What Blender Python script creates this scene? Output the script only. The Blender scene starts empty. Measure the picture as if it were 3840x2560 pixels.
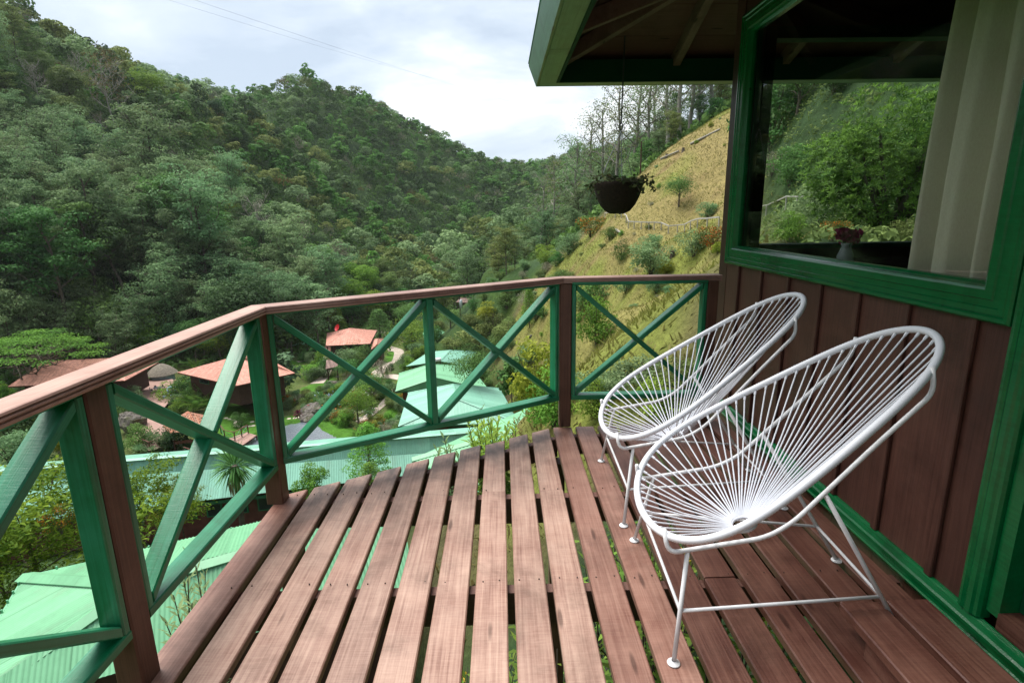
import bpy, math, random
import numpy as np
from mathutils import Vector, Matrix

SC = bpy.context.scene
COL = SC.collection
RNG = np.random.default_rng(7)
random.seed(7)

# ------------------------------------------------------------------ camera
EYE = np.array([0.0, 0.0, 1.27])
FPX = 2054.93                      # focal length in pixels of the 3840 px wide photograph
YAW, PITCH, ROLL = 0.0165627, 0.2315437, 0.0158476


def cam_axes(yaw, pitch, roll):
    cy, sy, cp, sp = math.cos(yaw), math.sin(yaw), math.cos(pitch), math.sin(pitch)
    fwd = np.array([sy * cp, cy * cp, -sp])
    right = np.array([cy, -sy, 0.0])
    down = np.cross(fwd, right)
    c, s = math.cos(roll), math.sin(roll)
    return c * right + s * down, -s * right + c * down, fwd


AX_R, AX_D, AX_F = cam_axes(YAW, PITCH, ROLL)
cam = bpy.data.cameras.new("camera")
cam.lens = FPX / 3840 * 36
cam.sensor_width = 36
cam.clip_start, cam.clip_end = 0.05, 6000
camo = bpy.data.objects.new("camera", cam)
COL.objects.link(camo)
camo.matrix_world = Matrix(((AX_R[0], -AX_D[0], -AX_F[0], EYE[0]), (AX_R[1], -AX_D[1], -AX_F[1], EYE[1]),
                            (AX_R[2], -AX_D[2], -AX_F[2], EYE[2]), (0, 0, 0, 1)))
SC.camera = camo

# ------------------------------------------------------------------ sky, sun, exposure
SUN_EL, SUN_AZ = math.radians(65), math.radians(-55)     # azimuth from +Y towards +X: the sun stands to the left
W = bpy.data.worlds.new("World")
SC.world = W
W.use_nodes = True
wn, wl = W.node_tree.nodes, W.node_tree.links
wn.clear()


def sky_nodes():
    out = wn.new('ShaderNodeOutputWorld')
    bg = wn.new('ShaderNodeBackground')
    sky = wn.new('ShaderNodeTexSky')
    sky.sky_type = 'NISHITA'
    sky.sun_disc = False
    sky.sun_elevation = SUN_EL
    sky.sun_rotation = SUN_AZ
    tc = wn.new('ShaderNodeTexCoord')
    sep = wn.new('ShaderNodeSeparateXYZ')
    wl.new(tc.outputs['Generated'], sep.inputs[0])
    zc = wn.new('ShaderNodeMath'); zc.operation = 'MAXIMUM'; zc.inputs[1].default_value = 0.0
    wl.new(sep.outputs['Z'], zc.inputs[0])
    za = wn.new('ShaderNodeMath'); za.operation = 'ADD'; za.inputs[1].default_value = 0.22
    wl.new(zc.outputs[0], za.inputs[0])
    dv = wn.new('ShaderNodeVectorMath'); dv.operation = 'DIVIDE'
    cmb = wn.new('ShaderNodeCombineXYZ')
    for k in range(3):
        wl.new(za.outputs[0], cmb.inputs[k])
    wl.new(tc.outputs['Generated'], dv.inputs[0]); wl.new(cmb.outputs[0], dv.inputs[1])
    mp = wn.new('ShaderNodeMapping')
    mp.inputs['Location'].default_value = (4.1, 8.3, 2.0)
    mp.inputs['Scale'].default_value = (0.85, 1.0, 0.4)
    wl.new(dv.outputs[0], mp.inputs[0])
    n1 = wn.new('ShaderNodeTexNoise'); n1.inputs['Scale'].default_value = 1.5
    n1.inputs['Detail'].default_value = 9; n1.inputs['Roughness'].default_value = 0.55
    n1.inputs['Distortion'].default_value = 0.35
    wl.new(mp.outputs[0], n1.inputs['Vector'])
    cr = wn.new('ShaderNodeValToRGB')
    e = cr.color_ramp.elements
    e[0].position, e[0].color = 0.36, (CL_LO[0], CL_LO[1], CL_LO[2], 1)
    e[1].position, e[1].color = 0.64, (CL_HI[0], CL_HI[1], CL_HI[2], 1)
    m = e.new(0.49); m.color = (CL_MID[0], CL_MID[1], CL_MID[2], 1)
    wl.new(n1.outputs['Fac'], cr.inputs[0])
    mx = wn.new('ShaderNodeMixRGB'); mx.inputs[0].default_value = 0.9
    wl.new(sky.outputs[0], mx.inputs[1]); wl.new(cr.outputs[0], mx.inputs[2])
    bg.inputs['Strength'].default_value = 0.1
    wl.new(mx.outputs[0], bg.inputs['Color'])
    wl.new(bg.outputs[0], out.inputs['Surface'])


CL_LO, CL_MID, CL_HI = (2.75, 3.2, 3.75), (3.65, 4.05, 4.5), (5.6, 5.7, 5.8)
sky_nodes()
sun = bpy.data.lights.new("sun", 'SUN')
sun.energy = 3.0
sun.angle = math.radians(42)
sun.color = (1.0, 0.96, 0.9)
suno = bpy.data.objects.new("sun", sun)
COL.objects.link(suno)
_d = Vector((math.sin(SUN_AZ) * math.cos(SUN_EL), math.cos(SUN_AZ) * math.cos(SUN_EL), math.sin(SUN_EL)))
suno.rotation_euler = _d.to_track_quat('Z', 'Y').to_euler()
SC.view_settings.view_transform = 'Standard'
SC.view_settings.look = 'None'
SC.view_settings.gamma = 1
SC.view_settings.use_curve_mapping = False
SC.view_settings.exposure = 1.22
SC.cycles.use_denoising = True
SC.cycles.max_bounces = 6
SC.cycles.diffuse_bounces = 3
SC.cycles.glossy_bounces = 3
SC.cycles.transparent_max_bounces = 12
SC.cycles.transmission_bounces = 4
SC.cycles.volume_bounces = 0

# ------------------------------------------------------------------ geometry of sight lines (photograph pixels -> world)


def ray(u, v):
    return AX_R * ((u - 1920) / FPX) + AX_D * ((v - 1280) / FPX) + AX_F


def at(u, v, D):                   # point seen at (u, v) at distance D along +Y
    d = ray(u, v)
    return EYE + d * (D / d[1])


def onz(u, v, z):
    d = ray(u, v)
    return EYE + d * ((z - EYE[2]) / d[2])


def pixel(P):
    c = np.asarray(P, float) - EYE
    x, y, z = c @ AX_R, c @ AX_D, c @ AX_F
    return 1920 + FPX * x / z, 1280 + FPX * y / z, z


# ------------------------------------------------------------------ object helpers
WORG = {}


def org(o):
    return WORG.get(o.name, np.zeros(3)) if o is not None else np.zeros(3)


def link(o, parent, origin):
    COL.objects.link(o)
    origin = np.asarray(origin, float)
    WORG[o.name] = origin
    if parent is not None:
        o.parent = parent
    o.location = Vector(origin - org(parent))
    return o


def tag(o, label=None, cat=None, group=None, kind=None):
    if label: o['label'] = label
    if cat: o['category'] = cat
    if group: o['group'] = group
    if kind: o['kind'] = kind
    return o


def thing(name, label, cat, loc, group=None):
    o = bpy.data.objects.new(name, None)
    o.empty_display_size = 0.2
    link(o, None, loc)
    return tag(o, label, cat, group)


class MB:
    """collects world-space geometry and links it as ONE mesh object"""

    def __init__(s):
        s.v, s.f, s.n = [], [], 0

    def add(s, v, f):
        s.v.append(np.asarray(v, float).reshape(-1, 3))
        s.f += [tuple(i + s.n for i in q) for q in f]
        s.n += len(s.v[-1])

    def box(s, x0, x1, y0, y1, z0, z1):
        s.add([(x0, y0, z0), (x1, y0, z0), (x1, y1, z0), (x0, y1, z0), (x0, y0, z1), (x1, y0, z1), (x1, y1, z1), (x0, y1, z1)],
              [(3, 2, 1, 0), (4, 5, 6, 7), (0, 1, 5, 4), (1, 2, 6, 5), (2, 3, 7, 6), (3, 0, 4, 7)])
        return s

    def beam(s, p0, p1, w, t, n, ch=0.004, cut0=None, cut1=None):
        """bar p0-p1 with width w along n and thickness t across; chamfered edges; ends cut by the directions cut0/cut1"""
        p0, p1 = np.asarray(p0, float), np.asarray(p1, float)
        d = p1 - p0; L = np.linalg.norm(d); d = d / L
        n = np.asarray(n, float); n = n - d * (n @ d); n /= np.linalg.norm(n)
        b = np.cross(d, n)
        a, c = w / 2, t / 2
        pr = [(-a, -c + ch), (-a + ch, -c), (a - ch, -c), (a, -c + ch), (a, c - ch), (a - ch, c), (-a + ch, c), (-a, c - ch)]
        vs = []
        for p, cut in ((p0, cut0), (p1, cut1)):
            for x, y in pr:
                q = p + n * x + b * y
                if cut is not None:
                    k = np.asarray(cut, float)
                    q = q - d * (((q - p) @ k) / (d @ k))
                vs.append(q)
        s.add(vs, [tuple(range(7, -1, -1)), tuple(range(8, 16))] + [(i, (i + 1) % 8, 8 + (i + 1) % 8, 8 + i) for i in range(8)])
        return s

    def extrude(s, prof, p0, p1, n, up, cut0=None, cut1=None):
        """profile points (a along n, b along up) swept from p0 to p1"""
        p0, p1 = np.asarray(p0, float), np.asarray(p1, float)
        d = (p1 - p0) / np.linalg.norm(p1 - p0)
        n, up = np.asarray(n, float), np.asarray(up, float)
        m = len(prof); vs = []
        for p, cut in ((p0, cut0), (p1, cut1)):
            for x, y in prof:
                q = p + n * x + up * y
                if cut is not None:
                    k = np.asarray(cut, float)
                    q = q - d * (((q - p) @ k) / (d @ k))
                vs.append(q)
        s.add(vs, [tuple(range(m - 1, -1, -1)), tuple(range(m, 2 * m))] + [(i, (i + 1) % m, m + (i + 1) % m, m + i) for i in range(m)])
        return s

    def tube(s, pts, r, k=6, cap=True, closed=False):
        pts = np.asarray(pts, float); n = len(pts)
        r = np.broadcast_to(np.asarray(r, float), (n,))
        if closed:
            t = np.roll(pts, -1, 0) - np.roll(pts, 1, 0)
        else:
            t = np.gradient(pts, axis=0)
        t /= np.linalg.norm(t, axis=1)[:, None] + 1e-12
        ref = np.array([0.0, 0, 1]) if abs(t[0][2]) < 0.9 else np.array([1.0, 0, 0])
        a = np.cross(t[0], ref); a /= np.linalg.norm(a)
        A = np.empty((n, 3))
        for i in range(n):
            a = a - t[i] * (a @ t[i]); a /= np.linalg.norm(a) + 1e-12
            A[i] = a
        B = np.cross(t, A)
        an = np.arange(k) * 2 * math.pi / k
        V = pts[:, None, :] + r[:, None, None] * (A[:, None, :] * np.cos(an)[None, :, None] + B[:, None, :] * np.sin(an)[None, :, None])
        f = []
        for i in range(n if closed else n - 1):
            j = (i + 1) % n
            for q in range(k):
                f.append((i * k + q, i * k + (q + 1) % k, j * k + (q + 1) % k, j * k + q))
        if cap and not closed:
            f.append(tuple(range(k - 1, -1, -1))); f.append(tuple((n - 1) * k + q for q in range(k)))
        s.add(V.reshape(-1, 3), f)
        return s

    def lathe(s, prof, c, k=20, axis=None):
        """profile (radius, height) turned about the vertical through c"""
        c = np.asarray(c, float); an = np.arange(k) * 2 * math.pi / k
        V = []
        for r, z in prof:
            for a in an:
                V.append(c + (r * math.cos(a), r * math.sin(a), z))
        f = []
        for i in range(len(prof) - 1):
            for q in range(k):
                f.append((i * k + q, i * k + (q + 1) % k, (i + 1) * k + (q + 1) % k, (i + 1) * k + q))
        s.add(V, f)
        return s

    def build(s, name, m, parent=None, origin=None, smooth=False, frame=None):
        V = np.concatenate(s.v)
        if origin is None:
            origin = org(parent) if parent is not None else V.mean(0)
        me = bpy.data.meshes.new(name)
        L = V - np.asarray(origin, float); R_ = None
        if frame is not None:      # local X along the piece, so that the grain runs with it
            ex = np.asarray(frame, float); ex = ex / np.linalg.norm(ex)
            ey = np.cross((0, 0, 1), ex) if abs(ex[2]) < .95 else np.array([0, 1.0, 0])
            ey = ey - ex * (ey @ ex); ey /= np.linalg.norm(ey)
            R_ = np.stack([ex, ey, np.cross(ex, ey)], -1); L = L @ R_
        me.from_pydata(L.tolist(), [], s.f)
        if smooth:
            me.polygons.foreach_set('use_smooth', [True] * len(me.polygons))
        me.materials.append(m)
        me.update()
        o = bpy.data.objects.new(name, me)
        if R_ is not None: o.rotation_euler = Matrix(R_.tolist()).to_euler()
        return link(o, parent, origin)


def copy_tree(o, loc=None, parent=None):
    c = o.copy()
    COL.objects.link(c)
    c.parent = parent
    if loc is not None:
        c.location = Vector(loc)
        WORG[c.name] = np.asarray(loc, float)
    else:
        WORG[c.name] = org(parent) + np.array(o.location)
    for ch in [x for x in CHILD.get(o.name, [])]:
        k = copy_tree(ch, None, c)
        CHILD.setdefault(c.name, []).append(k)
    return c


CHILD = {}


def kids(o):
    """remember the children of a prototype for copying"""
    CHILD[o.name] = [x for x in COL.objects if x.parent == o]
    for x in CHILD[o.name]:
        kids(x)


# ------------------------------------------------------------------ materials
MATS = {}


def mat(name):
    m = bpy.data.materials.new(name)
    m.use_nodes = True
    n, l = m.node_tree.nodes, m.node_tree.links
    return m, n, l, n['Principled BSDF']


def rgba(c):
    return (c[0], c[1], c[2], 1)


def tex_noise(n, l, vec, scale, detail=4, rough=0.55, dist=0.0):
    t = n.new('ShaderNodeTexNoise')
    t.inputs['Scale'].default_value = scale
    t.inputs['Detail'].default_value = detail
    t.inputs['Roughness'].default_value = rough
    t.inputs['Distortion'].default_value = dist
    if vec is not None:
        l.new(vec, t.inputs['Vector'])
    return t.outputs['Fac']


def mapping(n, l, vec, scale=(1, 1, 1), loc=(0, 0, 0), rot=(0, 0, 0)):
    mp = n.new('ShaderNodeMapping')
    mp.inputs['Scale'].default_value = scale
    mp.inputs['Location'].default_value = loc
    mp.inputs['Rotation'].default_value = rot
    l.new(vec, mp.inputs[0])
    return mp.outputs[0]


def ramp(n, l, fac, stops):
    r = n.new('ShaderNodeValToRGB')
    e = r.color_ramp.elements
    e[0].position, e[0].color = stops[0][0], rgba(stops[0][1])
    e[1].position, e[1].color = stops[-1][0], rgba(stops[-1][1])
    for p, c in stops[1:-1]:
        x = e.new(p); x.color = rgba(c)
    l.new(fac, r.inputs[0])
    return r.outputs[0]


def mix(n, l, fac, a, b, mode='MIX'):
    x = n.new('ShaderNodeMixRGB')
    x.blend_type = mode
    for k, q in ((0, fac), (1, a), (2, b)):
        if isinstance(q, (int, float)):
            x.inputs[k].default_value = q
        elif isinstance(q, tuple):
            x.inputs[k].default_value = rgba(q)
        else:
            l.new(q, x.inputs[k])
    return x.outputs[0]


def math_(n, l, op, a, b=None, clamp=False):
    x = n.new('ShaderNodeMath'); x.operation = op; x.use_clamp = clamp
    for k, q in ((0, a), (1, b)):
        if q is None: continue
        if isinstance(q, (int, float)): x.inputs[k].default_value = q
        else: l.new(q, x.inputs[k])
    return x.outputs[0]


def bump(n, l, bs, h, strength=0.3, dist=0.01):
    b = n.new('ShaderNodeBump')
    b.inputs['Strength'].default_value = strength
    b.inputs['Distance'].default_value = dist
    l.new(h, b.inputs['Height'])
    l.new(b.outputs[0], bs.inputs['Normal'])


def simple(name, c, rough=0.6, var=0.15, scale=6.0, spec=0.5, bmp=0.0, metal=0.0, objvar=0.0):
    if name in MATS: return MATS[name]
    m, n, l, bs = mat(name)
    tc = n.new('ShaderNodeTexCoord').outputs['Object']
    f = tex_noise(n, l, tc, scale, 6)
    lo = tuple(x * (1 - var) for x in c); hi = tuple(min(1, x * (1 + var)) for x in c)
    col = ramp(n, l, f, [(0.3, lo), (0.7, hi)])
    if objvar:
        oi = n.new('ShaderNodeObjectInfo').outputs['Random']
        hv = n.new('ShaderNodeHueSaturation')
        l.new(col, hv.inputs['Color'])
        l.new(math_(n, l, 'ADD', math_(n, l, 'MULTIPLY', oi, 2 * objvar), 1 - objvar), hv.inputs['Value'])
        col = hv.outputs[0]
    l.new(col, bs.inputs['Base Color'])
    bs.inputs['Roughness'].default_value = rough
    bs.inputs['Specular IOR Level'].default_value = spec
    bs.inputs['Metallic'].default_value = metal
    if bmp: bump(n, l, bs, f, bmp)
    MATS[name] = m
    return m


def wood_paint(name, base, worn, axis=1, wear=0.5, rough=0.55, saw=0.25, stain=0.0, spec=0.4, objvar=0.08):
    """painted, weathered board: grain along the object axis, worn streaks, saw marks across"""
    if name in MATS: return MATS[name]
    m, n, l, bs = mat(name)
    tc = n.new('ShaderNodeTexCoord').outputs['Object']
    oi = n.new('ShaderNodeObjectInfo').outputs['Random']
    off = n.new('ShaderNodeVectorMath'); off.operation = 'ADD'
    sc = math_(n, l, 'MULTIPLY', oi, 37.0)
    cb = n.new('ShaderNodeCombineXYZ')
    for k in range(3): l.new(sc, cb.inputs[k])
    l.new(tc, off.inputs[0]); l.new(cb.outputs[0], off.inputs[1])
    v = off.outputs[0]
    g = [105, 105, 105]; g[axis] = 2.6
    grain = tex_noise(n, l, mapping(n, l, v, tuple(g)), 1.0, 7, 0.62, 0.6)
    s = [16, 16, 16]; s[axis] = 230
    sawm = tex_noise(n, l, mapping(n, l, v, tuple(s)), 1.0, 3, 0.6)
    patch = tex_noise(n, l, mapping(n, l, v, (5, 5, 5)), 1.0, 5, 0.6)
    w = math_(n, l, 'ADD', math_(n, l, 'MULTIPLY', grain, 0.62), math_(n, l, 'MULTIPLY', sawm, saw))
    w = math_(n, l, 'ADD', w, math_(n, l, 'MULTIPLY', patch, 0.5))
    lo = 0.86 - wear * 0.42
    fac = ramp(n, l, w, [(lo * 0.70, (0, 0, 0)), (lo * 1.30, (1, 1, 1))])
    b2 = tuple(x * 0.72 for x in base)
    dark = mix(n, l, grain, b2, tuple(x * 1.25 for x in base))
    col = mix(n, l, fac, dark, worn)
    if stain:
        st = tex_noise(n, l, mapping(n, l, v, (6, 3.2, 6)), 1.0, 6, 0.65, 0.4)
        attr = n.new('ShaderNodeAttribute'); attr.attribute_name = 'weather'
        sf = math_(n, l, 'MULTIPLY', math_(n, l, 'MULTIPLY', ramp(n, l, st, [(0.36, (0, 0, 0)), (0.60, (1, 1, 1))]), attr.outputs['Fac']), stain)
        col = mix(n, l, sf, col, (0.055, 0.04, 0.034))
    blot = tex_noise(n, l, mapping(n, l, v, (2.7, 2.7, 2.7), (3, 1, 7)), 1.0, 7, 0.7, 0.5)      # dirt and scuffs
    col = mix(n, l, 1.0, col, ramp(n, l, blot, [(0.32, (0.62, 0.60, 0.58)), (0.5, (1, 1, 1)), (0.75, (1.12, 1.1, 1.08))]), 'MULTIPLY')
    kv = list((9.0, 9.0, 9.0)); kv[axis] = 1.7
    vo = n.new('ShaderNodeTexVoronoi'); vo.inputs['Scale'].default_value = 1.0; vo.inputs['Randomness'].default_value = 1.0
    l.new(mapping(n, l, v, tuple(kv)), vo.inputs['Vector'])
    col = mix(n, l, 1.0, col, ramp(n, l, vo.outputs['Distance'], [(0.05, (0.42, 0.38, 0.36)), (0.095, (1, 1, 1))]), 'MULTIPLY')   # knots
    hv = n.new('ShaderNodeHueSaturation')
    l.new(col, hv.inputs['Color'])
    l.new(math_(n, l, 'ADD', math_(n, l, 'MULTIPLY', oi, 2 * objvar), 1 - objvar), hv.inputs['Value'])
    l.new(hv.outputs[0], bs.inputs['Base Color'])
    bs.inputs['Roughness'].default_value = rough
    bs.inputs['Specular IOR Level'].default_value = spec
    hb = math_(n, l, 'ADD', grain, math_(n, l, 'MULTIPLY', sawm, 0.5))
    bump(n, l, bs, hb, 0.25, 0.004)
    MATS[name] = m
    return m


def leaf_mat(name, dark, light, transl=0.3, objvar=0.25, hue=0.03, bloom=None):
    if name in MATS: return MATS[name]
    m, n, l, bs = mat(name)
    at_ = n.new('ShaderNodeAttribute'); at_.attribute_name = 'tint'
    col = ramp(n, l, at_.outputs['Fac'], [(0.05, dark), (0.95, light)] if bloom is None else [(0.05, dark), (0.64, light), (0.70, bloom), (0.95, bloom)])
    oi = n.new('ShaderNodeObjectInfo').outputs['Random']
    hv = n.new('ShaderNodeHueSaturation')
    l.new(col, hv.inputs['Color'])
    l.new(math_(n, l, 'ADD', math_(n, l, 'MULTIPLY', oi, 2 * objvar), 1 - objvar), hv.inputs['Value'])
    o2 = math_(n, l, 'FRACT', math_(n, l, 'MULTIPLY', oi, 17.3))
    l.new(math_(n, l, 'ADD', math_(n, l, 'MULTIPLY', o2, 2 * hue), 0.5 - hue), hv.inputs['Hue'])
    l.new(hv.outputs[0], bs.inputs['Base Color'])
    bs.inputs['Roughness'].default_value = 0.7
    bs.inputs['Specular IOR Level'].default_value = 0.12
    tr = n.new('ShaderNodeBsdfTranslucent')
    l.new(hv.outputs[0], tr.inputs['Color'])
    ms = n.new('ShaderNodeMixShader'); ms.inputs[0].default_value = transl
    l.new(bs.outputs[0], ms.inputs[1]); l.new(tr.outputs[0], ms.inputs[2])
    l.new(ms.outputs[0], n['Material Output'].inputs['Surface'])
    MATS[name] = m
    return m


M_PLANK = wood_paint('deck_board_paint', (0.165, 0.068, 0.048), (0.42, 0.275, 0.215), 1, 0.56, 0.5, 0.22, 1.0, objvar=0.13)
M_PLANK_MID = wood_paint('deck_board_paint_half_worn_shaded', (0.145, 0.055, 0.038), (0.33, 0.19, 0.145), 1, 0.44, 0.45, 0.2, 1.0, objvar=0.12)  # half step: some eave shade in the colour, some wear
M_PLANK_SHADED = wood_paint('deck_board_paint_less_worn_shaded', (0.085, 0.030, 0.021), (0.21, 0.105, 0.075), 1, 0.30, 0.42, 0.15, 1.0, objvar=0.12)  # roof shade painted in as a darker tone, and less worn
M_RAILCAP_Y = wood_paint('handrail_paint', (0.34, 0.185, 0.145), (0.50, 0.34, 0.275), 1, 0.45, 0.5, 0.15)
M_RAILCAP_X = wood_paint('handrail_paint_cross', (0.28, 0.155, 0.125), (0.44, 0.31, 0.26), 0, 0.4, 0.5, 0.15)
M_POST = wood_paint('post_paint', (0.095, 0.042, 0.026), (0.165, 0.085, 0.056), 2, 0.35, 0.5, 0.1)
M_SIDING = wood_paint('siding_paint', (0.066, 0.026, 0.019), (0.115, 0.052, 0.037), 2, 0.42, 0.42, 0.1, spec=0.45, objvar=0.16)
M_JOIST = wood_paint('joist_paint', (0.10, 0.045, 0.034), (0.16, 0.08, 0.06), 0, 0.3, 0.6)
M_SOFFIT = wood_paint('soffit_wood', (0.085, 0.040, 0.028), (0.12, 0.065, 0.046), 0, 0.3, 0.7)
M_RAFTER = wood_paint('rafter_wood', (0.13, 0.080, 0.056), (0.18, 0.12, 0.088), 1, 0.3, 0.7)
M_GREEN = wood_paint('green_paint', (0.004, 0.155, 0.058), (0.04, 0.27, 0.165), 0, 0.40, 0.33, 0.05, spec=0.5, objvar=0.06)
M_GREENTRIM = wood_paint('green_trim_paint', (0.002, 0.125, 0.034), (0.004, 0.15, 0.044), 1, 0.2, 0.2, 0.05, spec=0.55, objvar=0.03)
M_FASCIA = wood_paint('fascia_paint', (0.05, 0.16, 0.075), (0.11, 0.25, 0.15), 1, 0.4, 0.35, 0.1)
M_WHITE, n, l, bs = mat('white_enamel')
tc = n.new('ShaderNodeTexCoord').outputs['Object']
wf = tex_noise(n, l, tc, 9, 6, 0.7); rf = tex_noise(n, l, tc, 38, 5, 0.75)
wc = ramp(n, l, wf, [(0.3, (0.62, 0.62, 0.63)), (0.6, (0.76, 0.77, 0.79))])
l.new(mix(n, l, ramp(n, l, rf, [(0.66, (0, 0, 0)), (0.74, (0.75, 0.75, 0.75))]), wc, (0.30, 0.19, 0.12)), bs.inputs['Base Color'])
bs.inputs['Roughness'].default_value = 0.35
M_CORD = simple('white_vinyl_cord', (0.70, 0.72, 0.78), 0.42, 0.10, 7, 0.5)
M_BARK = simple('bark', (0.10, 0.082, 0.065), 0.9, 0.45, 3, 0.2, 0.4, objvar=0.3)
M_PALEBARK = simple('pale_bark', (0.28, 0.26, 0.225), 0.9, 0.3, 3, 0.2, 0.3, objvar=0.2)
M_DARKWOOD = simple('dark_wood', (0.045, 0.026, 0.020), 0.6, 0.3, 8, 0.3, 0.1)
M_BLACK = simple('black_iron', (0.02, 0.02, 0.02), 0.5, 0.1, 8)
# ================================================================== the deck
deck = thing("wooden_deck", "reddish brown weathered slatted wooden deck with open gaps between boards", "deck", (0, 1.2, 0))
PITCH_P, X0, PW, PT = 0.135, -0.947, 0.1105, 0.032
DIAG = np.array([math.cos(math.radians(29.5)), math.sin(math.radians(29.5)), 0])


def deck_end(x):
    if x < 0.30: return 2.408 + 0.5633 * (x + 0.944)
    return 3.108 if x < 1.2 else 3.178


def plank(parent, x0, x1, y0, y1, ztop, m, cut1=None, weather=0.0, name="plank"):
    c = 0.004; t = PT; w = x1 - x0
    pr = [(0, -t + c), (c, -t), (w - c, -t), (w, -t + c), (w, -c), (w - c, 0), (c, 0), (0, -c)]
    ys = np.unique(np.concatenate([np.linspace(y0, y1, 5), np.clip(y1 - np.array([0.12, 0.25, 0.4, 0.6, 0.85]), y0 + 0.01, y1)]))
    V, f, wt = [], [], []
    wob = [random.uniform(-0.0025, 0.0025) for _ in range(2)]
    for i, y in enumerate(ys):
        for x, z in pr:
            yy = y
            if cut1 is not None and i == len(ys) - 1:
                yy = y + cut1 * (x - w)
            V.append((x0 + x, yy, ztop + z + wob[0] * (y - y0) / max(0.1, (y1 - y0)) + wob[1]))
            wt.append(max(0.0, 1 - (y1 - y) / 0.75) * weather)
    for i in range(len(ys) - 1):
        for q in range(8):
            f.append((i * 8 + q, i * 8 + (q + 1) % 8, (i + 1) * 8 + (q + 1) % 8, (i + 1) * 8 + q))
    f.append(tuple(range(8))); n = len(V); f.append(tuple(range(n - 1, n - 9, -1)))
    mb = MB(); mb.add(V, f)
    cen = np.array([(x0 + x1) / 2, (y0 + y1) / 2, ztop])
    o = mb.build(name, m, parent, cen)
    a = o.data.attributes.new('weather', 'FLOAT', 'POINT')
    a.data.foreach_set('value', np.array(wt, dtype=np.float32))
    return o


for k in range(18):
    xr = X0 + k * PITCH_P; xl = xr - PW
    ye = deck_end(xr) + random.uniform(-0.006, 0.006)
    cut = 0.5633 if xr < 0.36 else None
    wt = 0.0 if k == 0 else (1.0 if k < 10 else 0.25)
    mp_ = M_PLANK if k in (1, 2, 3, 4, 5, 6, 7, 8, 9) else M_PLANK_MID if k in (0, 10, 11) else M_PLANK_SHADED   # eave shade put into the colour of the boards below it, with less wear
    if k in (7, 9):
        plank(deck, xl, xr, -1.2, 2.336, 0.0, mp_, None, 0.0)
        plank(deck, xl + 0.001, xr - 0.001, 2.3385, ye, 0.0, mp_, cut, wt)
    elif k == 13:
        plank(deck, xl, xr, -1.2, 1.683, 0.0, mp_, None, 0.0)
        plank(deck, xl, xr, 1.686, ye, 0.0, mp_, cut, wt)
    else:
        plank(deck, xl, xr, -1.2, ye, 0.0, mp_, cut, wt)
for y in (2.352, 1.70, 0.98, 0.2):
    MB().box(-1.0, 1.40, y - 0.022, y + 0.022, -0.165, -PT - 0.004).build("joist", M_JOIST, deck, (0, y, -0.08))
# rim joists under the board ends
MB().beam((-1.02, 2.30, -0.10), (0.30, 3.045, -0.10), 0.115, 0.045, (0, 0, 1)).build("rim_joist", M_JOIST, deck)
MB().beam((0.33, 3.075, -0.10), (1.40, 3.075, -0.10), 0.115, 0.045, (0, 0, 1)).build("rim_joist", M_JOIST, deck)
MB().beam((-1.03, -1.2, -0.10), (-1.03, 2.27, -0.10), 0.115, 0.045, (0, 0, 1)).build("rim_joist", M_JOIST, deck)
for x, y in ((-0.985, 2.24), (0.30, 2.98), (-0.985, 0.95), (1.3, 2.98)):
    MB().beam((x, y, -6.0), (x, y, -0.16), 0.09, 0.09, (1, 0, 0)).build("stilt", M_POST, deck, (x, y, -1))

# step by the door
step = thing("deck_step", "two board brown wooden step on a block at the doorway", "step", (1.15, 1.1, 0))
plank(step, 1.012, 1.140, 0.2, 1.425, 0.094, M_PLANK_SHADED, None, 0.0)
plank(step, 1.160, 1.288, 0.2, 1.430, 0.094, M_PLANK_SHADED, None, 0.0)
MB().box(1.022, 1.10, 1.15, 1.31, 0.002, 0.061).build("block", M_PLANK_SHADED, step)
MB().box(1.03, 1.27, 0.3, 0.36, 0.002, 0.061).build("block", M_PLANK_SHADED, step)

# ================================================================== railing
rail = thing("deck_railing", "green and brown railing with crossed diagonal braces round the deck", "railing", (-1.0, 2.3, 0))
ZB, ZT = 0.183, 0.862            # bottom rail centre, underside of top rail


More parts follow.
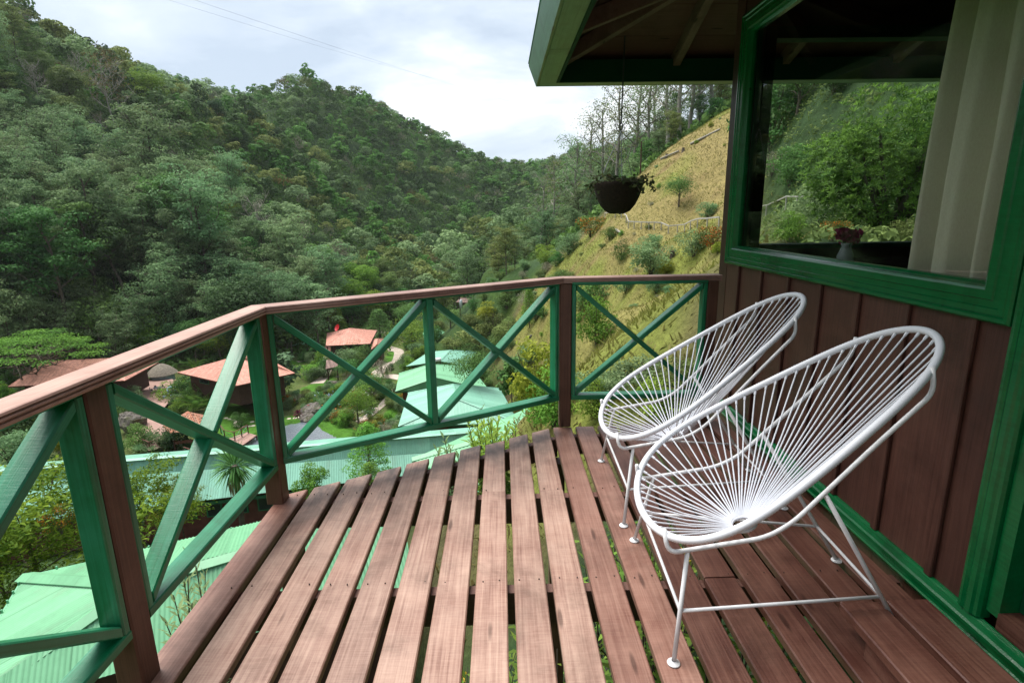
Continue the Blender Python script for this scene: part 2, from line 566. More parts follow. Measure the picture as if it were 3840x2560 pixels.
def seg_frame(A, B, mids):
    """one straight bay of railing between the faces of two posts A and B (front line), outward normal = left of A->B"""
    A, B = np.array([*A, 0.0]), np.array([*B, 0.0])
    d = (B - A) / np.linalg.norm(B - A); L = np.linalg.norm(B - A)
    nv = np.array([-d[1], d[0], 0.0]); dep = 0.066; off = nv * (dep / 2 + 0.002)
    P = lambda s, z: A + d * s + off + np.array([0, 0, z])
    MB().beam(P(0.001, ZB), P(L - 0.001, ZB), 0.066, 0.030, nv).build("bottom_rail", M_GREEN, rail, P(L / 2, ZB), frame=d)
    MB().beam(P(0.001, ZT + 0.005), P(L - 0.001, ZT + 0.005), 0.064, 0.020, nv).build("top_rail", M_GREEN, rail, P(L / 2, ZT), frame=d)
    z0, z1 = ZB + 0.0155, ZT - 0.0055
    edges = [0.0] + mids + [L]
    MB().beam(P(0.0125, z0), P(0.0125, z1), 0.064, 0.024, nv).build("upright", M_GREEN, rail, P(0, 0.5), frame=(0, 0, 1))
    MB().beam(P(L - 0.0125, z0), P(L - 0.0125, z1), 0.064, 0.024, nv).build("upright", M_GREEN, rail, P(L, 0.5), frame=(0, 0, 1))
    for m in mids:
        MB().beam(P(m, z0), P(m, z1), 0.064, 0.034, nv).build("upright", M_GREEN, rail, P(m, 0.5), frame=(0, 0, 1))
    for i in range(len(edges) - 1):
        a = edges[i] + (0.0255 if i == 0 else 0.018); b = edges[i + 1] - (0.0255 if i == len(edges) - 2 else 0.018)
        th = 0.028; zz0, zz1 = z0 + 0.016, z1 - 0.016
        h = zz1 - zz0; w = b - a; ang = math.atan2(h, w)
        a2, b2 = a + 0.004, b - 0.004
        # falling brace in one piece, rising brace butted against it in two
        MB().beam(P(a2, zz1), P(b2, zz0), 0.062, th, nv, cut0=d, cut1=d).build("brace", M_GREEN, rail, P((a + b) / 2, 0.5), frame=P(b2, zz0) - P(a2, zz1))
        mid = np.array([(a2 + b2) / 2, (zz0 + zz1) / 2])
        q = np.array([b2 - a2, zz1 - zz0]); ql = np.linalg.norm(q); q /= ql
        fall = np.array([q[0], -q[1]]); cosb = abs(q @ fall); sinb = math.sqrt(max(1e-4, 1 - cosb * cosb))
        gap = (th / 2) / sinb + 0.0008
        nn = np.array([q[1], q[0]])           # normal of the falling brace in the plane (s, z)
        cutn = d * nn[0] + np.array([0, 0, nn[1]])
        pa, pb = mid - q * gap, mid + q * gap
        MB().beam(P(a2, zz0), P(pa[0], pa[1]), 0.062, th, nv, cut0=d, cut1=cutn).build("brace", M_GREEN, rail, P((a + b) / 2, 0.4), frame=P(b2, zz1) - P(a2, zz0))
        MB().beam(P(pb[0], pb[1]), P(b2, zz1), 0.062, th, nv, cut0=cutn, cut1=d).build("brace", M_GREEN, rail, P((a + b) / 2, 0.6), frame=P(b2, zz1) - P(a2, zz0))


XR = -1.009
POSTS = [(-1.0465, 0.317), (-1.0465, 1.3125), (-1.0465, 2.305), (0.3645, 3.143), (1.2155, 3.143)]
for i, (x, y) in enumerate(POSTS):
    s = 0.075 if i < 3 else 0.070 if i == 3 else 0.062
    zlow = 0.0 if i in (0, 1, 2, 3) else -0.15
    MB().beam((x, y, zlow - (0.0 if i < 4 else 0)), (x, y, 0.866), s, s, (1, 0, 0), 0.005).build("post", M_POST, rail, (x, y, 0.4))
seg_frame((XR, 0.356), (XR, 1.274), [])
seg_frame((XR, 1.351), (XR, 2.267), [])
seg_frame((-1.008, 2.318), (0.329, 3.098), [0.752])
seg_frame((0.401, 3.107), (1.183, 3.107), [])
# handrail: moulded section swept along the three runs, mitred at the posts
CAPW, CAPT = 0.083, 0.034
hw = CAPW / 2
prof = [(-hw, -CAPT + .004), (-hw + .004, -CAPT), (hw - .006, -CAPT), (hw - .002, -CAPT + .004), (hw - .002, -CAPT + .009), (hw - .006, -CAPT + .011),
        (hw - .006, -CAPT + .014), (hw, -CAPT + .016), (hw, -CAPT + .020), (hw - .005, -CAPT + .022), (hw - .005, -CAPT + .025), (hw, -.007), (hw - .002, -.002), (hw - .006, 0),
        (-hw + .004, 0), (-hw, -.004)]
ZC = 0.902
C0, C1, C2, C3 = np.array([-1.031, -1.2, ZC]), np.array([-1.031, 2.306, ZC]), np.array([0.342, 3.152, ZC]), np.array([1.262, 3.152, ZC])


def bis(a, b, c):
    u = (b - a) / np.linalg.norm(b - a) + (c - b) / np.linalg.norm(c - b)
    return u / np.linalg.norm(u)


def inn(a, b):
    u = (b - a) / np.linalg.norm(b - a)
    return np.array([u[1], -u[0], 0])


e = 0.0006
MB().extrude(prof, C0, C1 - (C1 - C0) / np.linalg.norm(C1 - C0) * e, inn(C0, C1), (0, 0, 1), None, bis(C0, C1, C2)).build("handrail", M_RAILCAP_Y, rail, (C0 + C1) / 2)
d12 = (C2 - C1) / np.linalg.norm(C2 - C1)
MB().extrude(prof, C1 + d12 * e, C2 - d12 * e, inn(C1, C2), (0, 0, 1), bis(C0, C1, C2), bis(C1, C2, C3)).build("handrail", M_RAILCAP_X, rail, (C1 + C2) / 2, frame=d12)
MB().extrude(prof, C2 + (e, 0, 0), C3, inn(C2, C3), (0, 0, 1), bis(C1, C2, C3), None).build("handrail", M_RAILCAP_X, rail, (C2 + C3) / 2)

# ================================================================== the cabin
cabin = thing("wooden_cabin", "dark brown board and batten cabin with green trimmed picture window beside the deck", "cabin", (1.6, 1.5, 0))
XW = 1.42
YC = 3.56                         # corner of the house
bat = [3.2495, 2.9605, 2.675, 2.394, 2.1295, 1.8595, 1.584]
edges = [YC - 0.118] + bat + [1.44]
for i in range(len(edges) - 1):
    MB().box(XW, XW + 0.022, edges[i + 1] + 0.001, edges[i] - 0.001, -0.25, 0.955).build("wall_board", M_SIDING, cabin, (XW, (edges[i] + edges[i + 1]) / 2, 0.4))
for y in bat:
    MB().beam((XW - 0.0085, y, 0.067), (XW - 0.0085, y, 0.945), 0.030, 0.015, (0, 1, 0), 0.003).build("batten", M_SIDING, cabin, (XW, y, 0.5))
MB().box(XW - 0.002, XW + 0.03, YC - 0.116, YC, -1.5, 2.62).build("corner_board", M_SIDING, cabin, (XW, YC, 1.0))
MB().box(XW + 0.0305, XW + 0.13, YC - 0.025, YC + 0.003, -1.5, 2.62).build("corner_board", M_SIDING, cabin, (XW, YC, 1.0))
MB().box(XW + 0.004, XW + 0.03, 1.2, YC - 0.118, 2.30, 2.62).build("wall_board", M_SIDING, cabin, (XW, 2.4, 2.4))
MB().box(XW + 0.0, XW + 0.022, -3.0, 1.2, 2.15, 2.62).build("wall_board", M_SIDING, cabin, (XW, 0, 2.4))
MB().box(XW, XW + 0.022, -3.0, 0.40, -0.25, 2.14).build("wall_board", M_SIDING, cabin, (XW, -1.2, 1))
# mouldings
bp = [(0, 0), (0.012, 0), (0.026, 0.012), (0.030, 0.022), (0.024, 0.026), (0.024, 0.044), (0.030, 0.048), (0.030, 0.060), (0.024, 0.066), (0.020, 0.074), (0.016, 0.082), (0.006, 0.088), (0, 0.088)]
MB().extrude(bp, (XW - 0.0005, YC - 0.12, -0.022), (XW - 0.0005, -1.2, -0.022), (-1, 0, 0), (0, 0, 1)).build("baseboard", M_GREENTRIM, cabin, (XW, 1.5, 0))
# picture window: moulded frame, pane
window = bpy.data.objects.new("window", None)
link(window, cabin, (XW, 2.43, 1.6))
fy0, fy1, fz0, fz1 = 1.456, 3.433, 0.940, 2.335       # outer edges
FWD = 0.112
fp = [(0, 0), (0, 0.020), (0.006, 0.026), (0.016, 0.027), (0.020, 0.021), (0.024, 0.024), (0.040, 0.025), (0.043, 0.020), (0.062, 0.020), (0.066, 0.026), (0.090, 0.026), (0.098, 0.022), (0.104, 0.008), (FWD, -0.004), (FWD, -0.03), (0.02, -0.03)]
corners = [np.array([XW, fy1, fz0]), np.array([XW, fy0, fz0]), np.array([XW, fy0, fz1]), np.array([XW, fy1, fz1])]
inward = [np.array([0, 0, 1.]), np.array([0, 1., 0]), np.array([0, 0, -1.]), np.array([0, -1., 0])]
for i in range(4):
    a, b = corners[i], corners[(i + 1) % 4]
    d = (b - a) / np.linalg.norm(b - a)
    m0 = d + inward[i] if False else None
    ca = inward[i] - d if False else None
    # mitre planes at 45 degrees
    n0 = d - inward[i]; n1 = d + inward[i]
    MB().extrude(fp, a, b, inward[i], (-1, 0, 0), n0, n1).build("frame", M_GREENTRIM, window, (a + b) / 2)
gm = bpy.data.materials.new("window_glass"); gm.use_nodes = True
n, l = gm.node_tree.nodes, gm.node_tree.links
n.remove(n['Principled BSDF'])
fr = n.new('ShaderNodeFresnel'); fr.inputs['IOR'].default_value = 1.5
gl = n.new('ShaderNodeBsdfGlossy'); gl.inputs['Roughness'].default_value = 0.0
tp = n.new('ShaderNodeBsdfTransparent'); tp.inputs['Color'].default_value = (0.93, 0.95, 0.94, 1)
ms = n.new('ShaderNodeMixShader')
l.new(fr.outputs[0], ms.inputs[0]); l.new(tp.outputs[0], ms.inputs[1]); l.new(gl.outputs[0], ms.inputs[2])
l.new(ms.outputs[0], n['Material Output'].inputs['Surface'])
M_GLASS = gm
MB().add([(XW + 0.022, fy0 + 0.1, fz0 + 0.1), (XW + 0.022, fy1 - 0.1, fz0 + 0.1), (XW + 0.022, fy1 - 0.1, fz1 - 0.1), (XW + 0.022, fy0 + 0.1, fz1 - 0.1)], [(0, 1, 2, 3)]) if False else None
g = MB(); g.add([(XW + 0.020, fy0 + 0.1, fz0 + 0.1), (XW + 0.020, fy1 - 0.1, fz0 + 0.1), (XW + 0.020, fy1 - 0.1, fz1 - 0.1), (XW + 0.020, fy0 + 0.1, fz1 - 0.1)], [(3, 2, 1, 0)])
g.build("pane", M_GLASS, window)
# door with green trim
tp_ = [(0, 0), (0, 0.024), (0.012, 0.027), (0.02, 0.022), (0.028, 0.026), (0.044, 0.026), (0.05, 0.020), (0.06, 0.018), (0.066, 0.010), (0.066, -0.02), (0, -0.02)]
MB().extrude(tp_, (XW, 1.445, 0.068), (XW, 1.445, 2.15), (0, -1, 0), (-1, 0, 0)).build("door_trim", M_GREENTRIM, cabin, (XW, 1.41, 1.0))
door = bpy.data.objects.new("door", None); link(door, cabin, (XW + 0.1, 0.9, 1.0))
MB().box(XW + 0.0, XW + 0.085, 1.335, 1.377, 0.10, 2.13).build("jamb", M_GREENTRIM, door, (XW, 1.36, 1))
MB().box(XW + 0.005, XW + 0.085, 0.42, 1.334, 2.05, 2.13).build("jamb", M_GREENTRIM, door, (XW, 1.0, 2.1))
M_DOOR = simple('door_green', (0.004, 0.07, 0.026), 0.4, 0.15, 9)
MB().box(XW + 0.055, XW + 0.10, 0.43, 1.333, 0.125, 2.04).build("door_leaf", M_DOOR, door)
for z0_, z1_ in ((0.25, 0.95), (1.1, 1.9)):
    MB().box(XW + 0.046, XW + 0.056, 0.55, 1.2, z0_, z1_).build("panel", M_DOOR, door)
MB().box(XW - 0.004, XW + 0.10, 0.40, 1.334, 0.068, 0.12).build("sill", M_PLANK_SHADED, door, (XW, 0.9, 0.1))
# inside: floor, ceiling, walls, the second window in the end wall
M_ROOM = simple('room_boards', (0.045, 0.022, 0.016), 0.6, 0.3, 5, 0.2)
XF, YB, ZI = 5.6, -3.0, 2.44
MB().box(XW + 0.13, XF, YB, YC - 0.03, -0.1, 0.1).build("room_floor", M_ROOM, cabin)
MB().box(XW + 0.03, XF + 0.1, YB, YC + 0.0, ZI, ZI + 0.04).build("room_ceiling", M_ROOM, cabin)
MB().box(XF, XF + 0.1, YB, YC + 0.0, -1.5, ZI - 0.001).build("side_wall", M_ROOM, cabin)
MB().box(XW + 0.03, XF + 0.1, YB - 0.1, YB - 0.001, -1.5, ZI).build("back_wall", M_ROOM, cabin)
MB().box(XW + 0.135, XF - 0.001, YC - 0.08, YC - 0.001, -1.5, 1.02).build("end_wall", M_ROOM, cabin)
MB().box(XW + 0.135, XF - 0.001, YC - 0.08, YC - 0.001, 2.29, ZI - 0.001).build("end_wall", M_ROOM, cabin)
MB().box(3.9, XF - 0.001, YC - 0.08, YC - 0.001, 1.021, 2.289).build("end_wall", M_ROOM, cabin)
M_REDBEAM = simple('varnished_beam', (0.14, 0.07, 0.035), 0.5, 0.3, 6)
MB().beam((XW + 0.14, 2.1, 2.40), (XF, 2.1, 2.40), 0.09, 0.07, (0, 0, 1)).build("ceiling_beam", M_ROOM, cabin)
win2 = bpy.data.objects.new("window", None); link(win2, cabin, (2.7, YC - 0.04, 1.6))
M_DKGREEN = simple('dark_green_paint', (0.004, 0.04, 0.016), 0.7, 0.1, 8, 0.15)
MB().box(XW + 0.135, XW + 0.20, YC - 0.10, YC - 0.01, 1.021, 2.289).build("frame", M_DKGREEN, win2)
MB().box(XW + 0.2005, 3.9, YC - 0.10, YC - 0.01, 2.225, 2.289).build("frame", M_DKGREEN, win2)
MB().box(XW + 0.2005, 3.9, YC - 0.12, YC - 0.01, 1.021, 1.048).build("frame", M_DKGREEN, win2)
MB().box(2.74, 2.79, YC - 0.09, YC - 0.02, 1.0485, 2.2245).build("frame", M_DKGREEN, win2)
g = MB(); g.add([(XW + 0.2, YC - 0.05, 1.045), (3.9, YC - 0.05, 1.045), (3.9, YC - 0.05, 2.23), (XW + 0.2, YC - 0.05, 2.23)], [(0, 1, 2, 3)])
g.build("pane", M_GLASS, win2)
# hip roof with boxed green fascia; eave corner over the deck corner
OV = 1.12
EX, EY, EZ = XW - OV, YC + OV, 2.232
PIT = math.tan(math.radians(20))
roof = bpy.data.objects.new("roof", None); link(roof, cabin, (2.0, 2.0, 2.7))
ZR = EZ + 0.15                        # underside of the roof boards at the eave


def board_course(i, side):
    w = 0.30
    o0, o1 = 0.02 + i * w, 0.02 + (i + 1) * w - 0.006
    z0_, z1_ = ZR + o0 * PIT, ZR + o1 * PIT
    t = 0.02
    mb = MB()
    if side == 'front':
        xe = 8.0
        a, b = EX + o0, EX + o1
        y0_, y1_ = EY - o0, EY - o1
        vs = [(a, y0_, z0_), (xe, y0_, z0_), (xe, y1_, z1_), (b, y1_, z1_)]
    else:
        ye = -4.5
        y0_, y1_ = EY - o0, EY - o1
        vs = [(EX + o0, y0_, z0_), (EX + o1, y1_, z1_), (EX + o1, ye, z1_), (EX + o0, ye, z0_)]
    vs += [(x, y, z + t) for x, y, z in vs]
    mb.add(vs, [(3, 2, 1, 0), (4, 5, 6, 7), (0, 1, 5, 4), (1, 2, 6, 5), (2, 3, 7, 6), (3, 0, 4, 7)])
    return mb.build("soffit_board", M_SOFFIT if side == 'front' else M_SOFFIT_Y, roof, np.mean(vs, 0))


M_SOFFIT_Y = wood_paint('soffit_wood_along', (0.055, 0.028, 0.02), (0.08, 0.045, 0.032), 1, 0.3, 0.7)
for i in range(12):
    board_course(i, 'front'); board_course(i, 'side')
RH, RWD = 0.10, 0.055


def rafter(p0, p1, nm="rafter"):
    MB().beam(p0, p1, RWD, RH, np.cross((np.asarray(p1) - np.asarray(p0)), (0, 0, 1)), 0.003).build(nm, M_RAFTER, roof)


zof = lambda o: ZR + o * PIT - RH / 2 - 0.006
for x in (1.36, 2.2, 3.05, 3.9):
    e_ = x - EX
    rafter((x, EY - 0.06, zof(0.06)), (x, EY - min(3.4, e_ - 0.08), zof(min(3.4, e_ - 0.08))))
for y in (3.78, 2.95, 2.1, 1.2, 0.3, -0.6):
    e_ = EY - y
    q = min(3.4, e_ - 0.1)
    rafter((EX + 0.06, y, zof(0.06)), (EX + q, y, zof(q)))
rafter((EX + 0.05, EY - 0.05, zof(0.05) - 0.01), (EX + 3.4, EY - 3.4, zof(3.4) - 0.01), "hip_rafter")
# fascia: outer board leaning out, under board, inner board
fo = [(0, 0), (-0.055, 0.165), (-0.040, 0.17), (0.018, 0.004)]
cE = np.array([EX, EY, EZ])
MB().extrude(fo, (EX, -4.5, EZ), cE, (1, 0, 0), (0, 0, 1), None, (1, 1, 0)).build("fascia_board", M_FASCIA, roof)
MB().extrude(fo, cE, (8.0, EY, EZ), (0, -1, 0), (0, 0, 1), (1, 1, 0), None).build("fascia_board", M_FASCIA, roof)
fu = [(0.019, 0.0), (0.145, 0.0), (0.145, 0.012), (0.019, 0.012)]
MB().extrude(fu, (EX, 3.66, EZ), cE, (1, 0, 0), (0, 0, 1), None, (1, 1, 0)).build("under_board", M_FASCIA, roof)
MB().extrude(fu, (EX, -4.5, EZ), (EX, 3.655, EZ), (1, 0, 0), (0, 0, 1)).build("under_board", M_FASCIA, roof)
MB().extrude(fu, cE, (8.0, EY, EZ), (0, -1, 0), (0, 0, 1), (1, 1, 0), None).build("under_board", M_FASCIA, roof)
fi = [(0.146, -0.006), (0.168, -0.006), (0.168, 0.15), (0.146, 0.15)]
MB().extrude(fi, (EX, -4.5, EZ), cE, (1, 0, 0), (0, 0, 1), None, (1, 1, 0)).build("inner_board", M_DKGREEN, roof)
MB().extrude(fi, cE, (8.0, EY, EZ), (0, -1, 0), (0, 0, 1), (1, 1, 0), None).build("inner_board", M_DKGREEN, roof)
M_SHEET = simple('roof_sheet_near', (0.14, 0.36, 0.22), 0.5, 0.1, 4)
tz = ZR + 0.03
apx = np.array([EX + 4.4, EY - 4.4, tz + 4.4 * PIT])
mb = MB(); mb.add([(EX - 0.06, EY + 0.06, tz), (8.2, EY + 0.06, tz), (8.2, apx[1], apx[2]), apx, (EX - 0.06, -4.6, tz), (apx[0], -4.6, apx[2])], [(0, 3, 2, 1), (0, 4, 5, 3), (3, 5, 2)] if False else [(0, 1, 2, 3), (0, 3, 5, 4)])
mb.build("roof_sheet", M_SHEET, roof)

# curtain, flower vase on the inner ledge
M_CURT, n, l, bs = mat('curtain_cloth')
tc = n.new('ShaderNodeTexCoord').outputs['Object']
wv = tex_noise(n, l, mapping(n, l, tc, (300, 300, 90)), 1.0, 2)
l.new(ramp(n, l, wv, [(0.3, (0.84, 0.79, 0.64)), (0.7, (0.92, 0.88, 0.74))]), bs.inputs['Base Color'])
bs.inputs['Roughness'].default_value = 0.9
trn = n.new('ShaderNodeBsdfTranslucent'); trn.inputs['Color'].default_value = (0.6, 0.55, 0.42, 1)
ms = n.new('ShaderNodeMixShader'); ms.inputs[0].default_value = 0.06
l.new(bs.outputs[0], ms.inputs[1]); l.new(trn.outputs[0], ms.inputs[2]); l.new(ms.outputs[0], n['Material Output'].inputs['Surface'])
mb = MB(); nu, nvv = 90, 24
V = []
for j in range(nvv + 1):
    t = j / nvv; z = 2.40 - t * 1.46
    for i in range(nu + 1):
        s = i / nu
        y = 1.99 - s * (0.56 + 0.03 * t) + 0.03 * t * math.sin(3 * t)
        amp = 0.022 + 0.018 * t
        x = 1.53 + 1.9 * amp * math.sin(s * 34 + 1.1 * math.sin(5 * s + 1) + 0.9 * t * math.sin(9 * s)) + 0.008 * math.sin(s * 83 + 2 * t)
        V.append((x, y, z))
f = [(j * (nu + 1) + i, j * (nu + 1) + i + 1, (j + 1) * (nu + 1) + i + 1, (j + 1) * (nu + 1) + i) for j in range(nvv) for i in range(nu)]
mb.add(V, f)
tag(mb.build("curtain", M_CURT, None, (1.515, 1.7, 1.7), True), "cream curtain hanging in folds inside the cabin window", "curtain")
M_TABLE = simple('dark_table_top', (0.012, 0.008, 0.007), 1.0, 0.3, 12, 0.0)
tb = thing("window_table", "dark table top just inside the cabin window", "table", (2.3, 2.7, 0.1))
MB().box(1.62, 3.4, 2.1, 3.40, 0.93, 0.965).build("table_top", M_TABLE, tb)
for x, y in ((1.68, 2.16), (3.3, 2.16), (1.68, 3.32), (3.3, 3.32)):
    MB().box(x - .03, x + .03, y - .03, y + .03, 0.10, 0.9295).build("leg", M_TABLE, tb)
vz = thing("flower_vase", "small clear glass vase of magenta flowers behind the cabin window", "vase", (1.80, 2.86, 0.966))
M_VASE, n, l, bs = mat('vase_glass')
bs.inputs['Base Color'].default_value = (0.75, 0.82, 0.85, 1); bs.inputs['Roughness'].default_value = 0.08
bs.inputs['Transmission Weight'].default_value = 0.55; bs.inputs['IOR'].default_value = 1.3
MB().lathe([(0.0, 0.002), (0.034, 0.002), (0.041, 0.025), (0.040, 0.055), (0.026, 0.09), (0.022, 0.105), (0.028, 0.122), (0.026, 0.122), (0.019, 0.104), (0.0, 0.09)], (1.80, 2.86, 0.965), 20).build("glass_body", M_VASE, vz, None, True)

# hanging basket under the front eave
BX = at(2316, 745, 4.35)
bk = thing("hanging_basket", "dark coconut fibre hanging basket under the cabin eave", "plant basket", tuple(BX))
M_COIR, n, l, bs = mat('coconut_fibre')
tc = n.new('ShaderNodeTexCoord').outputs['Object']
f1 = tex_noise(n, l, tc, 55, 8, 0.7); f2 = tex_noise(n, l, tc, 9, 4)
l.new(mix(n, l, f2, ramp(n, l, f1, [(0.35, (0.012, 0.008, 0.006)), (0.7, (0.06, 0.033, 0.02))]), (0.03, 0.018, 0.012)), bs.inputs['Base Color'])
bs.inputs['Roughness'].default_value = 1.0
bump(n, l, bs, f1, 1.0, 0.02)
sc_ = 4.35 / (FPX * 0.97)
RB, HB = 88 * sc_, 100 * sc_
mb = MB(); ks, V, f = 40, [], []
prof_b = [(0.06, -0.5), (0.30, -0.49), (0.52, -0.40), (0.70, -0.22), (0.84, 0.05), (0.95, 0.32), (1.0, 0.48), (0.96, 0.53), (0.86, 0.50), (0.5, 0.46), (0.05, 0.47)]
rr = np.random.default_rng(3)
for r_, z_ in prof_b:
    for q in range(ks):
        a = q * 2 * math.pi / ks
        k_ = 1 + rr.normal(0, 0.022)
        V.append(BX + (RB * r_ * k_ * math.cos(a), RB * r_ * k_ * math.sin(a), HB * z_ + rr.normal(0, 0.004)))
for i in range(len(prof_b) - 1):
    for q in range(ks):
        f.append((i * ks + q, i * ks + (q + 1) % ks, (i + 1) * ks + (q + 1) % ks, (i + 1) * ks + q))
mb.add(V, f)
mb.build("bowl", M_COIR, bk, None, True)
BTOP = BX + (0, 0, HB * 0.5)
hook_z = at(2318, 465, 4.35)[2]
cz = ZR + (EY - 4.35) * PIT
mb = MB().tube([(BX[0] + .012, BX[1], hook_z), (BX[0] + .02, BX[1], cz - 0.005)], 0.0055, 5)
mb.tube([(BX[0] + .012 + 0.012 * math.cos(a), BX[1], hook_z - 0.02 + 0.026 * math.sin(a)) for a in np.linspace(0, 2 * math.pi, 14)[:-1]], 0.004, 5, False, True)
mb.build("hook_rod", M_BLACK, bk)
M_WIRE = simple('galvanised_wire', (0.5, 0.52, 0.55), 0.35, 0.1, 10, metal=0.6)
for q in range(3):
    a = q * 2.094 + 0.5
    MB().tube([BTOP + (RB * .86 * math.cos(a), RB * .86 * math.sin(a), -0.01), (BX[0] + 0.012, BX[1], hook_z - 0.045)], 0.0028, 5).build("wire", M_WIRE, bk)
# ================================================================== the string chairs
RPAR = (0.366, 0.4139, 0.2954, -0.3973, 0.6058, 0.2906, 0.0081, 0.3468)


def ring_pt(t):
    x0, L, Wd, e_, z0, a, b, e2 = RPAR
    s = np.cos(t); w = Wd * np.sin(t) * (1 + e_ * s + e2 * s * s)
    return np.stack([x0 + L * s, w, z0 + a * s + b * s * s], -1)


def smooth_path(pts, n=10, rad=0.03):
    """polyline with its corners rounded"""
    pts = [np.asarray(p, float) for p in pts]
    out = [pts[0]]
    for i in range(1, len(pts) - 1):
        a, p, b = pts[i - 1], pts[i], pts[i + 1]
        da, db = (a - p), (b - p); la, lb = np.linalg.norm(da), np.linalg.norm(db)
        r = min(rad, 0.45 * la, 0.45 * lb)
        q0, q1 = p + da / la * r, p + db / lb * r
        for k in range(6):
            t = k / 5
            out.append((1 - t) ** 2 * q0 + 2 * t * (1 - t) * p + t * t * q1)
    out.append(pts[-1])
    return np.array(out)


M_RIM, n, l, bs = mat('cord_wrapped_rim')
bs.inputs['Base Color'].default_value = (0.72, 0.74, 0.79, 1); bs.inputs['Roughness'].default_value = 0.42


def make_chair(label):
    t = thing("string_chair", label, "chair", (0, 0, 0), "white string chairs on the deck")
    # outer rim wound round with cord: fine ridges in the tube
    N = 620
    tt = np.linspace(0, 2 * math.pi, 4000, endpoint=False)
    P = ring_pt(tt); s = np.concatenate([[0], np.cumsum(np.linalg.norm(np.diff(np.vstack([P, P[:1]]), axis=0), axis=1))])
    tv = np.interp(np.linspace(0, s[-1], N, endpoint=False), s, np.append(tt, 2 * math.pi))
    rad = np.where(np.arange(N) % 2 == 0, 0.0118, 0.0107)
    MB().tube(ring_pt(tv), rad, 10, False, True).build("rim", M_RIM, t, None, True)
    hc, hr = np.array([0.289, 0.0, 0.262]), 0.036
    an = np.linspace(0, 2 * math.pi, 40, endpoint=False)
    MB().tube(np.stack([hc[0] + hr * np.cos(an), hr * 1.05 * np.sin(an), hc[2] + 0.012 * np.cos(an)], -1), 0.0075, 8, False, True).build("centre_ring", M_RIM, t, None, True)
    # cords from the rim to the centre ring, each knotted round the rim
    NC = 68
    sv = (np.arange(NC) + 0.5 + RNG.normal(0, .07, NC)) / NC * s[-1]
    tc_ = np.interp(sv, s, np.append(tt, 2 * math.pi))
    pts = ring_pt(tc_)
    q = np.arctan2(pts[:, 1], pts[:, 0] - hc[0])
    ang = np.sort(np.mod(q, 2 * math.pi))
    un = np.linspace(0, 2 * math.pi, NC, endpoint=False)
    for i in range(NC):
        p = pts[i]
        a0 = np.mod(q[i], 2 * math.pi)
        a = 0.55 * a0 + 0.45 * (2 * math.pi * (np.searchsorted(ang, a0) + 0.5) / NC)
        h = hc + (hr * math.cos(a), hr * 1.05 * math.sin(a), 0.012 * math.cos(a) + 0.004)
        d = h - p; d /= np.linalg.norm(d)
        sag = np.array([0, 0, -0.006]) + RNG.normal(0, .0022, 3)
        mb = MB().tube([p + d * 0.002, p + d * 0.02, (p + h) / 2 + sag, h + (0, 0, 0.003), h - (0, 0, 0.008)], 0.0026, 6)
        mb.tube([p + d * 0.012, p + d * 0.026], [0.0048, 0.0040], 6)
        mb.build("cord", M_CORD, t)
    # frame: two bent side rails, four legs with round feet, four ties
    for sgn in (-1, 1):
        pth = smooth_path([(-0.022, sgn * 0.205, 0.372), (-0.012, sgn * 0.225, 0.305), (0.265, sgn * 0.222, 0.355), (0.34, sgn * 0.215, 0.40), (0.55, sgn * 0.2, 0.632),
                           (0.684, sgn * 0.195, 0.778), (0.682, sgn * 0.178, 0.845)], 6, 0.045)
        MB().tube(pth, 0.0070, 8).build("side_rail", M_WHITE, t, None, True)
    for sgn in (-1, 1):
        for top, foot in (((0.045, sgn * 0.222, 0.315), (0.0, sgn * 0.3025, 0.004)), ((0.42, sgn * 0.208, 0.487), (0.718, sgn * 0.18, 0.004))):
            lg = MB().tube([top, foot], 0.0070, 8).build("leg", M_WHITE, t, None, True)
            MB().lathe([(0.0, 0.0), (0.0175, 0.0), (0.019, 0.002), (0.0175, 0.0045), (0.009, 0.007), (0.0072, 0.011)], (foot[0], foot[1], 0.0005), 16).build("foot", M_WHITE, lg, None, True)
    F = [np.array([0.021, sg * 0.265, 0.145]) for sg in (-1, 1)]
    B = [np.array([0.636, sg * 0.1875, 0.137]) for sg in (-1, 1)]
    for a, b in ((F[0], F[1]), (B[0], B[1]), (F[0], B[0]), (F[1], B[1])):
        MB().tube([a, b], 0.0052, 8).build("tie_bar", M_WHITE, t, None, True)
    return t


chair = make_chair("white cord chair nearest the doorway step, its rim nearest the camera")
kids(chair)
chair2 = copy_tree(chair, (0.4915, 2.326, 0.0))
chair2['label'] = "white cord chair standing in the corner by the far railing"
chair2.rotation_euler = (0, 0, -0.025)
chair.location = (0.4875, 1.6155, 0.0)
chair.rotation_euler = (0, 0, -0.0504)
# ================================================================== terrain
CT = []          # control points x, y, z


def cp(u, v, D, dz=0.0):
    P = at(u, v, D); CT.append((P[0], P[1], P[2] - dz))


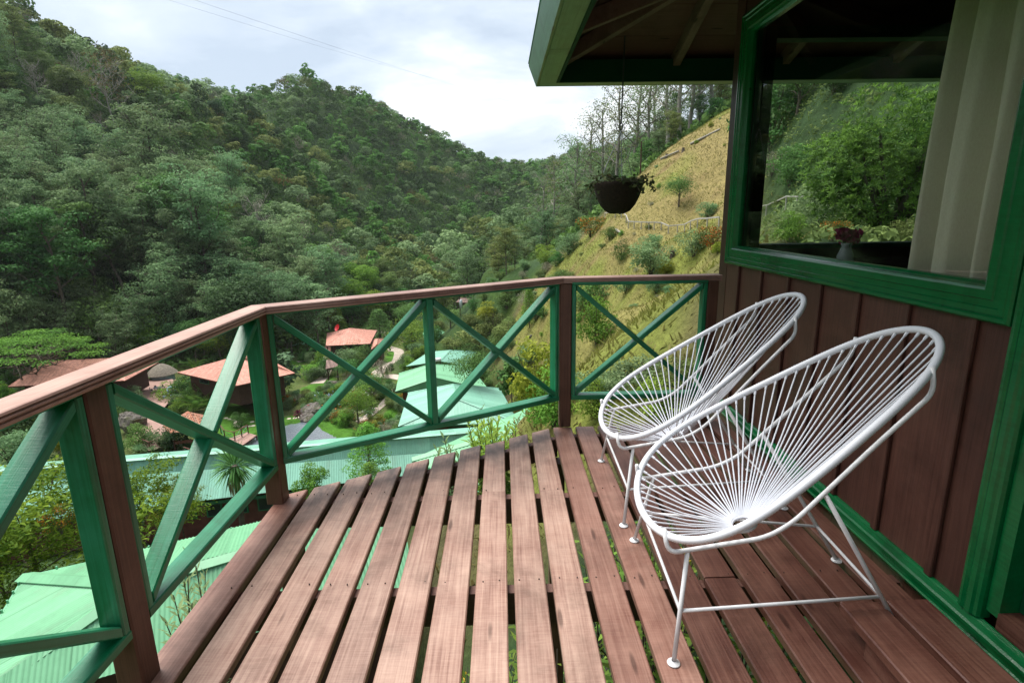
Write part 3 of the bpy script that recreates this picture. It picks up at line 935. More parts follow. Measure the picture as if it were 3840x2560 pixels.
for q in [(0, 1, -2.6), (0, 3.2, -3.4), (-1.6, 1, -4.2), (1.3, 2, -1.9), (4, 0, -.9), (4, -8, 1.0), (8, 0, 1.5), (-4, 3, -7.2), (2.2, 6, -2.8), (0, 8, -6.5), (-6, 9, -10.5), (-3, 10, -9.0), (-10, 9, -12.5),
          (-6, -4, -7), (0, -10, -1), (14, 0, 7), (14, -20, 9), (-14, 0, -14), (-20, -20, -14), (10, 30, -6.0),
          (-5, 50, -23.5), (1, 50, -23.5), (4, 53, -22.5), (1, 62, -24), (-1, 72, -26.5), (-4, 86, -28.5), (5, 62, -20.5), (-8, 72, -27.5), (-11, 96, -30), (-6, 98, -29), (-17, 150, -33), (-9, 150, -29),
          (-28, 33, -20), (-14, 31, -18.5), (-3, 32, -16), (4, 40, -12.5), (-18, 20, -15), (-12, 44, -26), (-14, 56, -30), (-40, 45, -29),
          (-30, 62, -32.5), (-55, 60, -32), (-75, 75, -32), (-62, 88, -32.5), (-36, 78, -33), (-25, 92, -33), (-20, 75, -32.5), (-42, 112, -33.5), (-25, 130, -33.5), (-32, 128, -33.5), (-50, 145, -33),
          (-22, 165, -33.5), (-15, 180, -33.5), (-60, 118, -33), (-80, 100, -31.5), (-30, 200, -33)]:
    CT.append(q)
# grass slope on the right
for a in [(2860, 910, 13), (3450, 915, 10), (3330, 900, 14.5), (3200, 905, 12), (3600, 930, 12), (3400, 800, 20), (3200, 760, 22), (3700, 800, 16), (3000, 740, 24), (2950, 600, 34), (2900, 420, 46, 2), (3500, 500, 22, 2), (2400, 1300, 38), (2150, 1300, 48), (2620, 1200, 35), (2660, 1000, 48), (2400, 1010, 57), (2420, 855, 70), (2600, 835, 66), (2690, 760, 66), (2560, 640, 80), (2480, 600, 92), (2690, 485, 88),
          (2200, 1060, 70), (2060, 1010, 98), (2260, 820, 98), (2400, 660, 102), (2000, 1150, 90), (1900, 1250, 90), (1850, 1400, 76), (1790, 1290, 104), (1960, 1470, 58), (2080, 1500, 44), (1720, 1200, 120), (1650, 1190, 160), (2960, 300, 90), (3300, 100, 110), (2700, 330, 135, 6), (2480, 560, 125, 4)]:
    cp(*a)
# right-hand wood
for a in [(1800, 1060, 150), (1900, 960, 150, 4), (2050, 930, 130, 3), (2200, 800, 130, 6), (2330, 690, 140, 5), (1760, 940, 230, 8), (1900, 800, 240, 10), (2100, 700, 260, 12), (1820, 1130, 110)]:
    cp(*a)
# left mountain (dz = tree height)
for a in [(0, 1170, 128), (350, 1170, 138), (700, 1165, 146), (1000, 1160, 160), (1200, 1150, 175), (200, 965, 140), (700, 960, 160), (1000, 1000, 180), (0, 700, 165, 12), (0, -20, 215, 24), (0, 350, 190, 14), (300, 420, 205, 14), (600, 600, 200, 13), (165, 45, 225, 26), (370, 130, 240, 26), (604, 212, 265, 22), (800, 290, 285, 21), (960, 345, 300, 22), (800, 345, 345, 20), (930, 420, 360, 20),
          (900, 520, 250, 12), (1050, 700, 235, 12), (1200, 880, 230, 12), (1260, 1020, 225, 8), (1045, 296, 430, 10), (1150, 306, 425, 10), (1300, 354, 450, 10), (985, 350, 450, 16), (880, 420, 450, 14), (1440, 414, 490, 10), (1600, 482, 530, 10), (1760, 585, 600, 10), (1890, 652, 760, 10), (1150, 520, 370, 11), (1400, 620, 370, 11), (1300, 760, 320, 11), (1500, 850, 320, 11), (1620, 700, 430, 11), (1650, 950, 300, 9),
          (1500, 1050, 250, 8), (1720, 1000, 330, 9), (1800, 800, 420, 11), (1780, 1090, 205), (1500, 1090, 200), (1350, 1110, 190), (1200, 250, 520, 30), (1500, 380, 640, 40), (1780, 625, 1000, 10), (1850, 628, 1050, 10)]:
    cp(*a)
for q in [(-420, 100, 140), (-380, -200, 120), (-260, 0, 70), (-130, -30, -5), (-120, 40, -15), (-100, -150, 0), (-400, 400, 150), (-380, 650, 140), (0, -150, 15), (200, -100, 70), (300, 100, 130), (260, 300, 110), (200, 500, 90), (60, 700, 40), (150, 800, 90), (-200, 1100, 120), (100, 1300, 90), (-600, 900, 150), (-700, 200, 170), (600, 300, 160), (500, 900, 140), (0, -600, 80), (-600, -500, 130), (600, -400, 140),
          (-1500, 0, 160), (1500, 0, 160), (0, 2200, 110), (0, -1600, 120), (1500, 2000, 150), (-1500, 2000, 150), (1500, -1500, 150), (-1500, -1500, 150)]:
    CT.append(q)
CT = np.array(CT, float)
TS = 100.0


def _U(r2):
    return np.where(r2 > 1e-12, 0.5 * r2 * np.log(r2 + 1e-12), 0.0)


_XY = CT[:, :2] / TS
_n = len(CT)
_K = _U(((_XY[:, None] - _XY[None]) ** 2).sum(-1)) + np.eye(_n) * 2e-5
_Pm = np.concatenate([np.ones((_n, 1)), _XY], 1)
_A = np.block([[_K, _Pm], [_Pm.T, np.zeros((3, 3))]])
_w = np.linalg.solve(_A, np.concatenate([CT[:, 2], np.zeros(3)]))


def tps(x, y):
    q = np.stack([np.ravel(x), np.ravel(y)], -1) / TS
    out = np.empty(len(q))
    for i in range(0, len(q), 20000):
        c = q[i:i + 20000]
        out[i:i + 20000] = _U(((c[:, None] - _XY[None]) ** 2).sum(-1)) @ _w[:_n] + _w[_n] + c @ _w[_n + 1:]
    return out.reshape(np.shape(x))


POND_Z = -33.1
POND = np.array([onz(u, v, POND_Z)[:2] for u, v in [(905, 1668), (965, 1634), (1010, 1612), (1060, 1596), (1155, 1579), (1185, 1590), (1205, 1614), (1278, 1648), (1282, 1666), (1240, 1705), (1100, 1735), (960, 1720)]])


def in_poly(x, y, P):
    x, y = np.asarray(x), np.asarray(y)
    c = np.zeros(x.shape, bool); j = len(P) - 1
    for i in range(len(P)):
        xi, yi, xj, yj = P[i][0], P[i][1], P[j][0], P[j][1]
        c ^= ((yi > y) != (yj > y)) & (x < (xj - xi) * (y - yi) / (yj - yi + 1e-12) + xi)
        j = i
    return c


def dist_poly(x, y, P):
    d = np.full(np.shape(x), 1e9)
    for i in range(len(P)):
        a, b = P[i], P[(i + 1) % len(P)]
        e_ = b - a; t = np.clip(((x - a[0]) * e_[0] + (y - a[1]) * e_[1]) / (e_ @ e_), 0, 1)
        d = np.minimum(d, np.hypot(x - a[0] - t * e_[0], y - a[1] - t * e_[1]))
    return d


def vnoise(x, y, s, seed=0):
    """cheap smooth value noise"""
    x, y = np.asarray(x) / s, np.asarray(y) / s
    xi, yi = np.floor(x).astype(np.int64), np.floor(y).astype(np.int64)
    fx, fy = x - xi, y - yi
    fx, fy = fx * fx * (3 - 2 * fx), fy * fy * (3 - 2 * fy)

    def h(a, b):
        k = (a * 374761393 + b * 668265263 + seed * 974711) & 0xffffffff
        k = ((k ^ (k >> 13)) * 1274126177) & 0xffffffff
        return ((k ^ (k >> 16)) & 0xffff) / 65535.0
    return (h(xi, yi) * (1 - fx) + h(xi + 1, yi) * fx) * (1 - fy) + (h(xi, yi + 1) * (1 - fx) + h(xi + 1, yi + 1) * fx) * fy


def slope_grass(x, y):
    """1 on the mown grass hillside to the right"""
    return np.clip((x + 4.5 - 0.02 * (y - 40) + 5 * (vnoise(x, y, 9, 5) - 0.5)) / 5, 0, 1) * np.clip((104 + 0.12 * x - y) / 10, 0, 1) * np.clip((y - 8.5) / 3, 0, 1) * np.clip((.43 * y + 2 - x) / 4, 0, 1)


def height(x, y):
    x, y = np.asarray(x, float), np.asarray(y, float)
    z = tps(x, y)
    far = np.clip((np.hypot(x, y) - 14) / 40, 0, 1)
    z = z + (vnoise(x, y, 14, 1) - .5) * 1.4 * far * np.clip((z + 32) / 8, 0.1, 1) + (vnoise(x, y, 2.6, 2) - .5) * 0.45 * np.clip(far * 3, 0, 1) * np.clip((z + 32) / 4, 0.1, 1)
    sl_ = slope_grass(x, y)
    z = z + sl_ * np.clip((y - 25) / 20, 0, 1) * .20 * np.sin(z * 3.3 + 4 * vnoise(x, y, 11, 6)) * vnoise(x, y, 7, 8)
    flat = np.clip((np.hypot((x + 30) / 60, (y - 95) / 75) - 0.6) / 0.4, 0, 1)
    ins = in_poly(x, y, POND); d = dist_poly(x, y, POND)
    bank = np.clip(d / 7, 0, 1)
    z = np.where(ins, POND_Z - 0.5 - np.clip(d, 0, 1) * 0.6, np.where(d < 7, (POND_Z + 0.45) * (1 - bank) + z * bank, z))
    return z


def axis_pts(lo, hi, dense_lo, dense_hi, step, grow):
    a = list(np.arange(dense_lo, dense_hi, step))
    s = step
    while a[-1] < hi: s *= grow; a.append(a[-1] + s)
    s = step; b = [dense_lo]
    while b[-1] > lo: s *= grow; b.append(b[-1] - s)
    return np.array(b[:0:-1] + a)


gx = axis_pts(-1250, 1250, -100, 45, 0.75, 1.06)
gy = axis_pts(-1250, 1900, 0, 190, 0.85, 1.045)
GX, GY = np.meshgrid(gx, gy)
GZ = height(GX, GY)


def ground_z(x, y):
    return float(height(np.array([x]), np.array([y]))[0])


def hit(u, v, d0=6.0, d1=900.0):
    """where the sight line of a photograph pixel meets the terrain"""
    d = ray(u, v)
    s = np.geomspace(d0, d1, 420)
    P = EYE + d[None] * (s / d[1])[:, None]
    k = np.nonzero(P[:, 2] < height(P[:, 0], P[:, 1]))[0]
    if len(k) == 0: return None
    i = max(1, k[0])
    s2 = np.linspace(s[i - 1], s[i], 24)
    P = EYE + d[None] * (s2 / d[1])[:, None]
    k = np.nonzero(P[:, 2] < height(P[:, 0], P[:, 1]))[0]
    p = P[k[0] if len(k) else -1].copy()
    p[2] = ground_z(p[0], p[1])
    return p


def metres(px, P):
    return px * (np.asarray(P) - EYE) @ AX_F / FPX


# lawn and ground colours
LAWN = [np.array([onz(u, v, -33)[:2] for u, v in poly]) for poly in (
    [(880, 1500), (930, 1530), (960, 1560), (1000, 1590), (1075, 1560), (1160, 1545), (1250, 1575), (1330, 1610), (1480, 1690), (1420, 1740), (1280, 1720), (1100, 1700), (850, 1700), (800, 1620), (830, 1540)],
    [(1420, 1400), (1470, 1370), (1500, 1300), (1490, 1285), (1445, 1300), (1440, 1360), (1400, 1395)],
    [(1440, 1560), (1520, 1490), (1540, 1540), (1480, 1620)],
    [(1080, 1350), (1190, 1338), (1190, 1348), (1090, 1362)],
    [(1120, 1450), (1250, 1400), (1260, 1440), (1150, 1490)])]


def cover(x, y, z):
    n1, n2, n3 = vnoise(x, y, 6, 11), vnoise(x, y, 1.7, 12), vnoise(x, y, 18, 13)
    forest = np.stack([0.026 + 0.020 * n1, 0.052 + 0.035 * n1, 0.016 + 0.008 * n2], -1)
    sg = slope_grass(x, y)
    t = np.clip((0.6 * n1 + 0.45 * n2 + 0.5 * n3 - 0.42) * 2.2, 0, 1)[..., None]
    t = np.clip(t - .60 + .5 * np.clip((z[..., None] + 14) / 18, 0, 1), 0, 1)
    grass = (1 - t) * np.array([0.155, 0.175, 0.036]) + t * np.array([0.225, 0.175, 0.072])
    bare = np.clip((vnoise(x, y, 5, 21) + 0.4 * n2 - 0.92) * 4, 0, 1)[..., None]
    grass = grass * (1 - bare * .6) + bare * .6 * np.array([0.16, 0.095, 0.055])
    grass = grass * (1 - np.clip(1.4 - 1.6 * np.abs(sg[..., None] - .45) * 2, 0, 1) * .8) + np.clip(1.4 - 1.6 * np.abs(sg[..., None] - .45) * 2, 0, 1) * .8 * np.array([0.15, 0.095, 0.052])
    c = forest * (1 - sg[..., None]) + grass * sg[..., None]
    # garden ground on the valley floor: mixed short green and earth
    vf = (np.clip((-29.5 - z) / 2, 0, 1) * np.clip((185 - y) / 10, 0, 1))[..., None]
    gar = (1 - n2[..., None]) * np.array([0.07, 0.105, 0.026]) + n2[..., None] * np.array([0.10, 0.115, 0.04])
    c = c * (1 - vf) + gar * vf
    lw = np.zeros(x.shape, bool)
    for P in LAWN: lw |= in_poly(x, y, P)
    c = np.where(lw[..., None], np.array([0.058, 0.150, 0.016]) * (0.8 + 0.4 * n2[..., None]), c)
    return c


ny, nx = GX.shape
V = np.stack([GX, GY, GZ], -1).reshape(-1, 3)
idx = np.arange(nx * ny).reshape(ny, nx)
F = np.stack([idx[:-1, :-1], idx[:-1, 1:], idx[1:, 1:], idx[1:, :-1]], -1).reshape(-1, 4)


def np_mesh(name, V, F, m, smooth=False, attrs=None):
    """mesh from arrays; F is (n, k)"""
    me = bpy.data.meshes.new(name)
    V = np.asarray(V, np.float32); F = np.asarray(F, np.int32)
    me.vertices.add(len(V)); me.vertices.foreach_set('co', V.ravel())
    k = F.shape[1]
    me.loops.add(F.size); me.loops.foreach_set('vertex_index', F.ravel())
    me.polygons.add(len(F)); me.polygons.foreach_set('loop_start', np.arange(0, F.size, k, dtype=np.int32))
    me.polygons.foreach_set('loop_total', np.full(len(F), k, np.int32))
    if smooth: me.polygons.foreach_set('use_smooth', np.ones(len(F), bool))
    me.materials.append(m)
    me.update(calc_edges=True)
    for nm, (dom, typ, arr) in (attrs or {}).items():
        a = me.attributes.new(nm, typ, dom)
        a.data.foreach_set('color' if typ == 'FLOAT_COLOR' else 'value', np.asarray(arr, np.float32).ravel())
    return me


M_GROUND, n, l, bs = mat('ground_cover')
ca = n.new('ShaderNodeAttribute'); ca.attribute_name = 'cover'
tc = n.new('ShaderNodeTexCoord').outputs['Object']
f1 = tex_noise(n, l, tc, 1.6, 8, 0.7); f2 = tex_noise(n, l, tc, 7.0, 6, 0.7)
k1 = ramp(n, l, f1, [(0.3, (0.62, 0.62, 0.62)), (0.7, (1.3, 1.3, 1.3))]); k2 = ramp(n, l, f2, [(0.3, (0.7, 0.72, 0.7)), (0.7, (1.25, 1.25, 1.25))])
l.new(mix(n, l, 1.0, mix(n, l, 1.0, ca.outputs['Color'], k1, 'MULTIPLY'), k2, 'MULTIPLY'), bs.inputs['Base Color'])
bs.inputs['Roughness'].default_value = 0.95; bs.inputs['Specular IOR Level'].default_value = 0.15
bump(n, l, bs, f2, 0.7, 0.15)
cc = cover(GX, GY, GZ).reshape(-1, 3)
me = np_mesh("terrain", V, F, M_GROUND, True, {'cover': ('POINT', 'FLOAT_COLOR', np.concatenate([cc, np.ones((len(cc), 1))], 1))})
terrain = bpy.data.objects.new("terrain", me); link(terrain, None, (0, 0, 0)); terrain['kind'] = 'structure'

# pond
M_WATER, n, l, bs = mat('pond_water')
bs.inputs['Base Color'].default_value = (0.12, 0.14, 0.165, 1); bs.inputs['Roughness'].default_value = 0.03
bs.inputs['IOR'].default_value = 1.9; bs.inputs['Specular IOR Level'].default_value = 1.0
tc = n.new('ShaderNodeTexCoord').outputs['Object']
bump(n, l, bs, tex_noise(n, l, mapping(n, l, tc, (1.0, 2.6, 1)), 1.4, 5, 0.55, 0.8), 0.5, 0.10)
cen = POND.mean(0)
grown = cen + (POND - cen) * 1.03
mb = MB(); mb.add([(p[0], p[1], POND_Z) for p in grown], [tuple(range(len(grown)))] if np.cross(grown[1] - grown[0], grown[2] - grown[1]) > 0 else [tuple(range(len(grown) - 1, -1, -1))])
o = mb.build("pond", M_WATER, None); o['kind'] = 'structure'


def strip(name, uvs, width, m, z0=-33.4, lift=0.07, kerb=False):
    """path or road draped on the ground along photograph pixels"""
    P = [onz(u, v, z0)[:2] for u, v in uvs]
    # resample
    P = np.array(P); s = np.concatenate([[0], np.cumsum(np.hypot(*np.diff(P, axis=0).T))])
    k = max(8, int(s[-1] / 0.8)); q = np.linspace(0, s[-1], k)
    X = np.interp(q, s, P[:, 0]); Y = np.interp(q, s, P[:, 1])
    ker = np.array([1, 2, 3, 2, 1]) / 9
    X2 = np.convolve(np.pad(X, 2, 'edge'), ker, 'valid'); Y2 = np.convolve(np.pad(Y, 2, 'edge'), ker, 'valid')
    t = np.gradient(np.stack([X2, Y2], -1), axis=0); t /= np.linalg.norm(t, axis=1)[:, None]
    nn = np.stack([-t[:, 1], t[:, 0]], -1)
    wd = np.interp(q / q[-1], np.linspace(0, 1, len(np.atleast_1d(width))), np.atleast_1d(width)) if np.ndim(width) else np.full(k, width)
    V = []; c = 5
    for j in range(c):
        o_ = (j / (c - 1) - .5)
        x, y = X2 + nn[:, 0] * wd * o_, Y2 + nn[:, 1] * wd * o_
        V.append(np.stack([x, y, height(x, y) + lift], -1))
    V = np.stack(V, 1).reshape(-1, 3)
    F = [(i * c + j, i * c + j + 1, (i + 1) * c + j + 1, (i + 1) * c + j) for i in range(k - 1) for j in range(c - 1)]
    mb = MB(); mb.add(V, F)
    o = mb.build(name, m, None, V.mean(0)); o['kind'] = 'structure'
    return o


M_ROAD = simple('gravel_road', (0.33, 0.285, 0.235), 0.95, 0.25, 1.2, 0.2, 0.3)
M_PATH = simple('pale_concrete', (0.46, 0.38, 0.32), 0.9, 0.12, 2, 0.2)
strip("road", [(1395, 1448), (1432, 1420), (1470, 1385), (1490, 1350), (1494, 1318), (1496, 1298), (1440, 1284), (1395, 1268), (1365, 1248), (1420, 1234), (1500, 1222), (1600, 1205), (1660, 1188), (1690, 1180)], [4.2, 3.8, 3.2, 2.7, 2.6, 2.6, 3, 5, 8, 5, 3, 3, 3], M_ROAD)
strip("footpath", [(1185, 1440), (1205, 1425), (1222, 1408), (1228, 1394), (1236, 1382)], [3.0, 2.2, 1.6, 1.3], M_PATH)
strip("footpath", [(1340, 1590), (1440, 1535), (1490, 1497), (1520, 1475), (1440, 1450), (1400, 1445)], [1.5, 1.5, 1.7, 1.6, 1.6], M_PATH)
strip("footpath", [(1110, 1358), (1150, 1350), (1190, 1348)], 1.2, M_PATH)
strip("footpath", [(1455, 1296), (1480, 1297), (1505, 1296)], 1.4, M_PATH)
# ================================================================== vegetation builders


def leaf_geo(rng, puffs, n, size, asp=0.5, up=0.25, flat=0.0, jitter=0.7, inner=0.55):
    """leaf-sized four-cornered faces spread through ellipsoid clumps (cx, cy, cz, rx, rz); returns verts, faces, tint"""
    puffs = np.asarray(puffs, float)
    w = puffs[:, 3] ** 2; w = w / w.sum()
    pi = rng.choice(len(puffs), n, p=w)
    d = rng.normal(size=(n, 3)); d[:, 2] += up; d /= np.linalg.norm(d, axis=1)[:, None]
    r = inner + (1.05 - inner) * rng.random(n) ** 0.6
    R = np.stack([puffs[pi, 3], puffs[pi, 3], puffs[pi, 4]], -1)
    P = puffs[pi, :3] + d * R * r[:, None]
    nm = d + rng.normal(size=(n, 3)) * jitter; nm[:, 2] += 0.25 + flat
    nm /= np.linalg.norm(nm, axis=1)[:, None]
    a = np.cross(nm, rng.normal(size=(n, 3))); a /= np.linalg.norm(a, axis=1)[:, None]
    b = np.cross(nm, a)
    L = size * (0.6 + 0.8 * rng.random(n))[:, None]
    B = L * asp
    fold = nm * L * 0.12
    V = np.stack([P - a * L * .5, P + b * B * .5 + fold, P + a * L * .5, P - b * B * .5 + fold], 1).reshape(-1, 3)
    F = np.arange(4 * n).reshape(n, 4)
    pt = rng.random(len(puffs))
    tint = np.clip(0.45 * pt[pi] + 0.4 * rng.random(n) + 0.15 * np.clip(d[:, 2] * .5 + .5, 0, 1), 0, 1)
    return V, F, tint


def limb_paths(rng, h, spread, n, trunk_r, lean=0.0, start=0.35, wig=0.12, droop=0.0):
    """trunk and limb polylines with radii; also the limb tips"""
    paths = []
    k = 7
    tz = np.linspace(0, h, k)
    tx = np.cumsum(rng.normal(0, wig * h / k * .5, k)) + lean * tz; ty = np.cumsum(rng.normal(0, wig * h / k * .5, k))
    tx -= tx[0]; ty -= ty[0]
    tr = np.stack([tx, ty, tz], -1)
    paths.append((tr, np.linspace(trunk_r, trunk_r * .3, k)))
    tips = []
    for i in range(n):
        t = start + (0.97 - start) * (i + rng.random() * .6) / n
        p = np.array([np.interp(t * h, tz, tr[:, c]) for c in range(3)])
        a = i * 2.4 + rng.random() * .8
        ln = spread * (1.15 - 0.55 * (t - start) / (1 - start)) * (.75 + .5 * rng.random())
        q = [p]
        el = 0.35 + 0.5 * t - droop
        for s in range(4):
            step = ln / 4
            q.append(q[-1] + step * np.array([math.cos(a) * math.cos(el), math.sin(a) * math.cos(el), math.sin(el)]))
            a += rng.normal(0, .25); el += rng.normal(0.02, .2)
        q = np.array(q)
        paths.append((q, np.linspace(trunk_r * .42 * (1.1 - t * .6), trunk_r * .1, 5)))
        tips.append(q)
    return paths, tips


def trunk_mesh(name, paths, m, k=5):
    mb = MB()
    for p, r in paths: mb.tube(p, r, k, False)
    V = np.concatenate(mb.v)
    me = bpy.data.meshes.new(name); me.from_pydata(V.tolist(), [], mb.f)
    me.polygons.foreach_set('use_smooth', [True] * len(me.polygons))
    me.materials.append(m); me.update()
    return me


def crown_mesh(name, V, F, tint, m):
    return np_mesh(name, V, F, m, False, {'tint': ('FACE', 'FLOAT', tint)})


L_DENSE = leaf_mat('leaf_dense', (0.0364, 0.0924, 0.0280), (0.1400, 0.2730, 0.0672))
L_GREY = leaf_mat('leaf_greygreen', (0.0770, 0.1470, 0.0644), (0.2590, 0.3850, 0.1750), 0.4)
L_BRIGHT = leaf_mat('leaf_bright', (0.0630, 0.1540, 0.0224), (0.2660, 0.4340, 0.0700), 0.4)
L_OLIVE = leaf_mat('leaf_olive', (0.060, 0.1050, 0.0300), (0.2050, 0.2750, 0.0850), 0.35)
L_YELLOW = leaf_mat('leaf_yellowgreen', (0.07, 0.12, 0.014), (0.34, 0.40, 0.05), 0.35, 0.15)
L_DARK = leaf_mat('leaf_dark', (0.0196, 0.0476, 0.0196), (0.0728, 0.1470, 0.0504))
L_PALE = leaf_mat('leaf_pale', (0.13, 0.135, 0.09), (0.32, 0.31, 0.22), 0.3)
L_BROWN = leaf_mat('leaf_brown', (0.075, 0.05, 0.025), (0.2, 0.14, 0.06), 0.3)
L_ORANGE = leaf_mat('leaf_orange', (0.03, 0.06, 0.016), (0.11, 0.16, 0.035), 0.3, .15, .02, (0.48, 0.15, 0.02))
L_UMB = leaf_mat('leaf_umbrella', (0.040, 0.125, 0.016), (0.17, 0.35, 0.05), 0.4, .05, .005)


def proto_dense(seed, leaf, n=5200, h=13.0, size=0.40):
    r = np.random.default_rng(seed)
    paths, tips = limb_paths(r, h * .72, 4.2, 9, .30)
    puffs = []
    for q in tips:
        puffs.append((*q[-1], 1.9 + r.random(), 1.3 + .5 * r.random())); puffs.append((*q[2], 1.6 + r.random(), 1.2))
    for i in range(9):
        a, rr, zz = r.random() * 6.28, 3.2 * math.sqrt(r.random()), h * (.72 + .22 * r.random())
        puffs.append((rr * math.cos(a), rr * math.sin(a), zz - rr * .5, 1.7 + .8 * r.random(), 1.3))
    return paths, leaf_geo(r, puffs, n, size, .6, .45, inner=.8, jitter=.35), leaf


def proto_feather(seed, leaf, n=5600, h=17.0, size=0.42, spread=6.0, tr=.24):
    r = np.random.default_rng(seed)
    paths, tips = limb_paths(r, h * .9, spread, 15, tr, .02, .34, .16)
    puffs = []
    ex = []
    for q in tips:
        for s in (1, 2, 3, 4):
            for _ in range(2):
                p = q[s] + r.normal(0, .75, 3)
                puffs.append((*p, .9 + .9 * r.random(), .42 + .3 * r.random()))
                ex.append((np.array([q[s], (q[s] + p) / 2 + (0, 0, .15), p]), np.array([.05, .035, .015])))
    for i in range(10):
        a, rr = r.random() * 6.28, 2.2 * r.random()
        puffs.append((rr * math.cos(a), rr * math.sin(a), h * (.86 + .12 * r.random()) - rr * .4, .9 + .6 * r.random(), .5))
    return paths + ex, leaf_geo(r, puffs, n, size, .5, .35, .35, .45, .55), leaf


def proto_bare(seed, leaf, n=900, h=13.0):
    r = np.random.default_rng(seed)
    paths, tips = limb_paths(r, h * .85, 4.2, 12, .17, .0, .3, .2)
    puffs = []; ex = []
    for q in tips:
        for s in (1, 2, 3, 4):
            for _ in range(3):
                d = r.normal(0, 1, 3); d[2] = abs(d[2]) + .6; d /= np.linalg.norm(d)
                e1 = q[s] + d * (1.0 + .9 * r.random())
                ex.append((np.array([q[s], (q[s] + e1) / 2 + r.normal(0, .12, 3), e1]), np.array([.05, .04, .02])))
                puffs.append((*e1, .5, .4))
    return paths + ex, leaf_geo(r, puffs, n, .22, .45), leaf


def proto_conifer(seed, leaf, n=4200, h=16.0):
    r = np.random.default_rng(seed)
    paths = [(np.array([(0, 0, 0), (0, 0, h * .5), (0.1, 0, h)]), np.array([.28, .18, .04]))]
    puffs = []
    for i in range(46):
        z = h * (.3 + .68 * (i / 46)); w = 3.4 * (1.12 - z / h) + .3
        a = i * 2.4; q = np.array([w * math.cos(a), w * math.sin(a), z - .25 * w])
        paths.append((np.array([(0, 0, z), q * (.5, .5, 1) + (0, 0, .2), q]), np.array([.07, .05, .02])))
        for s in (.45, .75, 1.0):
            puffs.append((q[0] * s, q[1] * s, z - .2 * w * s, .85, .28))
    return paths, leaf_geo(r, puffs, n, .32, .3, .1, .4, .6, .2), leaf


def proto_layer(seed, leaf, n=8000, h=9.0, rad=6.5, size=.26):
    """umbrella crown: flat storeys on spreading limbs"""
    r = np.random.default_rng(seed)
    paths, tips = limb_paths(r, h * .62, rad * .62, 11, .24, .0, .45, .25)
    puffs = []
    for i in range(46):
        a, rr = i * 2.4, rad * math.sqrt((i + .5) / 46)
        z = h * (.98 - .30 * (rr / rad) ** 2) + r.normal(0, .22)
        p = np.array([rr * math.cos(a), rr * math.sin(a), z])
        puffs.append((*p, 1.25 + .5 * r.random(), .28 + .12 * r.random()))
        b = tips[i % len(tips)][2 + i % 3]
        paths.append((np.array([b, (b + p) / 2 + (0, 0, -.3), p - (0, 0, .15)]), np.array([.08, .05, .02])))
    return paths, leaf_geo(r, puffs, n, size, .45, .5, 1.2, .45, .2), leaf


def proto_shrub(seed, leaf, n=2200, h=2.4, rad=1.3, size=.15, stems=6, puff=.5, squash=.8, asp=.5, low=.25, inner=.4):
    r = np.random.default_rng(seed)
    paths, puffs = [], []
    for i in range(stems):
        a = i * 2.4 + r.random(); o_ = rad * .75 * math.sqrt((i + .3) / stems); hh = h * (.55 + .4 * r.random())
        q = np.array([(0, 0, -0.15), (o_ * .4 * math.cos(a), o_ * .4 * math.sin(a), hh * .5), (o_ * math.cos(a), o_ * math.sin(a), hh)])
        paths.append((q, np.array([.035, .025, .012]) * max(1, h / 2.4)))
    for i in range(int(9 + stems * 2)):
        a, rr = r.random() * 6.28, rad * .8 * math.sqrt(r.random())
        z = h * (low + (1 - low) * r.random()) * (1 - .35 * (rr / rad) ** 2) - puff * .4
        s = puff * (.7 + .6 * r.random())
        puffs.append((rr * math.cos(a), rr * math.sin(a), max(.3 * puff, z), s, s * squash))
    return paths, leaf_geo(r, puffs, n, size, asp, .35, 0, .8, inner), leaf


PROTO = {}


def register(key, pr, bark):
    paths, (V, F, t), leaf = pr
    PROTO[key] = (trunk_mesh("trunk", paths, bark), crown_mesh("crown", V, F, t, leaf), (paths, V, F, t, leaf))


for i in range(3):
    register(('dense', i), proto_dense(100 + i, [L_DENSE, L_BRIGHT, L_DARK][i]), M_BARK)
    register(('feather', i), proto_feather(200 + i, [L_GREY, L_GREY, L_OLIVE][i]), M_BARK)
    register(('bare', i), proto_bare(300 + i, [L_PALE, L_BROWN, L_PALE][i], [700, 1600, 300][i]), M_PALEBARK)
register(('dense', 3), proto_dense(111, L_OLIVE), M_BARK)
register(('conifer', 0), proto_conifer(400, L_DARK), M_BARK)
register(('layer', 0), proto_layer(500, L_UMB), M_BARK)
def proto_trunky(seed, leaf, n=4200, h=24.0):
    r = np.random.default_rng(seed)
    paths, tips = limb_paths(r, h * .9, 5.0, 12, .36, .01, .52, .2)
    puffs = [(*(q[k] + r.normal(0, .5, 3)), 1.0 + .8 * r.random(), .5 + .25 * r.random()) for q in tips for k in (2, 3, 4) for _ in range(2)]
    return paths, leaf_geo(r, puffs, n, .45, .5, .35, .35, .45, .5), leaf


register(('trunky', 0), proto_trunky(260, L_GREY), M_BARK)
register(('trunky', 1), proto_trunky(261, L_DENSE), M_BARK)
register(('sparse', 0), proto_feather(210, L_GREY, 2300, 19.0, .27, 4.2, .34), M_PALEBARK)
register(('sparse', 1), proto_feather(211, L_OLIVE, 1800, 20.0, .27, 3.8, .34), M_PALEBARK)


def tree(key, P, scale, label=None, group=None, cat="tree", name="tree", rot=None, sz=1.0, trunk_name="trunk", crown_name="crown"):
    t = thing(name, label, cat, tuple(P), group)
    tm, cm, _ = PROTO[key]
    for nm, me in ((trunk_name, tm), (crown_name, cm)):
        o = bpy.data.objects.new(nm, me); COL.objects.link(o); o.parent = t
    t.scale = (scale, scale, scale * sz)
    t.rotation_euler = (0, 0, random.uniform(0, 6.28) if rot is None else rot)
    return t


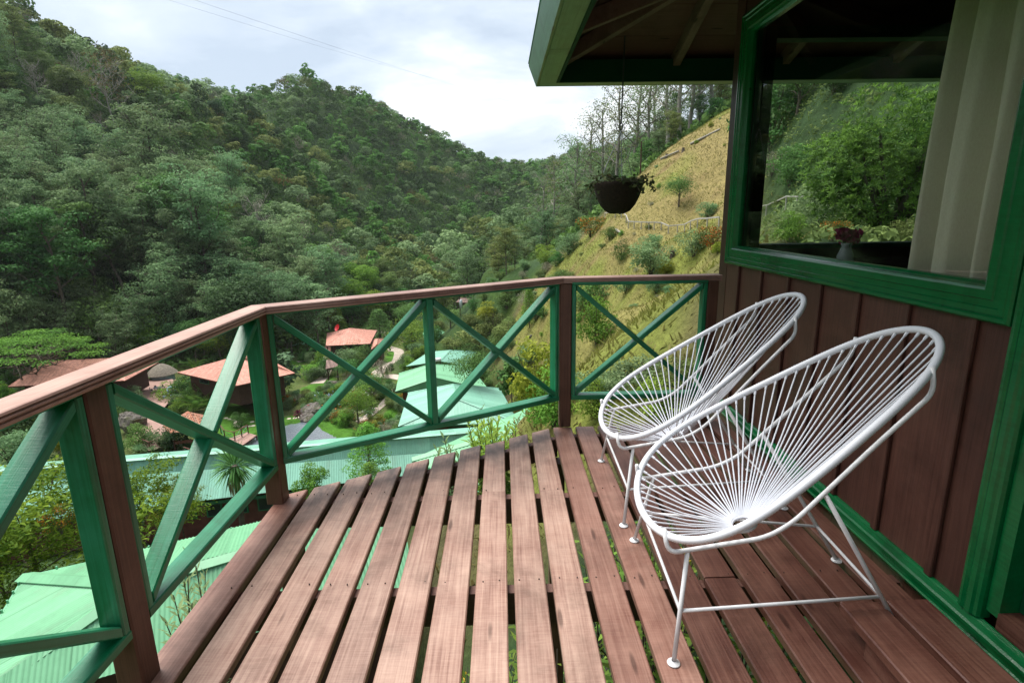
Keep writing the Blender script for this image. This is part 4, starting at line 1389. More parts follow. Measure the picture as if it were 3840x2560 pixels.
# ------------------------------------------------------------------ the wooded slopes
rg = np.random.default_rng(42)
cand = []
for (x0, x1, y0, y1, sp) in ((-330, 60, 95, 330, 7.6), (-330, 120, 330, 640, 8.2), (-150, 120, 640, 1100, 11.0)):
    xs, ys = np.meshgrid(np.arange(x0, x1, sp), np.arange(y0, y1, sp))
    xs = xs.ravel() + rg.uniform(-.42, .42, xs.size) * sp; ys = ys.ravel() + rg.uniform(-.42, .42, ys.size) * sp
    cand.append(np.stack([xs, ys], -1))
cand = np.concatenate(cand)
cz = height(cand[:, 0], cand[:, 1])
VILLAGE = [np.array(q, float) for q in [(-130, 40), (-114, 98), (-90, 116), (-62, 127), (-46, 135), (-30, 137), (-28, 188), (-10, 196), (6, 186), (12, 100), (0, 40)]]
keep = []
for (x, y), z in zip(cand, cz):
    P = np.array([x, y, z + 7])
    u, v, dd = pixel(P)
    if dd < 10 or u < -260 or u > 2760 or v < -260: continue
    if in_poly(np.array([x]), np.array([y]), VILLAGE)[0]: continue
    if slope_grass(np.array([x]), np.array([y]))[0] > 0.08: continue
    if u > 1250 and v > 1150: continue
    if -30 < x < 6 and 95 < y < 190 and z < -24: continue
    keep.append((x, y, z, u, v, dd))
keep = np.array(keep)
# hide those whose whole height lies behind nearer ground
vis = []
for x, y, z, u, v, dd in keep:
    top = np.array([x, y, z + 13]); d = top - EYE
    s = np.linspace(.12, .97, 40)
    Q = EYE + d * s[:, None]
    if np.all(Q[:, 2] > tps(Q[:, 0], Q[:, 1]) - 7): vis.append((x, y, z, u, v, dd))
vis = np.array(vis)


def kind_of(x, y, u, v, dd):
    r = rg.random(); n1 = vnoise(np.array([x]), np.array([y]), 38, 31)[0]
    if u > 1720 and dd < 300:          # alder wood on the right
        return ('feather', int(rg.integers(0, 3))) if r < .75 else ('dense', 0)
    if dd < 185 and v > 430 and u < 1260:
        return ('feather', int(rg.integers(0, 2))) if r < .72 else ('dense', [0, 2][int(rg.integers(0, 2))]) if r < .95 else ('bare', 0)
    if dd < 330:
        if n1 > .62: return ('dense', [0, 1, 2, 3][int(rg.integers(0, 4))])
        if r < .40: return ('feather', int(rg.integers(0, 3)))
        if r < .78: return ('dense', [0, 3, 1, 2][int(rg.integers(0, 4))])
        return ('bare', int(rg.integers(0, 3)))
    if r < .74: return ('dense', [0, 0, 1, 1, 2][int(rg.integers(0, 5))])
    if r < .88: return ('feather', int(rg.integers(0, 3)))
    return ('bare', int(rg.integers(0, 3)))


order = np.argsort(vis[:, 5])
LBL = {'feather': "feathery grey green tree crowded into the wood on the valley side", 'dense': "round dense leafy tree crowded into the wood on the valley side", 'bare': "thin pale tree with bare branches in the wood on the valley side"}
GRP = {'feather': "feathery trees on the wooded slopes", 'dense': "dense round trees on the wooded slopes", 'bare': "pale bare trees on the wooded slopes"}
ADJ = {'feather': 'feathery_tree', 'dense': 'leafy_tree', 'bare': 'bare_tree'}
N_IND = 285
far_parts = {}
for i, k in enumerate(order):
    x, y, z, u, v, dd = vis[k]
    kd = kind_of(x, y, u, v, dd)
    base = {'feather': .92, 'dense': .82, 'bare': .85}[kd[0]]
    sc = base * float(np.clip(rg.lognormal(0, .24), .6, 1.65))
    if dd < 185 and u < 1300: sc *= 1.3
    if dd > 330: sc *= .95
    if u > 1930 and dd < 240: sc *= .5
    if i < N_IND:
        tree(kd, (x, y, z - .3), sc, LBL[kd[0]], GRP[kd[0]], "tree", ADJ[kd[0]], rg.uniform(0, 6.28), rg.uniform(.9, 1.12))
    else:
        far_parts.setdefault(kd, []).append((x, y, z - .3, sc, rg.uniform(0, 6.28), rg.uniform(.85, 1.1), dd))
# the more distant forest reads as one mass: crowns of joined leaf clumps on stems


def far_proto(seed, leaf, n, kind):
    r = np.random.default_rng(seed)
    puffs = []
    if kind == 'dome':
        for i in range(9):
            a, rr_ = i * 2.4 + r.normal(0, .5), 3.3 * r.uniform(.8, 1.25) * math.sqrt((i + .2) / 9)
            puffs.append((rr_ * math.cos(a), rr_ * math.sin(a), 9.6 - .16 * rr_ * rr_ + r.normal(0, .8), 1.15 + 1.1 * r.random(), 1.0 + .6 * r.random()))
        for i in range(5):
            a = i * 1.257 + .4; puffs.append((3.4 * math.cos(a), 3.4 * math.sin(a), 6.2 + r.normal(0, .5), 1.5, 1.5))
        g = leaf_geo(r, puffs, n, 1.1, .75, .7, 0, .36, .85)
    elif kind == 'soft':
        for i in range(24):
            a, rr_ = i * 2.4, 3.6 * math.sqrt((i + .4) / 24)
            puffs.append((rr_ * math.cos(a), rr_ * math.sin(a), 10.5 - .22 * rr_ * rr_ + r.normal(0, .6), 1.0 + .4 * r.random(), .6))
        g = leaf_geo(r, puffs, n, .75, .6, .5, .3, .45, .6)
    else:
        for i in range(18):
            a, rr_ = i * 2.4, 2.6 * math.sqrt((i + .4) / 18)
            puffs.append((rr_ * math.cos(a), rr_ * math.sin(a), 9.5 - .3 * rr_ * rr_ + r.normal(0, .8), .7, .9))
        g = leaf_geo(r, puffs, n, .7, .3, .3, -.2, .8, .5)
    return g[0], g[1], g[2], leaf


L_MID = leaf_mat('leaf_mid', (0.055, 0.145, 0.026), (0.180, 0.350, 0.075), .35)
FARP = {}
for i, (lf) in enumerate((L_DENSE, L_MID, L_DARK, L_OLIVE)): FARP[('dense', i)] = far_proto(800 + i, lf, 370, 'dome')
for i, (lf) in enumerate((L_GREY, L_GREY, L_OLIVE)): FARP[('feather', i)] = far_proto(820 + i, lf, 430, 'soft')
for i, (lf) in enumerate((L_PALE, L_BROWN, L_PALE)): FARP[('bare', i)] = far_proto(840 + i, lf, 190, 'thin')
VV, FF, TT = {}, {}, {}
for kd, lst in far_parts.items():
    V0, F0, t0, leaf = FARP[kd]
    nl = len(F0)
    for (x, y, z, sc, ro, sz, dd) in lst:
        fr_ = 1.0 if dd < 420 else .6 if dd < 700 else .3
        m_ = int(nl * fr_)
        pick = rg.choice(nl, m_, replace=False) if fr_ < 1 else np.arange(nl)
        q = V0.reshape(-1, 4, 3)[pick]
        if fr_ < 1:
            c = q.mean(1, keepdims=True); q = c + (q - c) * (1 / fr_) ** .5
        cr, sr = math.cos(ro), math.sin(ro)
        sc2 = sc * rg.uniform(.85, 1.3)
        q = np.stack([(q[..., 0] * cr - q[..., 1] * sr) * sc2 + x, (q[..., 0] * sr + q[..., 1] * cr) * sc2 + y, q[..., 2] * sc2 * sz + z], -1)
        VV.setdefault(leaf.name, []).append(q.reshape(-1, 3)); TT.setdefault(leaf.name, []).append(np.clip(t0[pick] * .7 + rg.uniform(-.12, .38), 0, 1))
for nm, lst in VV.items():
    V = np.concatenate(lst); t = np.concatenate(TT[nm])
    me = crown_mesh("distant_forest", V, np.arange(len(V)).reshape(-1, 4), t, MATS[nm])
    o = bpy.data.objects.new("distant_forest", me); link(o, None, (0, 0, 0)); o['kind'] = 'stuff'
print('forest', len(vis), 'distant quads', sum(len(x) for l_ in VV.values() for x in l_) // 4)

# undergrowth over the forest floor
m_ = 62000
ux, uy = rg.uniform(-230, 70, m_), 92 + 460 * rg.random(m_) ** 1.5
uz = height(ux, uy)
ok = (slope_grass(ux, uy) < .25) & ~in_poly(ux, uy, VILLAGE) & ~((ux > -30) & (ux < 6) & (uy < 190) & (uz < -25))
ux, uy, uz = ux[ok], uy[ok], uz[ok]
pf = np.stack([ux, uy, uz + .5 + .8 * rg.random(len(ux)), np.full(len(ux), .9), np.full(len(ux), .7)], -1)
V, F, t = leaf_geo(rg, pf, len(pf) * 2, 1.25, .6, .5)
o = bpy.data.objects.new("undergrowth", crown_mesh("undergrowth", V, F, t, L_DENSE)); link(o, None, (0, 0, 0)); o['kind'] = 'stuff'

# tall trees with long bare trunks at the front of the wood on the left
for j, (u, v, D, px_) in enumerate(((22, 1150, 118, 560), (62, 1165, 122, 520), (118, 1120, 126, 600), (150, 1130, 124, 560), (205, 1085, 132, 520), (255, 1150, 120, 620), (345, 1060, 138, 560), (372, 1075, 134, 520), (470, 1120, 140, 470), (640, 1090, 150, 420), (705, 1130, 146, 380), (-20, 1100, 120, 560))):
    P = at(u, v, D); P[2] = ground_z(P[0], P[1]) - .3
    tree(('trunky', j % 2), P, metres(px_, P) / 24.0, "tall tree with a long bare trunk at the front of the dark wood", "long trunked trees at the front of the wood", "tree", "trunk_tree", None, 1.0)

# special trees on the skyline
for (u, v, D, key, pxh, lab) in ((1290 * .6697, 405 * .6697, 268, ('conifer', 0), 170, "dark layered conifer standing above the ridge line on the left mountain"),
                                (810 * .6697, 400 * .6697, 250, ('dense', 1), 170, "bright green round tree just below the ridge beside the dark conifer"),
                                (1195 * .6697, 470 * .6697, 285, ('dense', 2), 95, "small round dark tree on the left ridge line below the conifer"),
                                (395 * .6697, 130 * .6697, 240, ('bare', 2), 120, "thin bare tree seen against the sky on the left ridge"),
                                (235 * .6697, 75 * .6697, 225, ('conifer', 0), 120, "dark tree cut by the top edge on the left ridge"),
                                (600 * .6697, 420 * .6697, 225, ('bare', 1), 260, "big pale branching tree with brown twigs high on the left slope")):
    P = at(u, v, D); gz = ground_z(P[0], P[1])
    hh = {'conifer': 16., 'dense': 12.5, 'bare': 13.}[key[0]]
    P[2] = gz - (3.5 if key[0] == 'conifer' else .8)
    t = tree(key, P, metres(pxh, P) / hh, lab, None, "tree", "ridge_tree")
    if key[0] == 'conifer': t.scale = (t.scale[0] * 1.7, t.scale[1] * 1.7, t.scale[2] * .72)

# tall alders on the skyline to the right, crowns thin against the sky
for j, (u, v, D, px_) in enumerate(((2030, 800, 165, 300), (2085, 790, 155, 330), (2150, 760, 140, 400), (2205, 745, 150, 400), (2265, 720, 145, 430), (2320, 705, 135, 460), (2375, 690, 140, 470), (2425, 680, 128, 440),
                                    (2500, 610, 120, 500), (2545, 588, 112, 540), (2585, 560, 118, 520), (2620, 535, 122, 480), (2660, 500, 118, 500), (2445, 640, 150, 420))):
    P = at(u, v, D); P[2] = ground_z(P[0], P[1]) - .2
    tree(('sparse', j % 2), P, metres(px_, P) / 19.5, "tall thin alder with a see through crown along the right hand ridge", "thin alders on the right ridge", "tree", "alder_tree")
for j, (x, y) in enumerate([(rg.uniform(-2, 60), rg.uniform(108, 175)) for _ in range(60)]):
    z = ground_z(x, y); u, v, dd = pixel((x, y, z + 6))
    if slope_grass(np.array([x]), np.array([y]))[0] > .05 or z < -24 or u > 2760: continue
    if u > 2020 and j % 2: continue
    k_ = ('feather', j % 3) if u < 2250 else ('dense', [0, 2][j % 2])
    tree(k_, (x, y, z - .3), rg.uniform(.5, .8) if u < 1950 else rg.uniform(.2, .36), "leafy tree filling the wood behind the grass slope", "trees behind the grass slope", "tree", "wood_tree")
# ================================================================== roofs and buildings of the valley


def sheet_mat(name, base, band=0.8, rowp=0.0, rough=0.45, var=0.16, moss=0.0, lap=0.0):
    if name in MATS: return MATS[name]
    m, n, l, bs = mat(name)
    tc = n.new('ShaderNodeTexCoord').outputs['Object']
    st = tex_noise(n, l, mapping(n, l, tc, (2.2, 0.22, 1)), 1.0, 6, 0.65)
    sp = tex_noise(n, l, tc, 5.0, 6, 0.7)
    sx = n.new('ShaderNodeSeparateXYZ'); l.new(tc, sx.inputs[0])
    wn_ = n.new('ShaderNodeTexWhiteNoise'); wn_.noise_dimensions = '1D'
    l.new(math_(n, l, 'FLOOR', math_(n, l, 'DIVIDE', sx.outputs[0], band)), wn_.inputs['W'])
    v = math_(n, l, 'ADD', math_(n, l, 'MULTIPLY', st, 0.5), math_(n, l, 'MULTIPLY', sp, 0.3))
    v = math_(n, l, 'ADD', v, math_(n, l, 'MULTIPLY', wn_.outputs['Value'], 0.2))
    col = ramp(n, l, v, [(0.3, tuple(x * (1 - var * 1.6) for x in base)), (0.5, base), (0.72, tuple(min(1, x * (1 + var) + .02) for x in base))])
    if rowp:
        fr_ = math_(n, l, 'FRACT', math_(n, l, 'DIVIDE', sx.outputs[1], rowp))
        ln = ramp(n, l, fr_, [(0.0, (0.55, 0.5, 0.5)), (0.18, (1, 1, 1))])
        col = mix(n, l, 1.0, col, ln, 'MULTIPLY')
        w2 = n.new('ShaderNodeTexWhiteNoise'); w2.noise_dimensions = '2D'
        cb = n.new('ShaderNodeCombineXYZ')
        l.new(math_(n, l, 'FLOOR', math_(n, l, 'DIVIDE', sx.outputs[0], 0.25)), cb.inputs[0]); l.new(math_(n, l, 'FLOOR', math_(n, l, 'DIVIDE', sx.outputs[1], rowp)), cb.inputs[1])
        l.new(cb.outputs[0], w2.inputs['Vector'])
        hv = n.new('ShaderNodeHueSaturation'); l.new(col, hv.inputs['Color'])
        l.new(math_(n, l, 'ADD', math_(n, l, 'MULTIPLY', w2.outputs['Value'], 0.35), 0.82), hv.inputs['Value']); col = hv.outputs[0]
    if lap:
        lx = ramp(n, l, math_(n, l, 'FRACT', math_(n, l, 'DIVIDE', sx.outputs[0], band)), [(0.0, (.62, .66, .64)), (0.035, (1, 1, 1))])
        ly = ramp(n, l, math_(n, l, 'FRACT', math_(n, l, 'DIVIDE', sx.outputs[1], lap)), [(0.0, (.66, .68, .66)), (0.02, (1, 1, 1))])
        col = mix(n, l, 1.0, mix(n, l, 1.0, col, lx, 'MULTIPLY'), ly, 'MULTIPLY')
        dt = ramp(n, l, tex_noise(n, l, mapping(n, l, tc, (1.2, .5, 1)), 1.0, 8, 0.75), [(0.55, (0, 0, 0)), (0.75, (1, 1, 1))])
        col = mix(n, l, math_(n, l, 'MULTIPLY', dt, .45), col, (0.17, 0.20, 0.14))
    if moss:
        mo = tex_noise(n, l, tc, 1.3, 7, 0.7)
        col = mix(n, l, math_(n, l, 'MULTIPLY', ramp(n, l, mo, [(0.5, (0, 0, 0)), (0.7, (1, 1, 1))]), moss), col, (0.07, 0.06, 0.05))
    l.new(col, bs.inputs['Base Color'])
    bs.inputs['Roughness'].default_value = rough; bs.inputs['Specular IOR Level'].default_value = 0.35
    MATS[name] = m
    return m


R_LIGHT = sheet_mat('roof_light_green', (0.15, 0.375, 0.205), 0.8, lap=2.4)
R_TURQ = sheet_mat('roof_turquoise', (0.18, 0.40, 0.30), 0.8, lap=3.0)
R_TILE = sheet_mat('clay_tile', (0.52, 0.245, 0.185), 0.25, 0.36, 0.8, 0.12)
R_OLDTILE = sheet_mat('old_clay_tile', (0.40, 0.185, 0.125), 0.25, 0.36, 0.85, 0.3, 0.6)
R_GREYTILE = sheet_mat('grey_brown_tile', (0.20, 0.13, 0.11), 0.25, 0.36, 0.85, 0.3, 0.3)
M_WALL = simple('brown_wall_boards', (0.055, 0.025, 0.018), 0.7, 0.3, 3, 0.3)
M_WALLRED = simple('red_brown_wall', (0.10, 0.036, 0.024), 0.7, 0.25, 3, 0.3)
M_CREAM = simple('cream_wall', (0.5, 0.42, 0.3), 0.85, 0.1, 3, 0.2)
M_STONE = simple('grey_stone', (0.17, 0.155, 0.135), 0.95, 0.5, 1.6, 0.2, 0.8)
M_PANE = simple('dark_window_pane', (0.02, 0.025, 0.028), 0.1, 0.2, 2, 0.6)
M_TERR = simple('terrace_boards', (0.32, 0.19, 0.155), 0.6, 0.15, 0.8, 0.4)


def roof_plane(parent, pts, m, period=0.0, amp=0.0, name="roof_plane", cap=None, samp=4, edir=None):
    """sheet roof: pts[0]-pts[1] is the eave; ribs run up the slope"""
    p = [np.asarray(q, float) for q in pts]
    ex = (p[1] - p[0]) if edir is None else np.asarray(edir, float)
    ex = ex / np.linalg.norm(ex)
    nn = np.zeros(3)
    for i in range(1, len(p) - 1): nn += np.cross(p[i] - p[0], p[i + 1] - p[0])
    nn /= np.linalg.norm(nn)
    if nn[2] < 0: nn = -nn
    ex = ex - nn * (ex @ nn); ex /= np.linalg.norm(ex)
    ey = np.cross(nn, ex)
    c = p[0]
    Q = np.array([((q - c) @ ex, (q - c) @ ey) for q in p])
    x0, x1 = Q[:, 0].min() + 1e-4, Q[:, 0].max() - 1e-4
    k = max(2, int((x1 - x0) / period * samp)) if period else 2
    xs = np.linspace(x0, x1, k) if period else np.unique(np.concatenate([np.clip(Q[:, 0], x0, x1)]))
    if not period: xs = np.unique(np.round(np.concatenate([xs, np.linspace(x0, x1, 3)]), 5))
    V = []; ok = []
    for x in xs:
        ys = []
        for i in range(len(Q)):
            a, b = Q[i], Q[(i + 1) % len(Q)]
            if (a[0] - x) * (b[0] - x) <= 0 and a[0] != b[0]: ys.append(a[1] + (b[1] - a[1]) * (x - a[0]) / (b[0] - a[0]))
        if len(ys) < 2: ys = [0, 0]
        z = amp * math.cos(2 * math.pi * x / period) if period else 0.0
        V += [(x, min(ys), z), (x, max(ys), z)]
    V = np.array(V)
    F = [(2 * i, 2 * i + 2, 2 * i + 3, 2 * i + 1) for i in range(len(xs) - 1)]
    me = bpy.data.meshes.new(name); me.from_pydata(V.tolist(), [], F)
    if period: me.polygons.foreach_set('use_smooth', [True] * len(F))
    me.materials.append(m); me.update()
    o = bpy.data.objects.new(name, me)
    link(o, parent, c)
    o.rotation_euler = Matrix((ex, ey, nn)).transposed().to_euler()
    return o


def ridge_cap(parent, a, b, m, w=0.28, nm="ridge_cap"):
    a, b = np.asarray(a, float), np.asarray(b, float)
    d = (b - a) / np.linalg.norm(b - a); n_ = np.cross(d, (0, 0, 1)); n_ /= np.linalg.norm(n_)
    up = np.cross(n_, d)
    MB().extrude([(-w / 2, -0.03), (0, 0.045), (w / 2, -0.03), (w / 2, -0.05), (0, 0.025), (-w / 2, -0.05)], a + up * .03, b + up * .03, n_, up).build(nm, m, parent)


def house(name, label, cat, eave, ridge, m, wallm, zg, inset=0.7, period=0, amp=0, group=None, fasc=None, wins=(), samp=4, capm=None):
    """hip roofed building: eave = 4 corners (counter-clockwise from front-left), ridge = 2 points (front, back)"""
    e_ = [np.asarray(q, float) for q in eave]
    r0, r1 = [np.asarray(q, float) for q in ridge]
    cen = np.mean(e_, 0)
    t = thing(name, label, cat, (cen[0], cen[1], zg), group)
    pl = [[e_[0], e_[1], r0], [e_[1], e_[2], r1, r0], [e_[2], e_[3], r1], [e_[3], e_[0], r0, r1]]
    for q in pl:
        if len(q) == 4:
            nv_ = np.cross(q[1] - q[0], q[3] - q[0]); dev = abs((q[2] - q[0]) @ nv_) / (np.linalg.norm(nv_) + 1e-9)
            if dev > .04:      # a twisted slope is laid in two flat halves
                roof_plane(t, [q[0], q[1], q[2]], m, period, amp, samp=samp, edir=q[1] - q[0])
                roof_plane(t, [q[0], q[2], q[3]], m, period, amp, samp=samp, edir=q[1] - q[0])
                continue
        roof_plane(t, q, m, period, amp, samp=samp)
    for a, b in ((e_[0], r0), (e_[1], r0), (e_[2], r1), (e_[3], r1), (r0, r1)):
        if np.linalg.norm(b - a) > .3: ridge_cap(t, a, b, capm or m)
    fm = fasc or simple('fascia_dark_green', (0.01, 0.09, 0.04), 0.5, 0.1, 4)
    for i in range(4):
        a, b = e_[i], e_[(i + 1) % 4]
        MB().beam(a - (0, 0, .12), b - (0, 0, .12), .18, .05, (0, 0, 1)).build("fascia_board", fm, t)
    w = [q + (cen - q) * (inset / max(.1, np.linalg.norm((cen - q)[:2]))) * 1.35 for q in e_]
    for i in range(4):
        a, b = w[i], w[(i + 1) % 4]
        mb = MB(); mb.add([(a[0], a[1], zg - 1.5), (b[0], b[1], zg - 1.5), (b[0], b[1], e_[i][2] + .05), (a[0], a[1], e_[i][2] + .05)], [(0, 1, 2, 3)])
        mb.build("wall", wallm, t)
    for (side, f0, f1, h0, h1) in wins:
        a, b = w[side], w[(side + 1) % 4]
        d = (b - a); d[2] = 0; out = np.array([d[1], -d[0], 0]) / np.hypot(d[0], d[1])
        q = lambda f_, h_: np.array([a[0] + d[0] * f_, a[1] + d[1] * f_, e_[0][2] - h_]) + out * .04
        fr_ = MB().beam(q(f0, (h0 + h1) / 2), q(f1, (h0 + h1) / 2), h1 - h0, .06, (0, 0, 1)).build("window", simple('window_frame_green', (0.01, 0.12, 0.05), 0.5, 0.1, 4), t)
        in_ = .12 / np.hypot(d[0], d[1])
        MB().beam(q(f0 + in_, (h0 + h1) / 2) + out * .032, q(f1 - in_, (h0 + h1) / 2) + out * .032, h1 - h0 - .22, .03, (0, 0, 1)).build("pane", M_PANE, fr_)
    return t


# nearest roof below the deck on the left: corrugated, hip end towards the lower left
ze = at(90, 2161, 10.3)[2]
zr = ze + 0.95
BLq, FLq = onz(90, 2161, ze), onz(-257, 2736, ze)
apx = onz(512, 2186, zr); rdg = onz(1500, 1900, zr)
BRq = BLq + (rdg - apx) * 1.25 + 0; BRq[2] = ze
BRq = onz(1400, 1868, ze)
FRq = FLq + (BRq - BLq)
house("green_roofed_house", "house under a light green corrugated roof just below the deck, nearest to the railing", "house", [FRq, BRq, BLq, FLq][::-1] if False else [FLq, FRq, BRq, BLq],
      [apx, rdg], R_LIGHT, M_WALL, ze - 3.2, 0.6, 0.076, 0.009) if False else None
hs = thing("green_roofed_house", "house under a light green corrugated roof just below the deck, nearest to the railing", "house", (apx[0], apx[1], ze - 3))
roof_plane(hs, [BLq, BRq, rdg, apx], R_LIGHT, 0.076, 0.010)
roof_plane(hs, [FLq, BLq, apx], R_LIGHT, 0.076, 0.010)
roof_plane(hs, [FRq, FLq, apx, rdg], R_LIGHT, 0.076, 0.010)
for a, b in ((apx, BLq), (apx, FLq), (apx, rdg)): ridge_cap(hs, a, b, R_LIGHT, 0.34)
M_FG = simple('fascia_light_green', (0.10, 0.32, 0.17), 0.5, 0.1, 4)
for a, b in ((BLq, BRq), (FLq, BLq)):
    MB().beam(a - (0, 0, .07), b - (0, 0, .07), .16, .04, (0, 0, 1)).build("fascia_board", M_FG, hs)
    s_ = np.linspace(0, 1, 14)[1:-1]
    for q in s_:
        p = a + (b - a) * q
        MB().beam(p + (0, 0, .01), p + (0, 0, .075), .03, .03, (1, 0, 0), 0.002).build("gutter_bracket", M_FG, hs)
wl = [q + (np.mean([FLq, BLq, BRq, FRq], 0) - q) * .09 for q in (FLq, BLq, BRq, FRq)]
for i in range(4):
    a, b = wl[i], wl[(i + 1) % 4]
    mb = MB(); mb.add([(a[0], a[1], ze - 5), (b[0], b[1], ze - 5), (b[0], b[1], ze), (a[0], a[1], ze)], [(0, 1, 2, 3)]); mb.build("wall", M_WALL, hs)

# long turquoise roof in two tiers behind it
zr = at(836, 1699, 33)[2]
za, zb = zr - 1.0, zr - 2.35
A0, A1 = onz(-330, 1790, zr), onz(1880, 1609, zr)
B0, B1 = onz(-330, 1858, za), onz(1880, 1673, za)
C0_, C1_ = onz(-330, 2010, zb), onz(1880, 1752, zb)
cut0 = onz(905, 1904, zb)
lh = thing("long_green_building", "long low building with a turquoise two tier roof behind the nearest green roof", "building", ((A0[0] + A1[0]) / 2, (A0[1] + A1[1]) / 2, zb - 3))
roof_plane(lh, [B0, B1, A1, A0], R_TURQ, 0.15, 0.011, samp=5)
roof_plane(lh, [C0_, C1_, B1 - (0, 0, .06), B0 - (0, 0, .06)], R_TURQ, 0.15, 0.011, samp=5)
bk_ = (A1 - A0); bk_ = np.array([-bk_[1], bk_[0], 0]) / np.hypot(bk_[0], bk_[1])
roof_plane(lh, [A1 + bk_ * 4 - (0, 0, 1.3), A0 + bk_ * 4 - (0, 0, 1.3), A0, A1], R_TURQ)
ridge_cap(lh, A0, A1, R_TURQ, .4)
MB().beam(C0_ - (0, 0, .1), C1_ - (0, 0, .1), .2, .05, (0, 0, 1)).build("fascia_board", simple('fascia_dark_green', (0.01, 0.09, 0.04), 0.5, 0.1, 4), lh)
for k in range(9):
    f_ = (k + .5) / 9
    ridge_cap(lh, C0_ + (C1_ - C0_) * f_ + (0, 0, .0), B0 + (B1 - B0) * f_ - (0, 0, .04), R_TURQ, .22, "rib_cap") if k in (2, 4, 6, 7) else None
w0, w1 = C0_ + bk_ * .9, C1_ + bk_ * .9
mb = MB(); mb.add([(w0[0], w0[1], zb - 4), (w1[0], w1[1], zb - 4), (w1[0], w1[1], zb), (w0[0], w0[1], zb)], [(0, 1, 2, 3)]); mb.build("wall", M_WALLRED, lh)
for f0 in np.arange(.30, .62, .045):
    p, q = w0 + (w1 - w0) * f0 - bk_ * .05, w0 + (w1 - w0) * (f0 + .028) - bk_ * .05
    fr_ = MB().beam(p - (0, 0, .95), q - (0, 0, .95), 1.1, .06, (0, 0, 1)).build("window", simple('window_frame_green', (0.01, 0.12, 0.05), 0.5, 0.1, 4), lh)
    MB().beam(p + (q - p) * .1 - (0, 0, .95) - bk_ * .04, p + (q - p) * .9 - (0, 0, .95) - bk_ * .04, .9, .03, (0, 0, 1)).build("pane", M_PANE, fr_)

# light green roof seen past the far post of the deck
ze = at(1546, 1721, 17)[2]; zr = ze + .95
Aq, Bq, Cq = onz(1546, 1721, ze), onz(1975, 1531, ze), onz(2330, 1640, ze)
Pk = onz(2019, 1585, zr)
Dq = Aq + (Cq - Bq)
rg2 = Pk + (Cq - Bq) * .55; rg2[2] = zr
h2 = thing("green_roofed_house", "house with a bright green hipped roof seen behind the far corner post of the deck", "house", (Pk[0], Pk[1], ze - 3))
roof_plane(h2, [Bq, Aq, Pk], R_LIGHT, .076, .008); roof_plane(h2, [Aq, Dq, rg2, Pk], R_LIGHT, .076, .008); roof_plane(h2, [Cq, Bq, Pk, rg2], R_LIGHT, .076, .008)
for b in (Aq, Bq, rg2): ridge_cap(h2, Pk, b, R_LIGHT, .32)
for a, b in ((Aq, Bq), (Bq, Cq), (Aq, Dq)): MB().beam(a - (0, 0, .08), b - (0, 0, .08), .16, .04, (0, 0, 1)).build("fascia_board", M_FG, h2)
wl = [q + (np.mean([Aq, Bq, Cq, Dq], 0) - q) * .1 for q in (Aq, Bq, Cq, Dq)]
for i in range(4):
    a, b = wl[i], wl[(i + 1) % 4]
    mb = MB(); mb.add([(a[0], a[1], ze - 5), (b[0], b[1], ze - 5), (b[0], b[1], ze), (a[0], a[1], ze)], [(0, 1, 2, 3)]); mb.build("wall", M_WALLRED, h2)


def chain(label, D, LF, RF, RB, LB, rf, rb, rise, m, period=0, amp=0, wallh=3.0, wallm=M_WALLRED, wins=()):
    z = at(LF[0], LF[1], D)[2]
    ev = [onz(*q, z) for q in (LF, RF, RB, LB)]
    return house("green_roofed_house", label, "house", ev, [onz(*rf, z + rise), onz(*rb, z + rise)], m, wallm, z - wallh, .8, period, amp, "green roofed houses in a row down the slope", wins=wins)


chain("turquoise roofed house nearest the deck in the row below the slope, with a hipped front", 52, (1493, 1597), (1945, 1585), (1876, 1456), (1531, 1473), (1723, 1498), (1700, 1440), 1.7, R_TURQ, .15, .01, 3.4, wins=((0, .1, .25, .6, 1.8), (0, .4, .5, .6, 1.8)))
chain("green roofed house second in the row below the slope", 70, (1483, 1466), (1835, 1462), (1762, 1372), (1497, 1400), (1638, 1415), (1612, 1366), 1.9, R_LIGHT, .15, .01)
chain("green roofed house third in the row, a white tank on its roof", 92, (1525, 1372), (1750, 1372), (1788, 1319), (1606, 1320), (1650, 1353), (1690, 1313), 1.6, R_TURQ)
chain("small green hipped roof farthest along the row by the road", 122, (1600, 1301), (1702, 1286), (1699, 1257), (1583, 1249), (1637, 1266), (1640, 1234), 2.0, R_LIGHT)
z_ = at(1640, 1305, 112)[2]
lk = thing("covered_walkway", "low green sheet roof linking the two farthest green roofed houses", "walkway", tuple(onz(1640, 1312, z_ - 2)))
roof_plane(lk, [onz(1598, 1330, z_), onz(1655, 1318, z_), onz(1692, 1292, z_ + .3), onz(1604, 1303, z_ + .3)], R_LIGHT)
for u, v in ((1602, 1326), (1650, 1316), (1686, 1296)):
    p = onz(u, v, z_ - .05); MB().beam((p[0], p[1], z_ - 3.5), (p[0], p[1], z_ - .02), .12, .12, (1, 0, 0)).build("post", M_WALL, lk)
tk = at(1644, 1349, 88)
t_ = thing("water_tank", "white water tank lying on the turquoise roof", "tank", tuple(tk))
MB().tube([tk + (-.45, 0, .05), tk + (-.38, 0, .05), tk + (.38, 0, .05), tk + (.45, 0, .05)], [.25, .34, .34, .25], 16).build("barrel", M_WHITE, t_, None, True)
for s_ in (-.3, .3): MB().box(tk[0] + s_ - .04, tk[0] + s_ + .04, tk[1] - .25, tk[1] + .25, tk[2] - .75, tk[2] - .27).build("cradle", M_WALL, t_)

